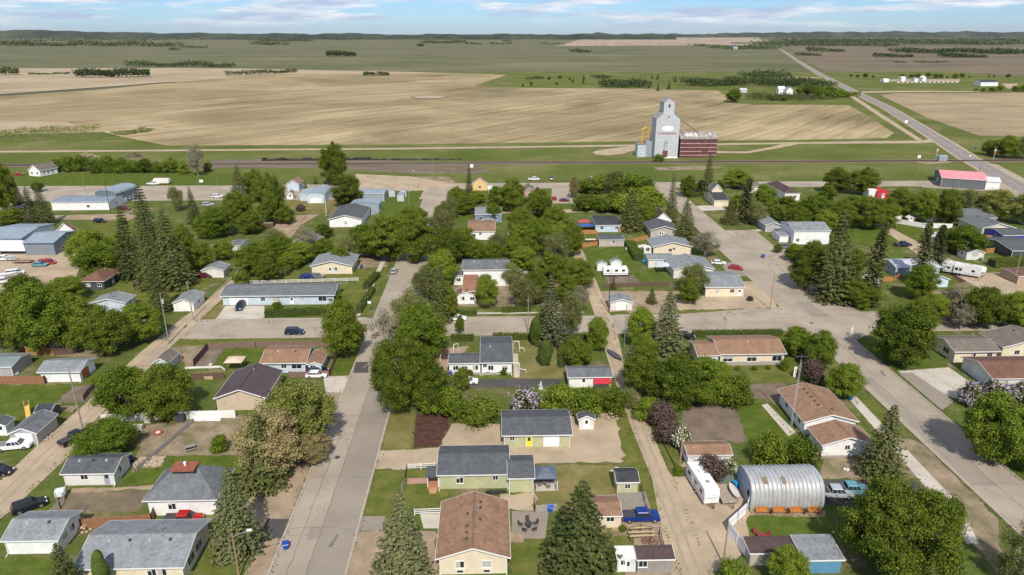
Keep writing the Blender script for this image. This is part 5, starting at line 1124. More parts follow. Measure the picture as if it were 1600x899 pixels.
V('car','blue car next to the grey one behind the white rail fence',481,435,90,'blue')
V('suv','black car on the grass south of the long white building',157,348,95,'black')
V('suv','maroon car parked at the end wall of the long white building',194,328,90,'maroon')
V('suv','white and tan car parked across the frontage street from the elms',340,309,90,'white')
V('suv','silver car beside the small spruce on the frontage street',325,322,70,'silver')
V('pickup','white pickup hitched near the long cargo trailer on the frontage street',240,289,90,'white')
V('pickup','blue pickup with white stripe parked beside the cream shed',1001,812,90,'blue')
V('pickup','white pickup with rack in front of the railway green',834,282,100,'white')
V('suv','small dark car on the railway green, standing alone',861,281,0,'navy')
V('car','silver car on the railway green, left one of the close pair',924,280,0,'silver')
V('car','dark silver car on the railway green, right one of the close pair',934,280,0,'grey')
V('car','bright red car at the edge of the parking area beside the trees',866,312,0,'red')
V('car','pinkish brown car behind the lane trees beside a pole',882,315,90,'maroon')
V('car','pale blue car in the gap between the two shrub rows',946,301,80,'silver')
V('pickup','white pickup on the narrow lane north of the slate-roofed garage',936,328,90,'white')
V('car','white car on the house drive beside the open asphalt yard',1122,413,100,'white')
V('car','red and white car at the street end of the driveway',1150,421,120,'red')
V('suv','silver van under the tree beside the two-storey house',812,429,90,'silver')
V('car','white car half covered by the young tree on the cross street',715,500,90,'white')
V('car','white car on the dark driveway of the white bungalow',730,599,90,'white')
V('suv','dark blue car under the shrub row next to the white bungalow driveway',702,614,90,'grey')
V('car','white car in the driveway behind the big catkin tree',495,589,90,'white')
V('suv','black car in the driveway behind the white one',496,583,90,'black')
V('van','dark purple wagon by the barn-sized white house',1225,388,90,'grey')
V('pickup','dark blue pickup half hidden by the tall thin spruces',1410,385,90,'navy')
V('pickup','white pickup behind the white board fence',1490,343,92,'white')
V('suv','dark car parked behind the ranch house garage by the hedge',1070,529,100,'black')
V('pickup','silver pickup by the quonset hut under the large tree',1303,775,95,'silver')
V('pickup','teal pickup beside the silver one under the large tree',1327,770,95,'teal')
V('pickup','red pickup behind the bottom left bungalow roof',287,817,90,'red')
V('suv','dark car at the left edge by the gravel yard of the grey garages',-2,741,90,'black')
V('van','red van in the industrial yard beside the teal car',74,413,75,'red')
V('car','teal car in the industrial yard beside the red van',63,416,88,'teal')
V('car','round red car on the grass edge of the industrial yard',34,439,85,'red')
V('van','white van leading the row of boats and trailers in the yard',24,429,60,'white')
V('pickup','white truck bed nearest the left edge in the yard',3,443,55,'white')
V('pickup','pale truck at the left edge near the semi trailer',6,407,90,'white')
V('car','white vehicle peeking out left of the long white building',38,325,90,'white')
V('car','red and white car at the small church-like house',30,274,90,'red')
# trailers
def trailer(label,px,py,hd,L,W,z0,z1,col,name='travel_trailer',cat='travel trailer',wins=True,wheelx=(-.6,.4),nose=.35,wm=None,stripe=None):
    X,Y=U(px,py);root=empty(name,(X,Y,0),R(90-hd),label,cat);h=L/2;w=W/2
    b=MB();b.exty([(-h,z0),(-h,z1),(h-nose,z1),(h,z1-(z1-z0)*.45),(h-.1,z0)],-w,w);b.build('body',plain(col,.35,var=.05),root,bev=.07)
    if wins:
        for s in(-1,1):
            for u in(-.32,.02,.3):
                m=MB();m.box(L*u-.45,L*u+.45,min(s*w,s*(w+.03)),max(s*w,s*(w+.03)),z0+1.1,z0+1.75);m.build('window',glass,root)
        d=MB();d.box(-L*.18-.35,-L*.18+.35,-w-.035,-w,z0+.1,z0+2.0);d.build('door',plain((.6,.6,.6),.5),root)
        for x in(-h*.6,-h*.1,h*.45):
            m=MB();m.box(x-.25,x+.25,-.25,.25,z1,z1+.16);m.build('roof_vent',whitep if x<0 else metalg,root)
        a=MB();a.box(-h*.35,-h*.35+.9,-.4,.4,z1,z1+.3);a.build('air_conditioner',whitep,root,bev=.06)
        st=MB()
        for s in(-1,1):st.box(-h*.95,h*.9,min(s*w,s*(w+.02)),max(s*w,s*(w+.02)),z0+.45,z0+.62)
        st.build('stripe',plain((.25,.27,.30),.5),root)
    t=MB();t.box(h-.1,h+1.1,-.06,.06,z0-.1,z0+.02);t.beam((h-.1,-.6,z0-.05),(h+1.05,0,z0-.05),.08,.08);t.beam((h-.1,.6,z0-.05),(h+1.05,0,z0-.05),.08,.08);t.build('hitch',metaldk,root)
    wheels(root,wheelx,W,.36)
    return root
tt=trailer('long white travel trailer parked on the gravel right of the lane, nose to the camera',1096,768,174,8.0,2.45,.55,3.1,(.76,.76,.76))
m=MB();g=random.Random(2)   # swooping mark and script on the nose
for i in range(7):m.beam((4.0-.05,-.75+.22*i,2.0+.05*(i%2)),(4.0-.02,-.6+.22*i,2.16-.06*(i%3)),.06,.05)
for i in range(8):
    t0=-1+i*.25;m.beam((4.0,t0,1.55+.28*abs(t0)**1.2),(4.0,t0+.25,1.55+.28*abs(t0+.25)**1.2),.05,.05)
m.build('nose_marking',plain((.2,.2,.22),.6),tt)
trailer('white travel trailer with three side windows behind two little white sheds',961,431,90,7.6,2.4,.6,2.9,(.78,.78,.78))
B('little white gabled shed behind the travel trailer, left of two',933,949,413,408,2.3,'y',.7,'white','R_lt',name='shed',cat='shed',ov=.12)
B('little white gabled shed behind the travel trailer, right of two with the ball on top',954,972,410,404,2.3,'y',.8,'white','R_lt',name='shed',cat='shed',ov=.12,chim=1)
fw=trailer('big grey and white fifth-wheel camper parked along the tan lane at the right',1500,430,127,10.5,2.5,.7,3.7,(.62,.62,.60),name='camper',cat='camper')
m=MB();m.box(-1.9,.6,-1.85,-1.2,1.0,3.3);so_=m.build('slide_out',plain((.60,.61,.62),.4),fw);m=MB();m.box(-1.6,-.8,-1.9,-1.84,1.9,2.7);m.box(-.5,.2,-1.9,-1.84,1.9,2.7);m.build('window',glass,so_)
m=MB();m.exty([(5.0,3.72),(6.3,3.3),(6.35,2.3),(5.0,2.2)],-1.2,1.2);m.build('nose_cap',plain((.80,.80,.80),.3),fw,bev=.1)
m=MB()
for s in(-1,1):m.beam((5.9,s*1.1,3.0),(6.4,s*.4,2.65),.08,.2)
m.beam((6.4,-.5,2.6),(6.4,.5,2.6),.08,.2);m.build('nose_marking',plain((.03,.035,.06),.4),fw)
# semi trailer with the dark lettering on its side
sx,sy=U(35,396);st=empty('semi_trailer',(sx,sy,0),R(-1.5),'long white semi trailer with dark lettering parked in front of the blue-trimmed workshop','semi trailer')
m=MB();m.box(-9.8,9.8,-1.3,1.3,1.15,4.1);m.build('box',plain((.80,.79,.76),.4,var=.05),st)
m=MB();m.box(-9.7,9.7,-1.33,-1.2,.95,1.17);m.box(-9.8,9.8,-1.2,1.2,.9,1.15);m.build('chassis',plain((.05,.05,.08),.6),st)
m=MB();m.box(9.8,9.84,-1.2,-.03,1.2,4.0);m.box(9.8,9.84,.03,1.2,1.2,4.0);m.build('rear_door',plain((.45,.42,.42),.5),st)
wheels(st,(6.2,7.5),2.5,.5);wheels(st,(-6.4,),2.2,.4)
def letters(txt,mat,root,x,y,z,s,name='lettering',dirx=1,th=.02):
    cu=bpy.data.curves.new('t','FONT');cu.body=txt;cu.size=s;cu.extrude=th;cu.offset=.012*s
    ob=bpy.data.objects.new('t',cu);COL.objects.link(ob);dg=bpy.context.evaluated_depsgraph_get();me=bpy.data.meshes.new_from_object(ob.evaluated_get(dg));bpy.data.objects.remove(ob)
    me.transform(Matrix.Rotation(math.pi/2,4,'X'));me.materials.clear();me.materials.append(mat);o=bpy.data.objects.new(name,me);COL.objects.link(o);o.parent=root;o.location=(x,y,z);o.scale=(dirx,1,1);return o
letters('STRETA',blackp,st,1.9,-1.33,3.0,1.05).scale=(1.25,1,.75)
q=BL['let']
lm=plain((.05,.05,.06),.8);g=random.Random(9);m=MB()   # blurred rows of hand lettering, kept as strokes
for r_ in range(4):
    x=-1.2+.1*r_
    while x<1.15-.1*r_:
        wdt=g.uniform(.06,.14);m.box(x,x+wdt,-q['d']-.03,-q['d']-.004,2.35-.36*r_,2.35-.36*r_+g.uniform(.1,.2));x+=wdt+g.uniform(.04,.07)
m.build('hand_lettering',lm,q['root'])
trailer('white cargo trailer with a rusty lower edge behind the white pickup',254,288,90,7.5,2.4,.6,2.9,(.66,.62,.56),name='cargo_trailer',cat='cargo trailer',wins=False)
def flat(label,px,py,hd,L,W,col,load=None,name='flatbed_trailer',cat='trailer'):
    X,Y=U(px,py);root=empty(name,(X,Y,0),R(90-hd),label,cat)
    m=MB();m.box(-L/2,L/2,-W/2,W/2,.55,.68);m.build('deck',plain(col,.85,var=.3,scale=2),root)
    m=MB()
    for y in(-W/2,W/2):m.box(-L/2,L/2,y-.04,y+.04,.68,.95)
    m.box(-L/2,-L/2+.08,-W/2,W/2,.68,.95);m.build('rail',plain((.33,.27,.2),.8),root)
    m=MB();m.beam((L/2,-.5,.55),(L/2+1.3,0,.5),.08,.08);m.beam((L/2,.5,.55),(L/2+1.3,0,.5),.08,.08);m.build('hitch',metaldk,root)
    wheels(root,(0,),W,.32);return root
flat('wooden utility trailer beside the white travel trailer with a covered canoe shape behind it',1133,778,176,4.2,2.6,(.36,.30,.23))
def boat(label,px,py,z,hd,L,W,Hh,col,name='boat',cat='boat',rim_=None):
    X,Y=U(px,py,z);root=empty(name,(X,Y,z),R(90-hd),label,cat);K=12;a=[];b=[];c=[]
    for i in range(2*K):
        t=i/K
        if i<=K:u=-1+2*i/K;s=1
        else:u=1-2*(i-K)/K;s=-1
        ww=(1-abs(u)**2.2)**.8 if abs(u)<1 else 0
        a.append((u*L/2*.9,s*ww*W/2*.45,0));b.append((u*L/2,s*ww*W/2+.0001*s,Hh+.12*abs(u)**3))
    m=MB();m.hull(a,b);m.build('hull',plain(col,.5,var=.12),root)
    m=MB()
    for i in range(len(b)):m.beam(b[i],b[(i+1)%len(b)],.07,.07)
    m.build('gunwale',plain(rim_ or (.35,.2,.12),.6),root);return root
boat('grey covered boat standing upright on the utility trailer beside the quonset hut',1147,772,.7,178,4.2,1.2,.6,(.55,.54,.52))
boat('slender dark canoe lying across the gravel lane',960,557,0,157,6.2,1.5,.45,(.07,.065,.085),name='canoe',cat='canoe',rim_=(.09,.06,.05))
boat('white boat at the left end of the yard row',10,432,.3,60,6.5,2.2,.9,(.75,.76,.78),rim_=(.3,.4,.5))
boat('green-tinted covered boat in front of the semi trailer',14,406,.3,92,5.5,2.1,1.2,(.40,.48,.48),rim_=(.5,.5,.5))
flat('rusty red steel hopper bed lying between the boat and the teal car',36,411,90,6.0,2.0,(.20,.07,.04),name='rusty_hopper_bed',cat='trailer')
# ------------------------------------------------------------------ poles
def pole(px,py,pt,label,arm=0,lamp=None,r=.15,mat=woodg,name='utility_pole',cat='utility pole',lean=0,trf=False):
    X,Y=U(px,py);h=zat(X,Y,pt);root=empty(name,(X,Y,0),0,label,cat)
    m=MB();m.tube((0,0,-.1),(lean,0,h),r,r*.65,10);m.build('pole',mat,root)
    if arm:
        c=MB();c.box(-1.1+lean,1.1+lean,-.14,-.04,h-.75,h-.6);ao=c.build('crossarm',woodg,root)
        for x in(-1,-.35,.35,1):
            i=MB();i.tube((x+lean,-.09,h-.6),(x+lean,-.09,h-.42),.05,.03,6);i.build('insulator',metalg,ao)
    if trf:
        t=MB();t.tube((lean*.8+.35,-.1,h-2.6),(lean*.8+.35,-.1,h-1.6),.28,.28,10);t.build('transformer',plain((.42,.43,.43),.5),root)
    if lamp is not None:
        a=math.radians(lamp);l=MB();e=(2.2*math.cos(a)+lean,2.2*math.sin(a),h+.15);l.beam((lean,0,h-.5),e,.08,.08);lo=l.build('lamp_arm',metalg,root)
        k=MB();k.box(e[0]-.35,e[0]+.35,e[1]-.16,e[1]+.16,e[2]-.1,e[2]+.08);k.build('lamp_head',plain((.7,.7,.68),.4),lo)
    return root,(X+lean,Y,h)
WIRES=[]
P=pole
a1=P(131,678,572,'weathered pole in front of the white garage with the orange door',r=.17)
a2=P(264,537,458,'leaning pole at the corner of the left lane and the cross street',r=.16,trf=True)
a3=P(302,500,440,'pole on the lane just north of the cross street corner',r=.15)
a4=P(103,835,770,'thin grey pole rising behind the long bottom left garage',arm=0,r=.07,mat=metalg)
P(374,905,834,'wooden street light pole in the foreground at the left street',arm=0,lamp=12,r=.14,mat=woodp,name='street_light',cat='street light')
P(1061,741,665,'brown pole beside the tan-roofed white shed and the lane',r=.16,mat=woodp)
P(1130,882,815,'grey pole standing on the trailer gravel at the bottom',r=.13)
P(951,489,430,'dark brown pole at the lane corner by the pale shed',r=.16,mat=plain((.10,.06,.04),.9),name='utility_pole')
P(975,545,475,'slim pale pole at the hedge trees along the lane',arm=0,r=.1,mat=metalg)
P(1203,484,429,'short brown pole on the tan lot corner of the right street',arm=0,r=.13,mat=woodp)
P(825,520,463,'pale mossy pole between the cedars and the cross street',arm=0,r=.14)
P(1064,368,310,'tall grey steel pole in front of the twin spruces',arm=0,r=.17,mat=metalg)
P(1149,348,315,'light wood pole in front of the wide dark spruce beside the street',arm=0,r=.15,mat=woodp)
P(1584,442,393,'grey pole on the tan parking area at the right',r=.14)
P(510,337,288,'white steel pole by the grey hall roof',arm=0,r=.14,mat=plain((.6,.62,.6),.5),trf=False)
P(640,332,290,'grey pole with white boxes on the cabin lawn',r=.13,trf=True)
P(654,294,267,'lamp standard at the corner of the frontage street, left of the wooden one',arm=0,lamp=200,r=.1,mat=metalg,name='street_light',cat='street light')
P(678,285,249,'tall wooden pole at the corner of the frontage street and the railway green',arm=0,r=.13,mat=woodp)
P(459,343,310,'thin dark pole by the dirt patch west of the grey hall',arm=0,r=.1,mat=woodp)
P(440,329,312,'short pole by the trees left of the thin dark one',arm=0,r=.1,mat=woodp)
P(519,275,246,'pole rising beside the tall round elm',arm=0,r=.12,mat=woodg)
P(781,322,280,'light wood pole behind the blue house',r=.12,mat=woodp)
P(890,312,280,'light pole at the trees by the parking area',r=.12,mat=woodp)
P(173,334,282,'dark pole in front of the long white building end',r=.15,mat=plain((.06,.045,.04),.9))
P(134,302,270,'pale pole on the frontage street behind the long white building',arm=0,r=.12,mat=woodp)
P(46,302,282,'dark short pole behind the left spruces',arm=0,r=.14,mat=plain((.06,.045,.04),.9))
P(342,302,275,'pale slanting pole on the mown green edge',arm=0,r=.1,mat=woodp)
P(1216,281,246,'pale pole on the railway green right of the broad trees',arm=0,r=.1,mat=woodp)
P(1176,290,276,'short pale pole right of the wide bright tree',arm=0,r=.12,mat=woodp)
P(1432,276,248,'pale pole on the railway green left of the crossing box',arm=0,r=.1,mat=woodp)
P(1528,279,258,'dark lamp pole where the frontage street meets the highway',arm=0,lamp=0,r=.12,mat=metaldk,name='street_light',cat='street light')
P(1497,296,273,'pale lamp standard in front of the pink-roofed hall',arm=0,lamp=90,r=.1,mat=metalg,name='street_light',cat='street light')
P(1336,300,280,'pale pole with white box by the trees at the frontage street',arm=0,r=.14,trf=True)
P(997,256,240,'railway signal pole in front of the elevator drive shed',arm=0,r=.1,mat=metalg,name='signal_pole',cat='signal pole')
P(960,240,211,'thin pole on the green left of the elevator',arm=0,r=.09,mat=woodg)
P(942,239,212,'thin pole farther left on the green beside the elevator track',arm=0,r=.09,mat=woodg)
P(1345,220,208,'thin pole beside the gravel path near the highway',arm=0,r=.09,mat=woodg)
P(835,272,256,'pole standing behind the white pickup on the railway green',arm=0,r=.1,mat=woodg)
P(40,622,560,'slim pole',arm=0,r=.06) if False else None
# lattice mast
def mast(px,py,pt,label):
    X,Y=U(px,py);h=zat(X,Y,pt);root=empty('antenna_mast',(X,Y,0),0,label,'antenna mast');m=MB();s=.16
    c=[(-s,-s),(s,-s),(0,s)]
    for x,y in c:m.tube((x,y,0),(x*.6,y*.6,h),.03,.025,5)
    z=0;i=0
    while z<h-.7:
        for k in range(3):
            p=c[k];q=c[(k+1)%3];m.beam((p[0],p[1],z),(q[0],q[1],z+.6),.025,.025)
        z+=.6
    m.build('lattice',plain((.55,.57,.58),.5,.3),root)
    a=MB();a.tube((0,0,h),(0,0,h+1.2),.025,.02,5);a.beam((-1.2,0,h+.6),(1.2,0,h+.6),.03,.03)
    for i in range(6):a.beam((-1.1+.44*i,-.4+.04*i,h+.6),(-1.1+.44*i,.4-.04*i,h+.6),.025,.025)
    a.build('antenna',metalg,root)
mast(1236,665,562,'tall thin lattice mast beside the tan-roofed bungalow')
mast(1538,205,196,'tiny mast') if False else None
# ------------------------------------------------------------------ fences
def fence(pts,h,label,mat,style='board',px=True,name='fence',step=2.4,group=None,cat='fence'):
    P_=[Vector(U(*p)) for p in pts] if px else [Vector(p) for p in pts];o0=P_[0]
    root=empty(name,(o0.x,o0.y,0),0,label,cat,group);pa=MB();po=[]
    for a,b in zip(P_[:-1],P_[1:]):
        a=a-o0;b=b-o0;L=(b-a).length;d=(b-a)/L;n=max(1,round(L/step))
        if style=='board':
            k=0
            while k<L:
                e=min(L,k+.28);z=h+.03*math.sin(k*7);pa.beam((a.x+d.x*k,a.y+d.y*k,z/2),(a.x+d.x*(e-.02),a.y+d.y*(e-.02),z/2),.04,z);k+=.28
            pa.beam((a.x,a.y,h*.2),(b.x,b.y,h*.2),.09,.08);pa.beam((a.x,a.y,h*.85),(b.x,b.y,h*.85),.09,.08)
        elif style=='panel':
            pa.beam((a.x,a.y,h/2+.05),(b.x,b.y,h/2+.05),.06,h-.05)
        elif style=='rail':
            for f in(.35,.65,.95):pa.beam((a.x,a.y,h*f),(b.x,b.y,h*f),.05,.12)
        elif style=='mesh':
            pa.beam((a.x,a.y,h-.03),(b.x,b.y,h-.03),.04,.04);pa.beam((a.x,a.y,.1),(b.x,b.y,.1),.03,.03)
            k=0
            while k<L-.3:
                pa.beam((a.x+d.x*k,a.y+d.y*k,.1),(a.x+d.x*(k+.3),a.y+d.y*(k+.3),h),.012,.012);pa.beam((a.x+d.x*k,a.y+d.y*k,h),(a.x+d.x*(k+.3),a.y+d.y*(k+.3),.1),.012,.012);k+=.3
        for i in range(n+1):po.append((a.x+d.x*L*i/n,a.y+d.y*L*i/n))
    pa.build({'board':'boards','panel':'panel','rail':'rails','mesh':'wire_mesh'}[style],mat,root)
    for i,(x,y) in enumerate(po[:99]):
        m=MB();m.box(x-.055,x+.055,y-.055,y+.055,0,h+.06);m.build('post',mat,root)
    return root
fw_=plain((.74,.73,.70),.6,var=.1);fo=plain((.42,.20,.07),.8,var=.3,scale=3);fr_=plain((.28,.135,.07),.8,var=.25,scale=3);fd=plain((.12,.075,.055),.85,var=.3,scale=3);fg=plain((.33,.31,.28),.85,var=.25,scale=3);fd2=plain((.20,.13,.10),.85,var=.3,scale=3)
fence([(-30,600),(71,600),(72,590)],1.8,'reddish brown board fence left of the white garage with the orange door',fr_)
fence([(105,827),(127,826),(238,818),(243,803)],1.7,'cedar fence between the long garage and the red-capped house',fr_)
fence([(41,553),(86,556)],1.8,'golden wood fence in the shade of the left trees',fo)
fence([(18,578),(20,568),(41,553)],1.8,'dark old fence section beside the small green-grey shed',fd)
fence([(86,556),(116,553)],1.7,'dark section continuing the golden wood fence under the trees',fd)
fence([(131,626),(137,618),(158,597)],1.2,'thin dark panel fence with white end post beside the tilled plot',fd,'panel')
fence([(160,660),(200,658),(295,655),(368,653)],1.7,'long white board fence behind the bushy tree and the worn yard',fw_)
fence([(303,573),(325,547)],1.7,'dark brown board fence along the tilled garden strip',fd)
fence([(325,546),(400,543),(520,541)],1.5,'brown picket fence along the cross street behind the tan bungalow',fd2)
fence([(300,594),(350,592)],1.5,'dark fence by the pale planter boxes',fd)
fence([(290,577),(345,575),(352,580)],.5,'low pale plank edging of the garden',fw_,'panel')
fence([(452,590),(487,590),(515,588),(531,550)],1.4,'brown fence around the small lawn behind the driveway',fd2)
fence([(391,445),(560,440)],1.2,'white rail fence north of the long pale blue building',fw_,'rail',step=3.4)
fence([(214,737),(300,662)],.9,'low dark fence along the worn yard edge',fg,'panel')
fence([(632,759),(636,735)],1.2,'dark iron gate side of the white-fenced lawn',blackp,'mesh')
fence([(636,735),(680,733)],1.2,'white rail fence along the north side of the small front lawn',fw_,'rail',step=3)
fence([(648,806),(692,804)],1.2,'white rail fence along the south side of the small front lawn',fw_,'rail',step=3)
fence([(628,768),(633,757)],1.1,'short grey fence piece at the gate of the front lawn',fg,'panel')
fence([(836,785),(836,800),(870,798)],1.2,'grey board fence closing the lawn behind the gazebo',fg)
fence([(1002,765),(1010,800)],1.2,'dark fence at the plank deck beside the lane',fd,'mesh')
fence([(1136,830),(1165,872),(1178,866),(1196,867)],2.0,'white vinyl board fence with a corner at the bottom right of the trailer',plain((.80,.81,.83),.45,var=.04))
fence([(1136,830),(1152,815),(1166,802),(1170,790)],2.0,'white vinyl fence bending up to the quonset hut',plain((.80,.81,.83),.45,var=.04),'board',name='fence')
fence([(1400,349),(1441,356),(1487,357)],1.8,'white weathered board fence in front of the white garage and box shed',fw_)
fence([(1384,347),(1400,357)],1.6,'grey slatted fence at the corner of the white garage',fg)
fence([(1531,397),(1571,393)],1.7,'golden wood fence behind the clipped dark hedge at the right',fo)
fence([(1539,374),(1556,375)],1.6,'short golden fence left of the bright blue house',fo)
fence([(903,386),(905,366),(933,366)],1.6,'orange board fence below the covered play things',fo)
fence([(908,388),(935,383)],1.5,'orange fence piece beside the dark red ornament',fo)
fence([(977,382),(1012,374)],1.6,'orange board fence between the low grey garage and the slate-roofed house',fo)
fence([(966,363),(975,362)],1.8,'short orange gate by the light blue garage',fo)
fence([(1378,440),(1396,440),(1408,433)],1.5,'orange-brown fence behind the light blue gable',fo)
fence([(400,356),(428,355),(432,345)],1.5,'dark brown fence around the small dirt corral',fd)
fence([(943,450),(1045,446)],1.2,'dark low fence below the tilled plot beside the travel trailer',fd,'panel')
fence([(978,391),(1008,386)],1.0,'pale low wall under the orange fence',fw_,'panel')
fence([(982,836),(1000,832),(1030,836),(1036,858)],1.3,'rustic pole fence by the wagon wheel yard',fd,'mesh')
fence([(52,830),(95,795),(105,770)],1.3,'grey fence at the west side of the tilled plot',fg,'mesh')
for i in range(14):
    fence([(1402+7*i,129.3),(1406+7*i,129.3)],1.3,'white panel of the dashed row in front of the far farmyard',fw_,'panel',step=12,name='white_panel',group='white panels in front of the far farmyard',cat='panel')
# ------------------------------------------------------------------ bins, signs, yard things
def bin_(px,py,label,col=(.01,.06,.32),s=1.):
    X,Y=U(px,py);root=empty('wheelie_bin',(X,Y,0),R(rnd.uniform(-20,20)),label,'wheelie bin')
    m=MB();m.hull([(-.24,-.28,.08),(.24,-.28,.08),(.24,.28,.08),(-.24,.28,.08)],[(-.32*s,-.38*s,1.02),(.32*s,-.38*s,1.02),(.32*s,.36*s,1.02),(-.32*s,.36*s,1.02)]);m.build('body',plain(col,.45,var=.08),root)
    m=MB();m.hull([(-.35*s,-.42*s,1.02),(.35*s,-.42*s,1.02),(.35*s,.42*s,1.02),(-.35*s,.42*s,1.02)],[(-.3*s,-.36*s,1.12),(.3*s,-.36*s,1.12),(.3*s,.38*s,1.12),(-.3*s,.38*s,1.12)]);m.build('lid',plain(col,.4,var=.08),root)
    m=MB()
    for x in(-.28,.28):m.tube((x-.04,.3,.14),(x+.04,.3,.14),.14,.14,8)
    m.build('wheel',tyre,root)
    m=MB();m.box(-.16,.16,-.36,-.31,.62,.72);m.build('white_stripe',whitep,root)
    return root
bin_(447,858,'blue wheelie bin standing alone on the street beside the left kerb',s=1.35)
bin_(860,800,'blue bin with white mark between the patio and the big spruce',(.01,.10,.45),s=1.3)
bin_(205,722,'dark blue bin behind the grey-roofed garage by the low fence',(.01,.03,.16))
bin_(359,475,'blue bin left of the dark blue van on the concrete pad',(.02,.08,.28),1.2)
bin_(565,420,'blue bin beside the cream bungalow',(.02,.06,.22),1.2)
bin_(704,586,'blue bin at the west end of the white bungalow',(.03,.06,.30),1.1)
bin_(1328,625,'blue bin with white paper stripe beside the tan-roofed bungalow',(.01,.09,.40),1.4)
bin_(1192,403,'bright blue bin beside the right street driveway',(.01,.08,.40),1.6)
bin_(1521,404,'blue bin at the door of the lettered garage',(.01,.05,.35),1.7)
bin_(1533,408,'grey bin at the corner of the lettered garage',(.3,.33,.34),1.3)
bin_(1117,320,'dark blue bin by the porch wing of the grey gabled house',(.01,.03,.18),1.8)
bin_(1006,412,'round light blue tub on the lawn corner by the pale side wing',(.02,.30,.45),1.6)
bin_(130,590,'dark bin in front of the orange garage door',(.02,.025,.05),1.2)
bin_(1149,762,'bright blue barrel-like bin beside the quonset hut',(.01,.25,.55),1.2)
def sign(px,py,h,w,hh,col,label,name='sign',cat='sign',arms=None):
    X,Y=U(px,py);root=empty(name,(X,Y,0),0,label,cat);m=MB();m.tube((0,0,0),(0,0,h),.05,.05,6);m.build('post',metalg,root)
    m=MB();m.box(-w/2,w/2,-.07,-.05,h-hh,h);m.build('plate',plain(col,.5,var=.03),root);return root
sign(578,487,3.0,.9,.7,(.75,.76,.76),'white sign on a post at the corner of the middle street and cross street')
sign(1415,196,4,2.4,2.,(.8,.8,.8),'tall white sign beside the highway')
sign(1241,590,2.6,.6,2.5,(.78,.77,.72),'white post box under the mast by the lawn')
sign(1522,239,3.2,1.6,1.2,(.05,.09,.2),'dark sign on the highway shoulder before the crossing')
sign(1522,279,2.6,1.4,1.2,(.75,.75,.74),'white sign near the lamp at the frontage corner')
sign(1515,248,2.,1.,.8,(.75,.75,.75),'small white marker at the railway crossing')
sign(315,288,2.2,1.8,1.3,(.78,.78,.78),'small white board on the mown green')
sign(1435,252,3.4,1.8,1.6,(.8,.8,.8),'white railway signal head left of the crossing box')
sign(1077,322,2.2,.7,.9,(.8,.8,.78),'small white notice on the green lawn by the street bend')
sign(1330,525,2.4,.5,2.2,(.62,.64,.66),'narrow grey marker at the street corner under the round tree')
sign(737,266,3.2,1.6,1.8,(.8,.8,.8),'white railway board behind the yellow house')
sign(1110,127,5,.1,.1,(.8,.8,.8),'x') if False else None
# railway crossing signals
for px,py,lb in((1552,250,'crossing signal mast with red lamps right of the highway'),(1462,250,'crossing signal left of the highway beside the grey box')):
    X,Y=U(px,py);root=empty('crossing_signal',(X,Y,0),0,lb,'crossing signal');m=MB();m.tube((0,0,0),(0,0,6.2),.1,.08,8);m.build('mast',plain((.6,.6,.6),.5),root)
    m=MB();m.beam((-.6,-.1,5.2),(.6,-.1,6.2),.05,.2);m.beam((-.6,-.14,6.2),(.6,-.14,5.2),.05,.2);m.build('crossbuck',whitep,root)
    m=MB()
    for x in(-.5,.5):m.tube((x,-.1,4.1),(x,-.3,4.1),.3,.3,10)
    m.build('lamp',plain((.35,.05,.05),.4),root);m=MB();m.beam((0,0,1.2),(-.2,0,6.8),.12,.1);m.build('gate_arm',plain((.7,.4,.4),.6),root)
X,Y=U(1471,252);root=empty('signal_cabinet',(X,Y,0),0,'grey steel signal box beside the railway crossing','cabinet');m=MB();m.box(-2.4,2.4,-1.4,1.4,.2,3.);m.build('box',plain((.35,.40,.45),.4,.3),root);m=MB();m.hull([(-2.6,-1.6,3),(2.6,-1.6,3),(2.6,1.6,3),(-2.6,1.6,3)],[(-2.4,-.2,3.4),(2.4,-.2,3.4),(2.4,.2,3.4),(-2.4,.2,3.4)]);m.build('roof',plain((.45,.5,.55),.4,.3),root)
m=MB();m.box(-.9,.9,-1.44,-1.4,.3,2.5);m.build('door',plain((.30,.34,.38),.4,.3),root)
# gazebos, canopies, trampolines
def canopy(px,py,W,D,h,rise,col,label,name='gazebo',posts=True,tiers=1,rz=0):
    X,Y=U(px,py,h);root=empty(name,(X,Y,0),R(rz),label,name.replace('_',' '))
    a,b=W/2,D/2;m=MB();m.hull([(-a,-b,h-.12),(a,-b,h-.12),(a,b,h-.12),(-a,b,h-.12)],[(-a,-b,h),(a,-b,h),(a,b,h),(-a,b,h)]);n=len(m.v)
    m.hull([(-a,-b,h+.002),(a,-b,h+.002),(a,b,h+.002),(-a,b,h+.002)],[(-.5,-.5,h+rise),(.5,-.5,h+rise),(.5,.5,h+rise),(-.5,.5,h+rise)]);cn=m.build('canopy',plain(col,.6,var=.1),root)
    if tiers>1:m=MB();m.hull([(-.9,-.9,h+rise*.95),(.9,-.9,h+rise*.95),(.9,.9,h+rise*.95),(-.9,.9,h+rise*.95)],[(-.1,-.1,h+rise*1.4),(.1,-.1,h+rise*1.4),(.1,.1,h+rise*1.4),(-.1,.1,h+rise*1.4)]);m.build('top_tier',plain(col,.6,var=.1),cn)
    for x in(-a+.15,a-.15):
        for y in(-b+.15,b-.15):m=MB();m.box(x-.06,x+.06,y-.06,y+.06,0,h-.1);m.build('post',metaldk,root)
    return root
canopy(852,738,3.6,3.6,2.4,.7,(.10,.13,.17),'dark blue-grey gazebo beside the olive-green rear wing',tiers=2)
canopy(367,562,3.9,3.2,2.3,.6,(.60,.47,.34),'tan canopy gazebo on the back lawn behind the maroon roof')
canopy(1039,413,5.0,4.4,2.6,.35,(.52,.56,.60),'pale blue-grey metal carport beside the pale side wing',name='carport')
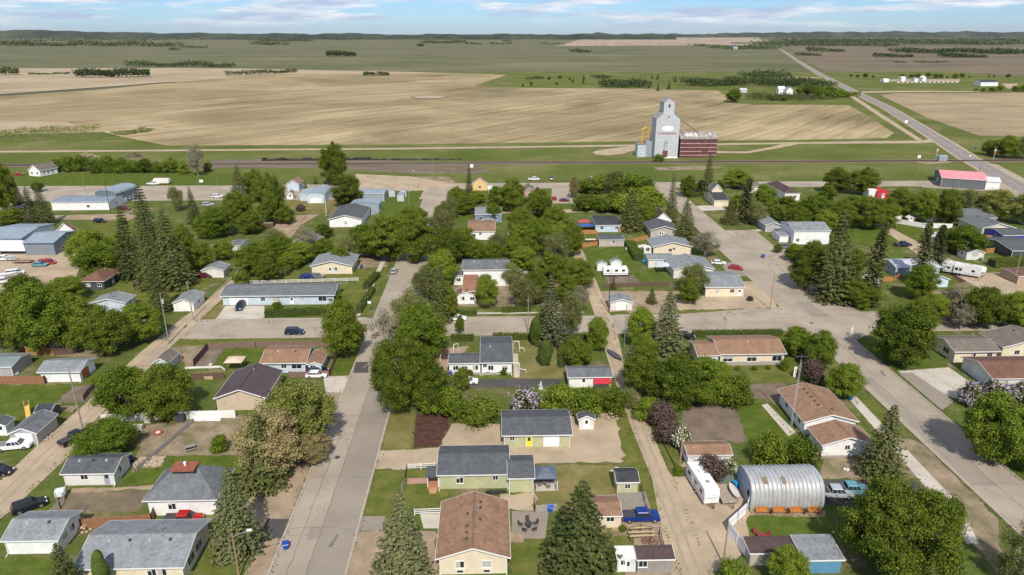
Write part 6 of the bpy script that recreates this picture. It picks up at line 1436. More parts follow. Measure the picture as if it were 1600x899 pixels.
canopy(915,352,6.5,3.5,1.8,.5,(.03,.09,.30),'blue tarp canopy over yard things left of the light blue garage',name='tarp_canopy')
canopy(913,346,5.2,3.2,2.2,.8,(.34,.07,.05),'red tarp canopy behind the blue one',name='tarp_canopy')
canopy(923,374,4,1.4,1.0,.1,(.62,.55,.45),'pale covered table beside the orange fence',name='covered_table')
canopy(58,638,3.4,2.6,1.6,.8,(.04,.04,.05),'black tarp cover by the olive yard shed',name='tarp_cover') if False else None
# patio furniture
def chairs(px,py,label,col,n=4,r=1.1,tab=True):
    X,Y=U(px,py);
    if tab:
        t=empty('patio_table',(X,Y,0),0,'round table on '+label,'table');m=MB();m.tube((0,0,.7),(0,0,.75),.6,.6,16);m.build('tabletop',col,t);m=MB();m.tube((0,0,0),(0,0,.7),.05,.05,6);m.tube((0,0,0),(0,0,.04),.3,.3,10);m.build('leg',col,t)
    first=None
    for i in range(n):
        a=2*math.pi*i/n+.4;loc=(X+math.cos(a)*r,Y+math.sin(a)*r,0)
        if first is None:
            c=first=empty('patio_chair',loc,a+math.pi,'patio chair around the table on '+label,'chair','patio chairs on '+label)
            m=MB();m.box(-.28,.28,-.28,.28,.4,.46);m.build('seat',col,c);m=MB();m.hull([(-.28,-.28,.46),(-.22,-.28,.46),(-.22,.28,.46),(-.28,.28,.46)],[(-.42,-.26,1.),(-.37,-.26,1.),(-.37,.26,1.),(-.42,.26,1.)]);m.build('backrest',col,c)
            for x in(-.25,.25):
                for y in(-.25,.25):m=MB();m.box(x-.025,x+.025,y-.025,y+.025,0,.4);m.build('leg',col,c)
        else:copy_thing(first,loc,a+math.pi)
chairs(826,824,'the paved patio left of the big spruce',plain((.05,.045,.045),.6),5,1.2)
chairs(852,758,'the pad under the dark gazebo',plain((.20,.18,.16),.8),4,1.0)
chairs(1189,843,'the lawn behind the white vinyl fence',plain((.25,.03,.03),.6),4,1.1)
# orange benches and black kettles along the quonset
fb=None
for i,px in enumerate((1190,1216.5,1243,1271)):
    X,Y=U(px,802)
    lb=('bright orange wooden bench against the quonset hut, '+('nearest the white fence','second from the white fence','third from the white fence','farthest from the white fence')[i])
    if fb is None:
        fb=empty('bench',(X,Y,0),0,lb,'bench','benches along the quonset hut');om=plain((.46,.18,.04),.6,var=.25)
        m=MB();m.box(-.95,.95,-.28,.28,.42,.5);m.build('seat',om,fb);m=MB();m.box(-.95,.95,.24,.3,.5,1.0);m.build('backrest',om,fb)
        for x in(-.85,.85):m=MB();m.box(x-.06,x+.06,-.3,.28,0,.42);m.build('leg',om,fb)
        m=MB();m.box(-1.0,-.9,-.3,.3,.5,.72);m.box(.9,1.0,-.3,.3,.5,.72);m.build('armrest',om,fb)
    else:copy_thing(fb,(X,Y,0),0,lb)
fk=None
for i,px in enumerate((1203,1229,1256)):
    X,Y=U(px,802);lb='round black barrel planter between orange benches, '+('left one','middle one','right one')[i]
    if fk is None:
        fk=empty('barrel_planter',(X,Y,0),0,lb,'planter','black barrel planters by the benches');m=MB();m.tube((0,0,0),(0,0,.35),.28,.36,14);m.tube((0,0,.35),(0,0,.7),.36,.3,14);m.build('barrel',plain((.035,.03,.03),.7),fk);m=MB();m.tube((0,0,.68),(0,0,.74),.24,.24,12);m.build('soil',plain((.06,.04,.03),.9),fk)
    else:copy_thing(fk,(X,Y,0),0,lb)
# white railings of the pale bungalow
def railing(p3,label):
    root=empty('handrail',(p3[0][0],p3[0][1],0),0,label,'handrail');m=MB();o=Vector((p3[0][0],p3[0][1],0))
    for a,b in zip(p3[:-1],p3[1:]):m.tube(Vector(a)-o,Vector(b)-o,.06,.06,6)
    m.build('rail',whitep,root);m=MB()
    for p in p3:m.tube((p[0]-o.x,p[1]-o.y,0),(p[0]-o.x,p[1]-o.y,p[2]),.05,.05,6)
    m.build('post',whitep,root)
x,y=U(803,545);railing([(x,y,1.9),(x+1.2,y,1.9),(x+1.2,y-1.7,1.0),(x+2.4,y-1.8,.9)],'white pipe railing at the upper east step of the white bungalow')
x,y=U(803,578);railing([(x,y,1.7),(x+1.2,y,1.7),(x+1.2,y-1.6,1.0),(x+2.6,y-1.7,.8)],'white pipe railing at the lower east step of the white bungalow')
x,y=U(697,560);railing([(x,y,1.9),(x-1,y,1.7),(x-1.2,y-1.5,1.1)],'white pipe railing at the west porch of the white bungalow')
x,y=U(716,548);railing([(x,y,1.8),(x-1,y,1.6),(x-1.1,y-1.4,1.1)],'white pipe railing behind the west porch wing')
# plank deck by the olive shed, with slats
X0,Y0=U(970,797);X1,Y1=U(1008,770);root=empty('plank_deck',((X0+X1)/2,(Y0+Y1)/2,0),0,'grey plank deck in front of the dark-roofed olive shed','deck');m=MB();a=(X1-X0)/2;b=(Y1-Y0)/2
for i in range(12):m.box(-a+i*2*a/12,-a+(i+1)*2*a/12-.03,-b,b,.12,.2)
m.build('planks',woodg,root);m=MB();m.box(-a,a,-b,-b+.1,0,.12);m.box(-a,a,b-.1,b,0,.12);m.build('joists',woodp,root)
# olive house porch: steps with orange rails
q=BL['sage'];root=empty('porch',(q['root'].location.x-q['w']-1.0,q['root'].location.y-q['d']+1.0,0),0,'wooden porch with white posts at the west end of the olive-green house','porch')
m=MB();m.box(-.9,1.0,-1.2,1.3,0,.6);m.build('platform',plain((.38,.17,.08),.8),root);m=MB()
for x,y in((-.85,-1.15),(-.85,1.2),(.9,-1.15)):m.box(x-.06,x+.06,y-.06,y+.06,.6,2.6)
m.build('post',whitep,root);m=MB();m.box(-1.1,1.1,-1.5,1.5,2.6,2.75);m.build('roof',shingle(C['R_mid']),root);m=MB();m.box(-.6,.6,-2.2,-1.2,0,.3);m.box(-.6,.6,-1.75,-1.2,.3,.45);m.build('steps',plain((.45,.25,.14),.8),root)
# long black cushion rack (kayak-like) behind the tan bungalow
boat('black kayak lying against the olive-green house',775,771,.15,90,3.4,.8,.3,(.015,.015,.017),name='kayak',cat='kayak',rim_=(.04,.04,.04))
# picnic table
def picnic(px,py,label,rz=0):
    X,Y=U(px,py);root=empty('picnic_table',(X,Y,0),R(rz),label,'picnic table');m=MB();m.box(-.9,.9,-.38,.38,.7,.76);m.build('tabletop',woodg,root)
    for s in(-1,1):m=MB();m.box(-.9,.9,s*.75-.13,s*.75+.13,.42,.47);m.build('seat',woodg,root)
    m=MB()
    for x in(-.7,.7):m.beam((x,-.7,0),(x,.3,.7),.06,.08);m.beam((x,.7,0),(x,-.3,.7),.06,.08)
    m.build('leg',woodg,root)
picnic(297,703,'weathered picnic table alone in the worn yard',30)
picnic(128,796,'small table in the corner beside the cedar fence') if False else None
# fire pit / round play ring
X,Y=U(247,678);root=empty('tractor_tyre_planter',(X,Y,0),0,'round red and white painted planter in the worn yard','planter');m=MB()
for i in range(14):
    a=2*math.pi*i/14;b=2*math.pi*(i+1)/14;m.tube((.6*math.cos(a),.6*math.sin(a),.25),(.6*math.cos(b),.6*math.sin(b),.25),.2,.2,7)
m.build('ring',plain((.45,.08,.08),.6,var=.3),root);m=MB();m.tube((0,0,.1),(0,0,.3),.45,.45,12);m.build('filling',whitep,root)
# tank on stand, left bottom
X,Y=U(96,778);root=empty('water_tank',(X,Y,0),R(20),'white plastic water tank beside the tilled plot','water tank');m=MB();m.box(-.7,.7,-.6,.6,.5,1.6);m.build('tank',plain((.66,.70,.68),.4),root,bev=.12);m=MB()
for x in(-.6,.6):
    for y in(-.5,.5):m.box(x-.05,x+.05,y-.05,y+.05,0,.5)
m.build('stand',metalg,root);m=MB();m.box(-.72,.72,-.62,.62,.45,.5);m.build('pallet',woodp,root)
# yellow and teal toys
X,Y=U(22,575);root=empty('toy_tractor',(X,Y,0),R(15),'yellow plastic toy tractor beside the reddish fence','toy tractor');m=MB();m.box(-.9,.7,-.35,.35,.5,.95);m.build('body',plain((.60,.50,.03),.4),root,bev=.08);m=MB()
for x,r_ in((-.6,.45),(.5,.3)):
    for s in(-1,1):m.tube((x,s*.4,r_),(x,s*.6,r_),r_,r_,12)
m.build('wheel',tyre,root);m=MB();m.box(-.6,-.1,-.3,.3,.95,1.5);m.build('cab',plain((.60,.50,.03),.4),root)
X,Y=U(23,585);root=empty('paddling_pool',(X,Y,0),0,'small teal and white paddling pool next to the toy tractor','paddling pool');m=MB()
for i in range(14):
    a=2*math.pi*i/14;b=2*math.pi*(i+1)/14;m.tube((.7*math.cos(a),.7*math.sin(a),.16),(.7*math.cos(b),.7*math.sin(b),.16),.16,.16,7)
m.build('rim',plain((.45,.62,.66),.4),root);m=MB();m.tube((0,0,.02),(0,0,.12),.65,.65,14);m.build('water',glassy((.1,.3,.35)),root)
# play slide (orange-yellow) by grey garage; black covered pile
X,Y=U(45,650);root=empty('play_slide',(X,Y,0),R(30),'yellow-orange play slide beside the grey garage','play slide');m=MB();m.hull([(-.4,-1.2,.1),(.4,-1.2,.1),(.4,-1.1,.2),(-.4,-1.1,.2)],[(-.4,.7,1.8),(.4,.7,1.8),(.4,.8,1.7),(-.4,.8,1.7)]);m.build('chute',plain((.60,.33,.04),.4),root);m=MB();m.box(-.45,.45,.8,1.6,1.6,1.7);m.box(-.45,-.35,.8,1.6,0,2.6);m.box(.35,.45,.8,1.6,0,2.6);m.build('tower',plain((.55,.38,.1),.6),root)
# clothes poles / wagon wheels
for i,(px,py) in enumerate(((1022,852),(1010,850))):
    X,Y=U(px,py);root=empty('wagon_wheel',(X,Y,0),R(10),('large dark red wagon wheel leaning by the lane','dark wagon wheel left of the large red one')[i],'wagon wheel');m=MB();r_=.75-.15*i
    for k in range(16):
        a=2*math.pi*k/16;b=2*math.pi*(k+1)/16;m.beam((r_*math.cos(a),0,r_+r_*math.sin(a)),(r_*math.cos(b),0,r_+r_*math.sin(b)),.07,.07)
    m.build('rim',plain((.16,.04,.05),.8),root);m=MB()
    for k in range(8):a=math.pi*2*k/8;m.beam((0,0,r_),(r_*math.cos(a),0,r_+r_*math.sin(a)),.04,.04)
    m.build('spokes',plain((.16,.04,.05),.8),root)
for i,py in enumerate((833,840,846)):
    X,Y=U(1001,py);root=empty('timber_beam',(X,Y,0),R(2),'pale timber beam on trestles beside the lane, '+('back','middle','front')[i]+' one','timber beam','timber beams on trestles');m=MB();m.box(-2.1+.2*i,2.,-.09,.09,.9,1.08);m.build('beam',plain((.50,.38,.22),.8),root);m=MB();m.box(-1.6,-1.48,-.08,.08,0,.9);m.box(1.4,1.52,-.08,.08,0,.9);m.build('trestle',fd,root)
# swing frame at bottom
X,Y=U(877,905);root=empty('timber_frame',(X,Y,0),0,'weathered timber swing frame at the bottom below the big spruce','swing frame');m=MB()
for x in(-1.1,1.1):m.beam((x,-.5,0),(x*.8,0,2.2),.12,.12);m.beam((x,.5,0),(x*.8,0,2.2),.12,.12)
m.build('legs',woodg,root);m=MB();m.beam((-1.3,0,2.25),(1.3,0,2.25),.12,.12);m.build('crossbeam',woodg,root)
# two white trestles, compost bin behind ranch house
for i,px in enumerate((1166,1177)):
    X,Y=U(px,629);root=empty('trestle',(X,Y,0),0,('left','right')[i]+' white metal trestle by the soil bed','trestle');m=MB();m.tube((-.5,0,0),(-.4,0,.9),.04,.04,6);m.tube((.5,0,0),(.4,0,.9),.04,.04,6);m.tube((-.5,0,.9),(.5,0,.9),.04,.04,6);m.tube((-.45,0,.4),(.45,0,.4),.03,.03,6);m.build('frame',whitep,root)
X,Y=U(1152,630);root=empty('compost_bin',(X,Y,0),0,'black compost bin beside the white trestles','compost bin');m=MB();m.hull([(-.8,-.6,0),(.8,-.6,0),(.8,.6,0),(-.8,.6,0)],[(-.65,-.5,.9),(.65,-.5,.9),(.65,.5,.9),(-.65,.5,.9)]);m.build('bin',blackp,root);m=MB();m.box(-.6,.6,-.45,.45,.9,.98);m.build('lid',blackp,root)
# green tarp mound by the trailer
X,Y=U(1137,752);root=empty('tarped_woodpile',(X,Y,0),R(-10),'dark green tarp over a pile beside the blossoming shrub','tarped pile');m=MB();m.hull([(-1.4,-1,0),(1.4,-1,0),(1.4,1,0),(-1.4,1,0)],[(-.8,-.3,1.2),(.7,-.2,1.35),(.7,.4,1.3),(-.8,.4,1.1)]);m.build('tarp',plain((.03,.07,.05),.5,var=.2),root,bev=.15)
# satellite dish / lamp statue on dark drive
X,Y=U(845,608);root=empty('garden_statue',(X,Y,0),0,'grey-white garden figure on a stone beside the dark driveway','statue');m=MB();m.box(-.45,.45,-.35,.35,0,.3);m.build('plinth',plain((.5,.5,.5),.8),root);m=MB();m.tube((0,0,.3),(0,0,1.3),.35,.22,10);m.ball((0,0,1.5),.22,10,6);m.tube((-.1,0,1.1),(-.6,0,.9),.1,.07,6);m.build('figure',plain((.48,.50,.52),.7),root)
# rock pile bits
def pile(px,py,r,h,col,label,n=14,name='rock_pile',cat='rock pile'):
    X,Y=U(px,py);g=random.Random(int(px*3+py));root=empty(name,(X,Y,0),0,label,cat);m=MB()
    for i in range(n):
        a=g.uniform(0,6.28);d=r*math.sqrt(g.random());s=g.uniform(.14,.3)*max(1,r/3);m.ball((d*math.cos(a),d*math.sin(a)*.7,h*(1-d/r)*.8+s*.3),s,6,4,(1,.9,.7))
    m.build('pile',plain(col,.9,var=.3,scale=3),root)
pile(954,653,1.6,1.2,(.38,.29,.2),'mound of tan gravel behind the narrow white-doored shed',40,'gravel_mound','gravel mound')
pile(230,722,2.6,.2,(.42,.34,.27),'bed of pinkish rocks at the corner of the worn yard',60,'rock_bed')
pile(75,684,2.2,.25,(.40,.35,.27),'pale stones along the lane beside the grey garage',26)
pile(136,247,7,3.5,(.40,.30,.2),'tan earth mound behind the left hedge row',60,'earth_mound','earth mound')
pile(209,246,6,4,(.16,.11,.09),'brown brush heap behind the hedge row',70,'brush_heap','brush heap')
pile(1322,735,.5,.3,(.7,.7,.7),'white stones in the bare bed by the spruce',6)
pile(132,827,1.3,.8,(.42,.3,.2),'tan heap of branches beside the cedar fence',26,'brush_heap','brush heap')
pile(962,735,.9,.5,(.5,.42,.36),'pale stone ring behind the dark-roofed deck shed',14)
# wood stacks by the railway
def ties(px,py,L,label):
    X,Y=U(px,py);root=empty('tie_stack',(X,Y,0),0,label,'tie stack');g=random.Random(int(px));m=MB();x=-L/2
    while x<L/2:
        hh=g.uniform(.7,2.0) if L<50 else g.uniform(.3,1.)
        for k in range(int(hh/.3)):m.box(x,x+2.4,-1+g.uniform(-.3,.3),1+g.uniform(-.3,.3),k*.3,k*.3+.26)
        x+=2.6
    m.build('ties',plain((.05,.038,.033),.9,var=.3),root)
ties(472,251,46,'dark stack of old railway ties left of the tall round elm');ties(560,250,16,'short dark stack of ties right of the tall round elm')
ties(636,250,60,'long low dark ridge of ties along the rails')
# long metal planters / crates
for px,py,w_,d_,h_,cl,lb in((327,592,1.9,.8,.7,(.5,.33,.2),'pale wooden planter box by the dark back fence'),(330,575,.6,.6,.9,(.7,.6,.58),'pinkish white urn on the garden edge'),(280,563,1.2,.9,1.0,(.42,.28,.2),'brick-brown chimney-like box by the leaning shed'),(216,672,1.8,1.,.9,(.6,.55,.5),'pale crate among the yard clutter under the white fence'),(232,660,1.2,.9,1.2,(.45,.42,.38),'grey crate next to the pale one by the white fence'),(283,658,1.6,1.2,1.2,(.05,.05,.06),'black covered grill under the bushy tree'),(325,657,5.,.6,.4,(.8,.8,.82),'long white ladder-like box against the white fence'),(412,352,1.6,1.5,1.8,(.75,.75,.72),'white shed box in the dirt corral'),(421,354,2.8,1.6,1.4,(.32,.26,.2),'brown hay box in the dirt corral')):
    X,Y=U(px,py);nm={'urn':'urn'}.get(lb.split()[-5] if False else '', 'storage_box');root=empty(nm,(X,Y,0),0,lb,'box');m=MB();m.box(-w_/2,w_/2,-d_/2,d_/2,0,h_);m.build('box',plain(cl,.8,var=.2),root,bev=.04);m=MB();m.box(-w_/2-.03,w_/2+.03,-d_/2-.03,d_/2+.03,h_,h_+.06);m.build('lid',plain(cl,.8,var=.2),root)
# flag by the quonset
X,Y=U(1266,733);root=empty('flag',(X,Y,0),0,'small red and white flag behind the quonset hut','flag');m=MB();m.tube((0,0,0),(0,0,3.2),.04,.03,6);m.build('pole',whitep,root)
for i,(c_,x0) in enumerate(((redp,0),(whitep,.4),(redp,.9))):m=MB();m.hull([(x0,-.01,2.6),(x0+(.4,.5,.4)[i],-.01+.1,2.6),(x0+(.4,.5,.4)[i],.02+.1,2.6),(x0,.02,2.6)],[(x0,-.01,3.15),(x0+(.4,.5,.4)[i],.09,3.15),(x0+(.4,.5,.4)[i],.12,3.15),(x0,.02,3.15)]);m.build('cloth',c_,root)
# manholes
for i,(px,py,lb) in enumerate(((527,715,'dark manhole cover in the middle street'),(1268,505,'dark manhole cover at the crossing of the right street'))):
    X,Y=U(px,py);root=empty('manhole_cover',(X,Y,0),0,lb,'manhole cover');m=MB();m.tube((0,0,.0),(0,0,.05),.4,.4,18);m.build('cover',metaldk,root);m=MB();m.tube((0,0,0),(0,0,.045),.55,.55,18);m.build('ring',plain((.16,.15,.14),.8),root)
# wires between the left lane poles
def wire(p,q,label,sag=.6):
    root=empty('power_line',((p[0]+q[0])/2,(p[1]+q[1])/2,0),0,label,'power line');o=Vector((root.location.x,root.location.y,0));m=MB();N=10;pp=None
    for i in range(N+1):
        t=i/N;v=Vector(p).lerp(Vector(q),t)-o;v.z-=sag*4*t*(1-t)
        if pp is not None:m.tube(pp,v,.012,.012,4)
        pp=v
    m.build('wire',metaldk,root)
wire(Vector(a1[1])-Vector((0,0,.5)),Vector(a2[1])-Vector((0,0,.5)),'thin wire between the garage pole and the corner pole')
wire(Vector(a2[1])-Vector((0,0,.5)),Vector(a3[1])-Vector((0,0,.5)),'thin wire crossing the cross street between the two lane poles')
# ------------------------------------------------------------------ trees: kind, x, foot row, top row, crown width, label
TREES=[
('blue',628,912,766,112,'large blue-green spruce at the bottom beside the middle street'),
('spruce',905,893,748,140,'large dark spruce between the tan-roofed bungalow and the blue pickup'),
('blue',374,860,728,96,'yellow-tipped spruce right of the red-capped house'),
('spruce',110,930,845,66,'short spruce at the bottom edge between the garage and the bungalow'),
('cedar',164,925,860,26,'upright clipped cedar in front of the bottom left bungalow'),
('ymaple',472,700,584,132,'big yellow-green maple beside the middle street'),
('maple',428,742,628,120,'straw-brown catkin maple between the yellow-green maple and the spruce'),
('spruce',414,757,640,90,'dark spruce standing against the straw-brown maple'),
('gbush',343,706,676,34,'round bright shrub in the worn yard'),
('ash',170,708,655,108,'low bushy tree hiding the dark pickup on the left lane'),
('ash',203,655,562,104,'broad leafy tree beside the left lane, west half of the pair'),
('elm',266,652,560,100,'broad leafy tree before the white board fence, east half of the pair'),
('gbush',150,600,586,24,'small green vine shrub in front of the orange-doored garage'),
('elm',22,545,440,100,'dark leafy tree at the left edge above the golden wood fence'),
('ash',75,552,432,105,'tall leafy tree over the golden wood fence'),
('elm',125,545,452,95,'leafy tree left of the lane in the middle of the left grove'),
('elm',172,552,470,90,'leafy tree at the lane side of the left grove'),
('ash',222,532,470,84,'yellow-green tree casting shade on the left lane'),
('elm',45,480,425,80,'round tree at the top left of the left grove'),
('ash',105,470,428,70,'small-leaved tree behind the left grove near the yard'),
('spruce',253,488,398,42,'dark pine left of the arched white garage'),
('elm',541,560,455,80,'dense dark tree at the corner west of the middle street'),
('ash',520,470,452,36,'smaller tree joined to the corner tree by the hedge end'),
('giant',630,640,512,128,'biggest dark leafy tree west of the white bungalow'),
('elm',672,640,545,80,'dark leafy tree filling the gap between the biggest one and the bungalow'),
('ash',660,560,468,100,'leafy tree at the cross street corner north of the biggest tree'),
('grey',606,560,474,66,'pale half-bare tree over the middle street crossing'),
('willow',640,520,440,72,'pale willow-like tree on the east kerb of the middle street'),
('gbush',672,648,600,50,'green shrub south of the biggest dark tree'),
('gbush',712,655,598,62,'green shrub row piece below the parked dark blue car'),
('bush',752,662,612,70,'broad shrub left of the lilac'),
('elm',722,612,570,30,'young thin tree in front of the white bungalow wing'),
('lilac',822,645,604,58,'purple-flowering lilac south of the dark driveway'),
('gbush',872,645,594,66,'shrub below the white garage with the red awning, left part'),
('gbush',915,652,600,66,'shrub below the white garage with the red awning, middle part'),
('bush',958,645,600,52,'shrub by the lane right of the red awning'),
('ash',934,548,490,44,'young leafy tree at the lane north of the red-awning garage'),
('elm',903,575,522,58,'round leafy tree between the lawn hedge and the lane'),
('cedar',838,540,496,24,'tall cedar on stems beside the big mid spruce'),
('cedar',852,572,532,26,'shorter cedar on bare stems on the dry lawn'),
('blue',862,538,428,64,'big thick spruce at the cross street east of the white bungalow'),
('willow',893,525,440,46,'thin pale tree right of the big thick spruce'),
('ash',760,480,424,46,'dense round tree in front of the two-storey house'),
('elm',719,521,490,18,'very small tree on the kerb of the cross street'),
('elm',700,500,440,44,'dark tree right of the cottage-side spruce'),
('spruce',690,502,408,46,'dark spruce left of the low white cottage'),
('purple',695,560,542,18,'tiny dark red shrub at the west porch rails'),
('bush',733,585,575,16,'small round shrub at the left bungalow window'),
('bush',787,586,575,13,'small round shrub at the right bungalow window'),
('blue',1040,550,450,70,'blue-grey spruce rising from the hedge trees east of the lane'),
('ash',1000,540,475,58,'bright leafy tree at the lane corner below the pale shed'),
('elm',1003,615,535,78,'leafy tree on the east bank of the lane'),
('elm',1055,632,548,110,'wide leafy tree in the middle of the grove west of the ranch house'),
('ash',1098,630,555,95,'wide bright tree at the west end of the ranch house'),
('bush',1140,632,580,62,'shrub right of the grove by the ranch house step'),
('gbush',1010,655,615,50,'shrub at the lower lane side of the grove'),
('white',990,562,534,26,'small blossoming shrub in the grove beside the lane'),
('purple',1032,668,622,52,'dark purple-leaved shrub beside the lane, upper of two'),
('purple',1042,694,650,48,'dark purple-leaved shrub beside the lane, lower of two'),
('white',1062,700,656,40,'white-blossoming shrub at the edge of the tilled plot'),
('purple',1108,752,708,58,'dark purple-leaved shrub behind the white travel trailer'),
('white',1135,745,712,34,'white-blossoming shrub between the tan-roofed shed and the quonset hut'),
('bush',1156,622,585,36,'round dark shrub left of the white trestles'),
('bush',1200,725,672,62,'shrub behind the quonset hut, left of the pair'),
('bush',1248,730,678,70,'shrub behind the quonset hut, right of the pair'),
('spruce',1375,744,630,84,'spruce on the corner beside the white gabled front'),
('giant',1395,892,742,228,'huge round tree filling the bottom right'),
('ash',1228,915,852,76,'bright bushy tree at the bottom left of the blue shed'),
('gbush',1140,915,878,66,'low bush at the bottom below the grey pole'),
('birch',1588,915,795,90,'weeping birch with white limbs at the bottom right corner'),
('gbush',1480,850,770,44,'small leafy tree right of the huge round tree'),
('ash',1545,722,606,118,'leafy tree on the lawn east of the right street'),
('elm',1612,735,612,110,'leafy tree cut by the right edge beside the lawn'),
('lilac',1515,632,594,44,'pale lilac at the concrete driveway corner'),
('lilac',1555,628,590,50,'pale lilac in front of the reddish double garage'),
('lilac',1595,628,592,46,'pale lilac nearest the right edge'),
('ash',1243,556,508,62,'leafy tree at the east end of the ranch house hedge'),
('ash',1278,575,512,60,'leafy tree at the street side of the ranch house'),
('purple',1268,598,556,44,'dusky shrub beside the ranch house lawn'),
('ash',1318,622,562,66,'spreading leafy tree above the blue bin'),
('bush',1225,578,560,20,'small shrub at the ranch house corner'),
('elm',1403,568,462,112,'big dome-shaped tree at the crossing of the right street'),
('ash',1455,500,455,60,'leafy tree behind the dome-shaped tree'),
('grey',1488,500,440,74,'pale half-bare tree behind the grey-brown roof'),
('elm',1532,512,440,80,'dark leafy tree left of the right edge grove'),
('ash',1585,512,452,84,'leafy tree at the right edge below the tan parking'),
('grey',1500,515,470,50,'small bare-twigged tree near the grey-brown roof'),
('ash',1436,468,408,58,'bright leafy tree left of the light blue garage'),
('spruce',1303,468,326,84,'massive dark spruce in the middle of the right block'),
('thin',1353,478,342,54,'open grey spruce right of the massive one'),
('thin',1435,446,344,46,'open-topped spruce left of the lane camper'),
('thin',1460,424,350,44,'dark thin spruce right of the open-topped one'),
('elm',1256,452,372,60,'dark leafy tree west of the massive spruce'),
('ash',1240,408,378,36,'bright shrub-like tree below the barn-sized house'),
('elm',1340,478,430,70,'leafy tree under the open grey spruce'),
('ash',1505,398,348,70,'bright leafy tree behind the black-roofed garage'),
('elm',1478,390,352,44,'dark leafy tree left of the bright one behind the garage'),
('elm',1306,302,258,54,'wide leafy tree on the frontage street, left half of the pair'),
('elm',1348,304,256,54,'wide leafy tree on the frontage street, right half of the pair'),
('elm',1292,313,286,34,'small round tree below the wide pair'),
('elm',1405,342,288,58,'leafy tree behind the white board fence, first from the red shed'),
('ash',1440,346,292,54,'leafy tree behind the white board fence, second from the red shed'),
('elm',1475,348,290,54,'leafy tree behind the box shed and white pickup'),
('willow',1512,336,288,54,'pale tree in front of the pink-roofed hall'),
('ymaple',1553,345,288,66,'yellowish tree below the white annex of the pink-roofed hall'),
('ymaple',1596,350,295,60,'yellowish tree at the right edge below the frontage street'),
('ash',1270,350,300,62,'leafy tree in the middle of the maroon-roof block'),
('elm',1245,355,318,50,'dark shrub-like tree left of the barn-sized house roof'),
('elm',1310,356,305,58,'leafy tree right of the pale round tree in the maroon-roof block'),
('elm',1352,358,300,66,'dark tree at the west corner of the white garage'),
('ash',1215,345,318,34,'low tree by the grey-walled house'),
('ash',1570,247,208,44,'yellow-green tree beyond the crossing at the right'),
('willow',1600,248,206,50,'pale tree beyond the crossing, nearest the right edge'),
('ash',1545,243,216,30,'small tree beyond the crossing next to the highway'),
('spruce',1105,305,237,28,'tall narrow spruce by the grey gabled house'),
('ash',1150,294,262,56,'wide bright tree right of the tall narrow spruce'),
('thin',1163,348,276,40,'shaggy spruce beside the pale shingled cottage'),
('spruce',1140,350,310,30,'short dark spruce beside the light wood pole'),
('ash',1193,330,283,46,'round bright tree left of the maroon-roofed house'),
('willow',1180,352,308,40,'pale tree between the shaggy spruce and the grey-walled house'),
('elm',1074,308,270,32,'dark tree at the street bend by the hedge'),
('elm',1095,300,278,22,'small dark tree left of the tall narrow spruce'),
('spruce',1048,348,268,26,'narrow spruce of the twin pair, left one'),
('spruce',1071,374,308,42,'broad dark spruce behind the tall grey pole'),
('grey',1102,400,357,60,'rounded greyish tree by the cream bungalow'),
('willow',1083,458,402,60,'pale thin tree in front of the hip-roofed cream house'),
('elm',1075,475,430,40,'dark small tree left of the hip-roofed cream house'),
('spruce',1018,474,448,20,'tiny blue spruce beside the pale curved-roof shed'),
('spruce',958,452,430,12,'tiny dark conifer beside the tilled plot'),
('spruce',984,360,292,48,'full spruce behind the light blue garage'),
('ash',1010,352,312,40,'leafy tree between the full spruce and the steep-roofed house'),
('willow',958,302,262,52,'pale leafy tree in the upper shrub row'),
('bush',920,302,272,52,'dark shrub-like tree at the left of the upper shrub row'),
('gbush',985,305,268,62,'leafy tree at the right of the upper shrub row'),
('gbush',1015,325,288,60,'round tree at the east end of the lower shrub row'),
('maple',897,310,272,18,'small yellow-green tree at the lot corner beside a light pole'),
('bush',915,328,301,58,'lower shrub row, first dark tree from the parking area'),
('bush',948,330,303,60,'lower shrub row, second dark tree from the parking area'),
('gbush',978,334,300,60,'lower shrub row, third tree beside the full spruce'),
('elm',800,332,272,54,'leafy tree east of the yellow gabled house'),
('ash',775,322,288,36,'bushy tree below the yellow house lean-to'),
('elm',715,322,288,40,'dark leafy tree at the frontage corner west of the yellow house'),
('spruce',733,310,254,18,'narrow dark spruce west of the yellow gabled house'),
('ash',745,318,296,34,'low tree in front of the yellow gabled house'),
('elm',728,334,304,50,'dark hedge-like tree north of the pale path'),
('willow',703,345,298,36,'greyish tree at the street side opposite the cabins'),
('elm',840,335,288,50,'leafy tree over the pink-walled cottage'),
('elm',815,372,318,56,'dark leafy tree right of the blue house'),
('elm',868,372,316,62,'dense dark tree below the red car'),
('ash',842,398,335,58,'leafy tree in the middle of the central grove'),
('elm',892,400,340,48,'dark tree at the lane end of the central grove'),
('willow',868,412,352,52,'olive-tinted tree inside the central grove'),
('ash',818,425,380,50,'bright tree over the two-storey house drive'),
('elm',862,440,390,62,'dark tree above the big thick spruce'),
('elm',905,450,398,58,'dark tree pressing on the gravel lane'),
('grey',905,490,440,40,'twiggy tree beside the tiny white playhouse'),
('willow',820,480,425,60,'pale tree right of the low white cottage'),
('willow',780,400,358,46,'pale tree below the tan-roofed white house'),
('willow',848,520,480,34,'dark-trunked low tree by the mossy pole'),
('elm',722,400,350,56,'leafy tree left of the tan-roofed white house'),
('willow',690,372,318,52,'greyish leafy tree on the east kerb near the cabins'),
('elm',705,415,350,64,'dark leafy tree on the east kerb of the middle street'),
('ash',690,448,385,60,'bright leafy tree on the east kerb of the middle street'),
('willow',668,470,408,62,'pale leafy tree leaning over the middle street'),
('elm',653,408,330,80,'dark leafy tree closing over the middle street'),
('elm',610,408,325,88,'broad dark tree west of the street arch'),
('ash',578,402,345,70,'leafy tree north of the cream bungalow'),
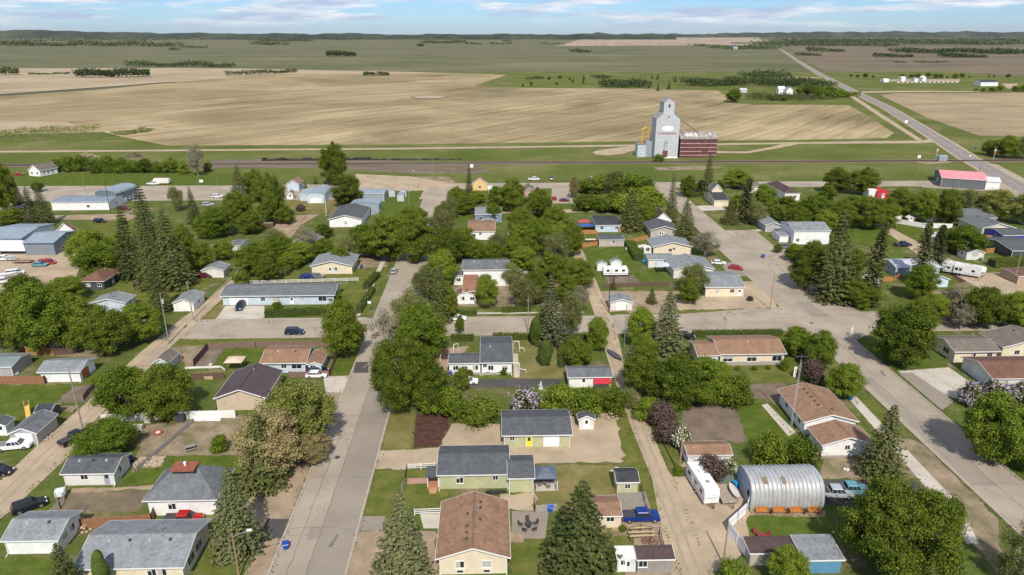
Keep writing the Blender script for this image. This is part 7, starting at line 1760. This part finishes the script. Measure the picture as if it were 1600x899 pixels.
('elm',638,365,318,60,'dark leafy tree below the cabin lawn'),
('willow',545,405,360,50,'pale tree beside the steep dark roof'),
('elm',523,290,214,54,'tall round elm beside the railway'),
('elm',543,325,266,60,'dark elm between the arched garage and the metal sheds'),
('elm',425,348,260,62,'large leafy tree west of the orange-roofed white house'),
('elm',398,310,258,44,'leafy tree behind the large one by the frontage street'),
('elm',375,350,290,56,'dark round tree right of the frontage spruces'),
('ash',340,370,318,66,'leafy tree north of the little white garage'),
('elm',395,365,325,52,'dark tree beside the dirt corral'),
('elm',445,350,318,40,'small tree left of the pale blue side bay'),
('spruce',493,288,276,9,'tiny spruce by the orange-roofed white house, right'),
('spruce',478,295,284,7,'tiny spruce by the orange-roofed white house, left'),
('grey',310,275,216,36,'bare grey poplar on the mown green'),
('ash',268,270,244,32,'leafy tree left of the bare grey poplar'),
('spruce',376,318,256,40,'spruce at the frontage street left of the large leafy tree'),
('spruce',306,350,290,28,'neat pointed spruce south of the frontage street'),
('willow',278,330,283,30,'thin lopsided tree left of the neat pointed spruce'),
('spruce',235,395,283,52,'tallest dark spruce of the left cluster'),
('spruce',208,435,318,56,'spruce at the left of the left cluster'),
('spruce',275,448,322,72,'thick spruce at the right of the left cluster'),
('spruce',240,450,345,56,'spruce in the middle of the left cluster'),
('elm',315,425,372,50,'leafy tree between the thick spruce and the small white garage'),
('ash',322,372,330,40,'leafy tree right of the thick spruce top'),
('ash',145,418,352,80,'bright leafy tree beside the blue-trimmed workshop'),
('ash',160,432,375,86,'bright leafy tree north of the brown hip roof'),
('spruce',72,352,284,34,'spruce left of the long white building, right one'),
('spruce',50,354,288,32,'spruce left of the long white building, left one'),
('elm',12,332,238,52,'dark leafy tree at the left edge by the church-like house'),
('spruce',30,320,278,20,'dark small spruce behind the left edge tree'),
('ash',20,355,322,60,'low leafy bush at the left edge above the workshops'),
('gbush',192,350,338,18,'small round shrub on the grass by the maroon car'),
('elm',400,430,372,72,'leafy tree hiding a parked car west of the hedge'),
('ash',435,410,365,68,'bright leafy tree in the middle of the corral block'),
('grey',478,398,352,60,'grey half-bare tree in front of the white farmhouse'),
('ash',505,400,370,44,'leafy tree left of the steep dark roof'),
('elm',420,440,400,50,'dark low tree above the white rail fence'),
('ash',455,420,392,46,'low bright tree above the clipped side hedge'),
('gbush',378,446,424,34,'shrub at the lane corner of the long pale blue building'),
('purple',470,330,318,18,'reddish shrub by the pale blue side bay'),
('elm',790,330,300,30,'dark low tree behind the blue house roof'),
('ash',1125,300,280,20,'small tree behind the grey gabled house'),
('bush',1030,253,238,22,'dark bush at the foot of the grain elevator'),
('bush',1153,578,571,11,'small round shrub under the ranch house front, left'),
('bush',1178,578,571,11,'small round shrub under the ranch house front, middle'),
('bush',1200,577,570,11,'small round shrub under the ranch house front, right'),
('bush',1072,640,628,18,'low bush left of the tilled plot'),
('purple',1172,470,462,12,'tiny dark bush by the tan lot') ,
('bush',434,483,470,18,'round clipped shrub at the blue building door'),
('bush',973,830,820,14,'small dark shrub by the cream shed'),
('gbush',1060,742,726,20,'weedy shrub at the foot of the brown lane pole'),

('bush',1000,302,270,50,'leafy shrub at the far right of the upper shrub row'),
('gbush',938,300,270,46,'bright shrub in the middle of the upper shrub row'),
('gbush',930,327,302,44,'bright shrub between the two dark ones of the lower row'),
('bush',965,322,296,50,'dark shrub in the gap behind the lower row'),
('ash',470,412,374,52,'bright leafy tree below the half-bare tree and farmhouse'),
('willow',430,386,352,48,'pale tree south of the dirt corral'),
('ash',532,416,382,36,'low tree at the north-west corner of the cream bungalow'),
('elm',507,372,348,34,'dark tree south of the grey hall'),
('elm',744,404,372,48,'dark tree just below the tan-roofed white house'),
('ash',772,414,374,42,'leafy tree behind the two-storey house roof'),
('ash',805,404,368,50,'leafy tree at the north-east corner of the two-storey house'),
('ash',812,398,346,54,'bright tree left of the olive-tinted tree'),
('willow',800,445,405,44,'pale tree on the east side of the two-storey house'),
('elm',838,472,418,58,'dark leafy tree above the pale mossy pole'),
('elm',884,474,424,50,'dark leafy tree between the big spruce top and the playhouse'),
('ash',872,386,345,48,'leafy tree in the upper part of the central grove'),
('elm',850,342,302,36,'dark tree at the west side of the parking area'),
('elm',772,345,312,30,'dark tree behind the roof of the blue house'),
('elm',1228,338,302,48,'dark tree below the maroon-roofed house'),
('ash',1288,362,326,46,'bright bush-like tree right of the barn-sized house'),
('elm',1432,522,458,62,'dark leafy tree right of the dome-shaped tree'),
('willow',1562,502,456,58,'pale tree in the middle of the right edge grove'),
('gbush',1502,492,466,50,'bushy tree south of the parked camper'),
('gbush',1545,478,455,34,'low bush at the edge of the tan lane below the camper'),
('ash',1385,355,312,46,'leafy tree at the corner of the red shed lawn'),
('elm',1330,340,302,44,'dark tree between the wide pair and the white garage'),
('ash',350,405,372,44,'leafy tree west of the little white garage'),
('elm',290,398,345,40,'dark tree behind the spruce cluster'),
('ash',185,395,362,44,'leafy tree left of the tallest dark spruce'),
('elm',60,300,282,22,'dark bush behind the left spruces'),
('ash',690,345,318,30,'low leafy tree on the street corner below the cabins'),
('elm',655,345,322,34,'dark tree at the end of the cabin lawn'),
('ash',602,372,340,44,'leafy tree east of the grey hall'),
('elm',560,378,350,36,'dark tree in front of the grey hall gable'),
('elm',1150,330,300,30,'dark tree behind the short dark spruce'),
('ash',1215,395,380,18,'small round shrub beside the dark purple wagon'),
('elm',1270,420,372,54,'dark tree behind the massive spruce, left side'),
('ash',1330,430,385,44,'bright tree between the massive spruce and the open grey one'),
('elm',1485,470,448,30,'low dark tree at the light blue garage corner'),
('ash',1005,575,515,50,'bright tree in the lane-side grove below the slim pale pole'),
('ash',1120,600,560,50,'bright tree at the porch of the ranch house'),
('bush',1168,632,608,30,'low shrub in front of the black compost bin'),
('willow',985,640,600,36,'pale shrub-like tree on the lane bank'),
('maple',492,722,668,62,'low straw-brown maple nearest the middle street kerb') ,
]
TREES=[t for t in TREES if t[5]!='x']
for t in TREES:tree(*t)
# hedge row of shrubs behind the mown green
ROW=[(88,268,246,26),(108,268,240,32),(128,268,238,30),(150,270,246,30),(170,270,240,30),(190,270,243,28),(210,270,247,28),(228,270,244,28),(248,270,250,24),(286,272,250,22),(325,268,250,18)]
ORD=['first','second','third','fourth','fifth','sixth','seventh','eighth','ninth','tenth','eleventh']
for o_,(x,yb,yt,w_) in zip(ORD,ROW):tree('gbush' if len(o_)%2 else 'bush',x,yb,yt,w_,'big shrub of the row behind the mown green, %s from the left'%o_,'shrub row behind the mown green')
# hedges
hedge([(415,495),(510,491)],1.9,1.7,'long clipped hedge in front of the long pale blue building')
hedge([(445,432),(465,412)],1.6,1.6,'clipped hedge running up to the cream bungalow')
hedge([(583,455),(560,490)],1.5,1.5,'hedge beside the walk west of the middle street')
hedge([(572,452),(590,432)],1.8,1.6,'hedge east of the cream bungalow lawn')
hedge([(705,532),(740,532)],1.4,1.4,'clipped hedge left part north of the white bungalow')
hedge([(770,530),(832,530)],1.4,1.4,'clipped hedge right part north of the white bungalow')
hedge([(875,532),(925,528)],1.4,1.3,'clipped hedge between the thick spruce and the lane')
hedge([(877,575),(876,535)],1.2,1.5,'narrow hedge closing the dry lawn on the east')
hedge([(712,493),(745,491)],1.3,1.2,'low hedge below the low white cottage')
hedge([(785,488),(830,486)],1.5,1.3,'low hedge along the cross street right of the cottage')
hedge([(1082,526),(1222,524)],1.6,1.4,'long clipped hedge north of the ranch house')
hedge([(983,384),(998,408)],3.0,2.0,'thick tall hedge on the lawn beside the summerhouse')
hedge([(1548,417),(1640,411)],3.4,2.4,'thick dark hedge beside the tan parking area',mat='elm')
hedge([(1085,309),(1100,303)],1.6,1.4,'rounded bright hedge at the street bend')
hedge([(985,705),(995,728)],.8,.5,'low weedy strip by the lane',mat='ash',name='hedge') if False else None
# far scattered conifers on the green strip
far=[(1026,125,115,3),(1051,124,116,3),(988,128,118,5),(1000,126,117,3),(1019,123,115,5),(1028,123,114.5,5),(1055,128,117,6),(1066,128,117,6),(1081,128,120,5),(1045,140,123,8),(1028,142,127,7),(1014,138,127,5),(1095,128,120,4),(925,121,116,2.5),(934,121,116,2.5),(922,121,116,2.5)]
for x,yb,yt,w_ in far:
    x_=x
    t=tree('spruce',x,yb,yt,w_,'small conifer on the green strip beyond the stubble field','scattered conifers on the far green strip')
for x,yb,yt,w_ in ((1545,121,114,4),(1553,121,113.5,4)):tree('spruce',x,yb,yt,w_,'pointed conifer behind the long white arena hall','pair of conifers behind the arena hall')
for x,yb,yt,w_ in ((830,134,127,6),(858,125,119,7),(875,123,117,8),(890,126,121,5),(911,131,124,6),(870,133,128,5),(895,130,122,5),(912,125,117,5),(817,136,130,4)):tree('elm',x,yb,yt,w_,'small round tree on the green strip beyond the stubble field','scattered round trees on the far green strip')
for i,(x,yb,yt,w_) in enumerate(((1146,160,137,30),(1251,147,133,18),(1262,150,128,20),(1276,152,130,22),(1296,150,134,26),(1208,157,148,20),(1225,158,150,18))):tree('ash' if i==0 else 'elm',x,yb,yt,w_,('large round bright tree left of the farmhouse at the field corner' if i==0 else 'dark farmyard tree around the white farmhouse'),None if i==0 else 'trees around the white farmhouse')
for x,yb,yt,w_ in ((1340,121,116,8),(1352,121,114,10),(1364,122,117,6),(1410,121,115,10),(1424,121,115,10),(1434,121,114,12),(1450,120,113,12),(1462,122,114,12),(1470,122,115,9),(1492,124,114,12),(1503,121,114,9),(1480,122,118,5),(1515,122,118,4),(1575,121,115,9),(1330,120,116,6)):tree('elm',x,yb,yt,w_,'far tree in the row behind the white sheds','tree row behind the far farmyard')
for x,yb,yt,w_ in ((1525,143,137,9),(1536,143,137,9),(1550,143,135,14),(1562,142,133,12),(1586,143,133,14),(1598,143,132,14)):tree('ash',x,yb,yt,w_,'round tree in front of the white arena hall','trees in front of the arena hall')
wood([(1170,154),(1190,155),(1230,157),(1285,154)],40,7,3600,'scrub belt in front of the white farmhouse',size=1.3)
wood([(1178,135),(1230,133),(1290,137)],60,11,3400,'tree belt behind the white farmhouse',size=2.2)
wood([(1285,152),(1322,149)],40,8,2200,'leafy belt right of the farmhouse ending at the highway',size=1.8,mat='ash')
wood([(938,135),(985,136),(1008,135)],40,10,2400,'dark planted grove in the middle of the green strip',size=2.2)
wood([(932,124),(948,122)],20,7,400,'small grove behind the planted one',size=2)
wood([(1080,135),(1130,132),(1168,133)],55,11,3400,'long dark grove at the right of the green strip',size=2.4)
wood([(1178,124),(1200,119),(1212,124)],60,12,1800,'rounded grove left of the highway beyond the green strip',size=2.8)
wood([(850,124),(822,124)],16,5,300,'small scrub at the left of the green strip',size=1.8)
wood([(120,121),(180,121),(235,120)],26,15,2600,'dark pointed grove on the pale stubble at the left',size=3)
wood([(0,118),(30,117)],22,14,500,'grove at the left edge on the pale stubble',size=3)
wood([(200,104),(290,104),(362,105)],40,13,2400,'long tree belt in the seeded field at the left',size=3.4)
wood([(352,119),(380,118),(400,117),(462,113)],18,9,1500,'curved belt at the corner of the stubble field',size=2.2)
wood([(568,118.5),(586,118.5)],16,7,420,'left half of the small clump on the stubble edge',size=2);wood([(588,118.5),(608,118.5)],16,7,420,'right half of the small clump on the stubble edge',size=2)
wood([(511,88.3),(556,87.8)],50,18,1400,'lone oblong grove in the seeded field',size=5)
wood([(45,117),(110,116)],10,4,500,'thin scrub line on the pale stubble',size=2)
wood([(185,212),(215,206),(235,206)],14,3,900,'brown-green scrub at the slough left of the stubble field',size=1.2,mat='willow')
wood([(-30,215),(60,205),(150,203)],36,3,1800,'pale reed and willow scrub at the left edge',size=1.1,mat='willow')
for p_,w_,h_,n_,s_,lb in (
 ([(20,73),(120,72),(200,72.5),(275,73)],160,34,2200,11,'pointed wood on the left below the hills'),
 ([(280,75),(322,75)],60,14,260,7,'small grove right of the pointed wood'),
 ([(265,79),(280,79)],50,12,120,6,'tiny grove below the pointed wood'),
 ([(400,70),(436,70.5)],120,22,420,9,'grove left of the far middle'),([(400,66),(482,65)],200,30,700,14,'belt left of the far middle'),
 ([(443,70.5),(452,70.5)],60,14,90,7,'dot of trees in the seeded field'),
 ([(526,63.5),(558,62.5)],200,26,300,12,'small wood before the middle hills'),([(566,61.8),(606,61.8)],260,40,500,16,'dark block wood before the middle hills'),
 ([(663,68.3),(724,67.6)],150,24,800,10,'flat dark wood right of the middle'),([(652,73),(662,73)],70,16,120,8,'dot grove right of the middle'),
 ([(727,69.5),(752,69.5)],80,14,160,8,'thin line right of the flat wood'),([(765,69.5),(800,69.5)],80,14,200,8,'thin line farther right'),([(785,66),(800,66)],90,20,120,9,'small dark line at the middle right'),
 ([(892,81),(918,82.5)],60,14,200,7,'scattered scrub in the seeded field right part'),([(845,69.5),(880,70)],70,12,160,7,'scrub at the pale far field corner'),
 ([(1112,77),(1160,77.5),(1200,76)],200,20,1200,8,'belt beside the distant highway left'),([(1082,72.5),(1105,72)],90,16,160,8,'small belt on the pale far field'),([(1148,69.3),(1165,69)],90,16,120,8,'dot on the pale far field'),
 ([(1205,72),(1280,71),(1340,72),(1400,72.5)],420,26,2600,11,'wide bush belt right of the distant highway'),
 ([(1230,66.5),(1330,66),(1390,67),(1480,69)],600,32,2400,15,'second wide bush belt behind it'),
 ([(1345,66.2),(1420,64.5),(1490,66)],500,30,1300,15,'bush behind the wide belt at the right'),
 ([(1260,80.5),(1316,80.8)],130,17,800,7,'lower grove in the brown fields'),([(1245,87),(1280,87)],70,10,420,5,'nearest grove in the brown fields beside the highway'),
 ([(1365,89),(1425,89.5)],70,12,900,5,'thin dark grove in the middle of the brown fields'),([(1400,82),(1480,83.5),(1500,84),(1600,84)],200,20,2200,8,'long grove across the brown fields at the right'),
 ([(1472,89.5),(1532,89.8)],100,13,900,6,'dark front part of the long grove'),([(1545,82),(1600,83)],130,16,500,8,'rounded grove at the right edge of the brown fields'),
 ([(1395,98),(1415,98)],30,4,120,3,'scrub dots in the brown fields, left'),([(1432,98.5),(1480,98)],30,5,260,3,'scrub dots in the brown fields, right'),
 ([(1500,63.5),(1560,65),(1600,64)],500,34,800,16,'dark wood at the right edge below the horizon'),
 ([(1510,68),(1576,68.5)],260,24,600,11,'dark wood in front of it')):
    wood(p_,w_,h_,n_,lb,size=s_)
# forested hills along the horizon
def hills(name,pts,depth,y0):
    """ridge: list of (px, top row); base at distance y0"""
    v=[];f=[];n=0
    X=np.linspace(pts[0][0],pts[-1][0],150);T=np.interp(X,[p[0] for p in pts],[p[1] for p in pts])
    g=np.random.default_rng(int(y0))
    for x,t in zip(X,T):
        a=(x-800)/F*y0
        b=(449.5-t)/F;h=H+y0*math.tan(math.atan(b)-PIT)+y0*(.0006*math.sin(x*.055)+.0005*math.sin(x*.17+1)+.0003*math.sin(x*.61)+g.normal()*.00028)
        xx=a*1.065
        v+=[(xx,y0,-5),(xx*1.01,y0+depth*.35,h*.75),(xx*1.03,y0+depth,h),(xx*1.1,y0+depth*3,-5)]
    for i in range(len(X)-1):
        for k in range(3):a=i*4+k;f.append((a,a+4,a+5,a+1))
    m=bpy.data.meshes.new(name);m.from_pydata(v,[],f);m.update()
    for p in m.polygons:p.use_smooth=True
    m.materials.append(g_hill);o=bpy.data.objects.new(name,m);COL.objects.link(o);o['kind']='structure'
g_hill=ground('forested_hill',[(.022,.034,.02),(.04,.055,.03),(.08,.085,.045),(.20,.175,.11)],scale=.0016,det=12,fine=.006,finev=.45,bump=0,stretch=(1,.4,1),pos=(.38,.8))
hills('hills',[(-300,52),(-60,48.5),(0,47.5),(55,45.6),(70,46),(120,47),(190,48.2),(260,51),(300,50.8),(340,52),(420,52.6),(470,53),(520,53),(560,52.2),(600,52.4),(680,55),(760,53.5),(830,53.4),(920,54.4),(960,51.8),(1000,53),(1050,54)],1200,11000)
hills('hills',[(930,54),(960,52.8),(1050,54),(1120,52.8),(1190,51.8),(1230,49.8),(1260,51),(1350,49),(1380,51),(1400,48.8),(1460,50.5),(1500,49.5),(1560,50),(1600,50.2),(1900,49)],1500,14000)
hills('hills',[(400,55.5),(455,54.5),(540,53),(605,54),(700,55.5),(800,55.5),(870,55),(980,55.5),(1060,56)],700,9000)

for i_,(p_,w_,h_,n_) in enumerate((([(0,66),(150,64.5),(300,63)],500,34,1300),([(130,60),(300,60.5),(470,60)],900,46,1300),([(300,58),(420,59),(560,58.5),(700,59)],900,50,1500),([(560,60.5),(640,60),(760,60.5)],500,40,900),([(640,63),(820,62),(960,61)],420,30,900),([(850,58.5),(900,58),(960,58.5)],700,42,700),([(1010,60),(1100,59.5),(1190,59)],600,40,900),([(1200,62),(1300,61),(1420,60.5),(1500,61)],700,46,1600),([(1300,58),(1450,57),(1600,57.5)],900,60,1500),([(1210,57.5),(1260,57),(1330,57)],900,60,700),([(1440,68.5),(1500,70),(1600,70.5)],380,26,1200),([(0,70),(20,72),(60,71)],200,26,600),([(1200,69),(1230,70.5),(1300,69.5)],300,22,700))):
    wood(p_,w_,h_,n_,'dark bush belt number %s on the plain under the horizon, counted from the left'%('one two three four five six seven eight nine ten eleven twelve thirteen'.split()[i_]),size=13)
# weeds and tufts along the ragged borders of yards and lanes
def weeds():
    g=np.random.default_rng(77);pos=[];sz=[]
    def line(a,b,dens,spread):
        L=(b-a).length;n=int(L*dens)
        if n<1:return
        u=g.uniform(0,1,n);off=g.normal(size=n)*spread;d=(b-a)/L if L>0 else Vector((1,0));nn=Vector((-d.y,d.x))
        keep=(np.sin(u*L*.9+a.x)+np.sin(u*L*.37+a.y))>-.5
        x=a.x+d.x*u*L+nn.x*off;y=a.y+d.y*u*L+nn.y*off
        pos.append(np.stack([x,y,g.uniform(.04,.16,n)],1)[keep]);sz.append(g.uniform(.10,.34,n)[keep])
    for n_,m_,z_,p_ in YARDS:
        if n_ in('patio','gazebo_pad','driveway','brick_path','gravel_yard','bare_yard','parking_lot','garden_path','boulevard_dirt','stepping_path','garden_plot'):continue
        P=[Vector(U(*p)) for p in p_]
        for a,b in zip(P,P[1:]+P[:1]):
            if (a.y+b.y)/2<260:line(a,b,5,.22)
    for x,y0,y1 in((-31.7,60,155),(-20.3,60,155),(77.4,60,155),(87.9,60,155),(25.2,70,240),(29.6,80,240),(-82.3,90,300),(-75.8,90,300)):line(Vector((x,y0)),Vector((x,y1)),5,.3)
    for y,x0,x1 in((158.7,-72,-33),(172,-72,-33),(158.7,32,76),(172.2,32,76)):line(Vector((x0,y)),Vector((x1,y)),4,.25)
    P=np.concatenate(pos);N=g.normal(size=P.shape)*.6+np.array([0,-.2,1]);N/=np.linalg.norm(N,axis=1)[:,None]
    me=qmesh('weeds',quads(P,N,np.concatenate(sz),.7),leafmat((.07,.09,.02),(.23,.21,.07),'weeds'));o=bpy.data.objects.new('weeds',me);COL.objects.link(o);o['kind']='stuff';o['label']='weeds and grass tufts along the yard and lane edges'
weeds()
haze()
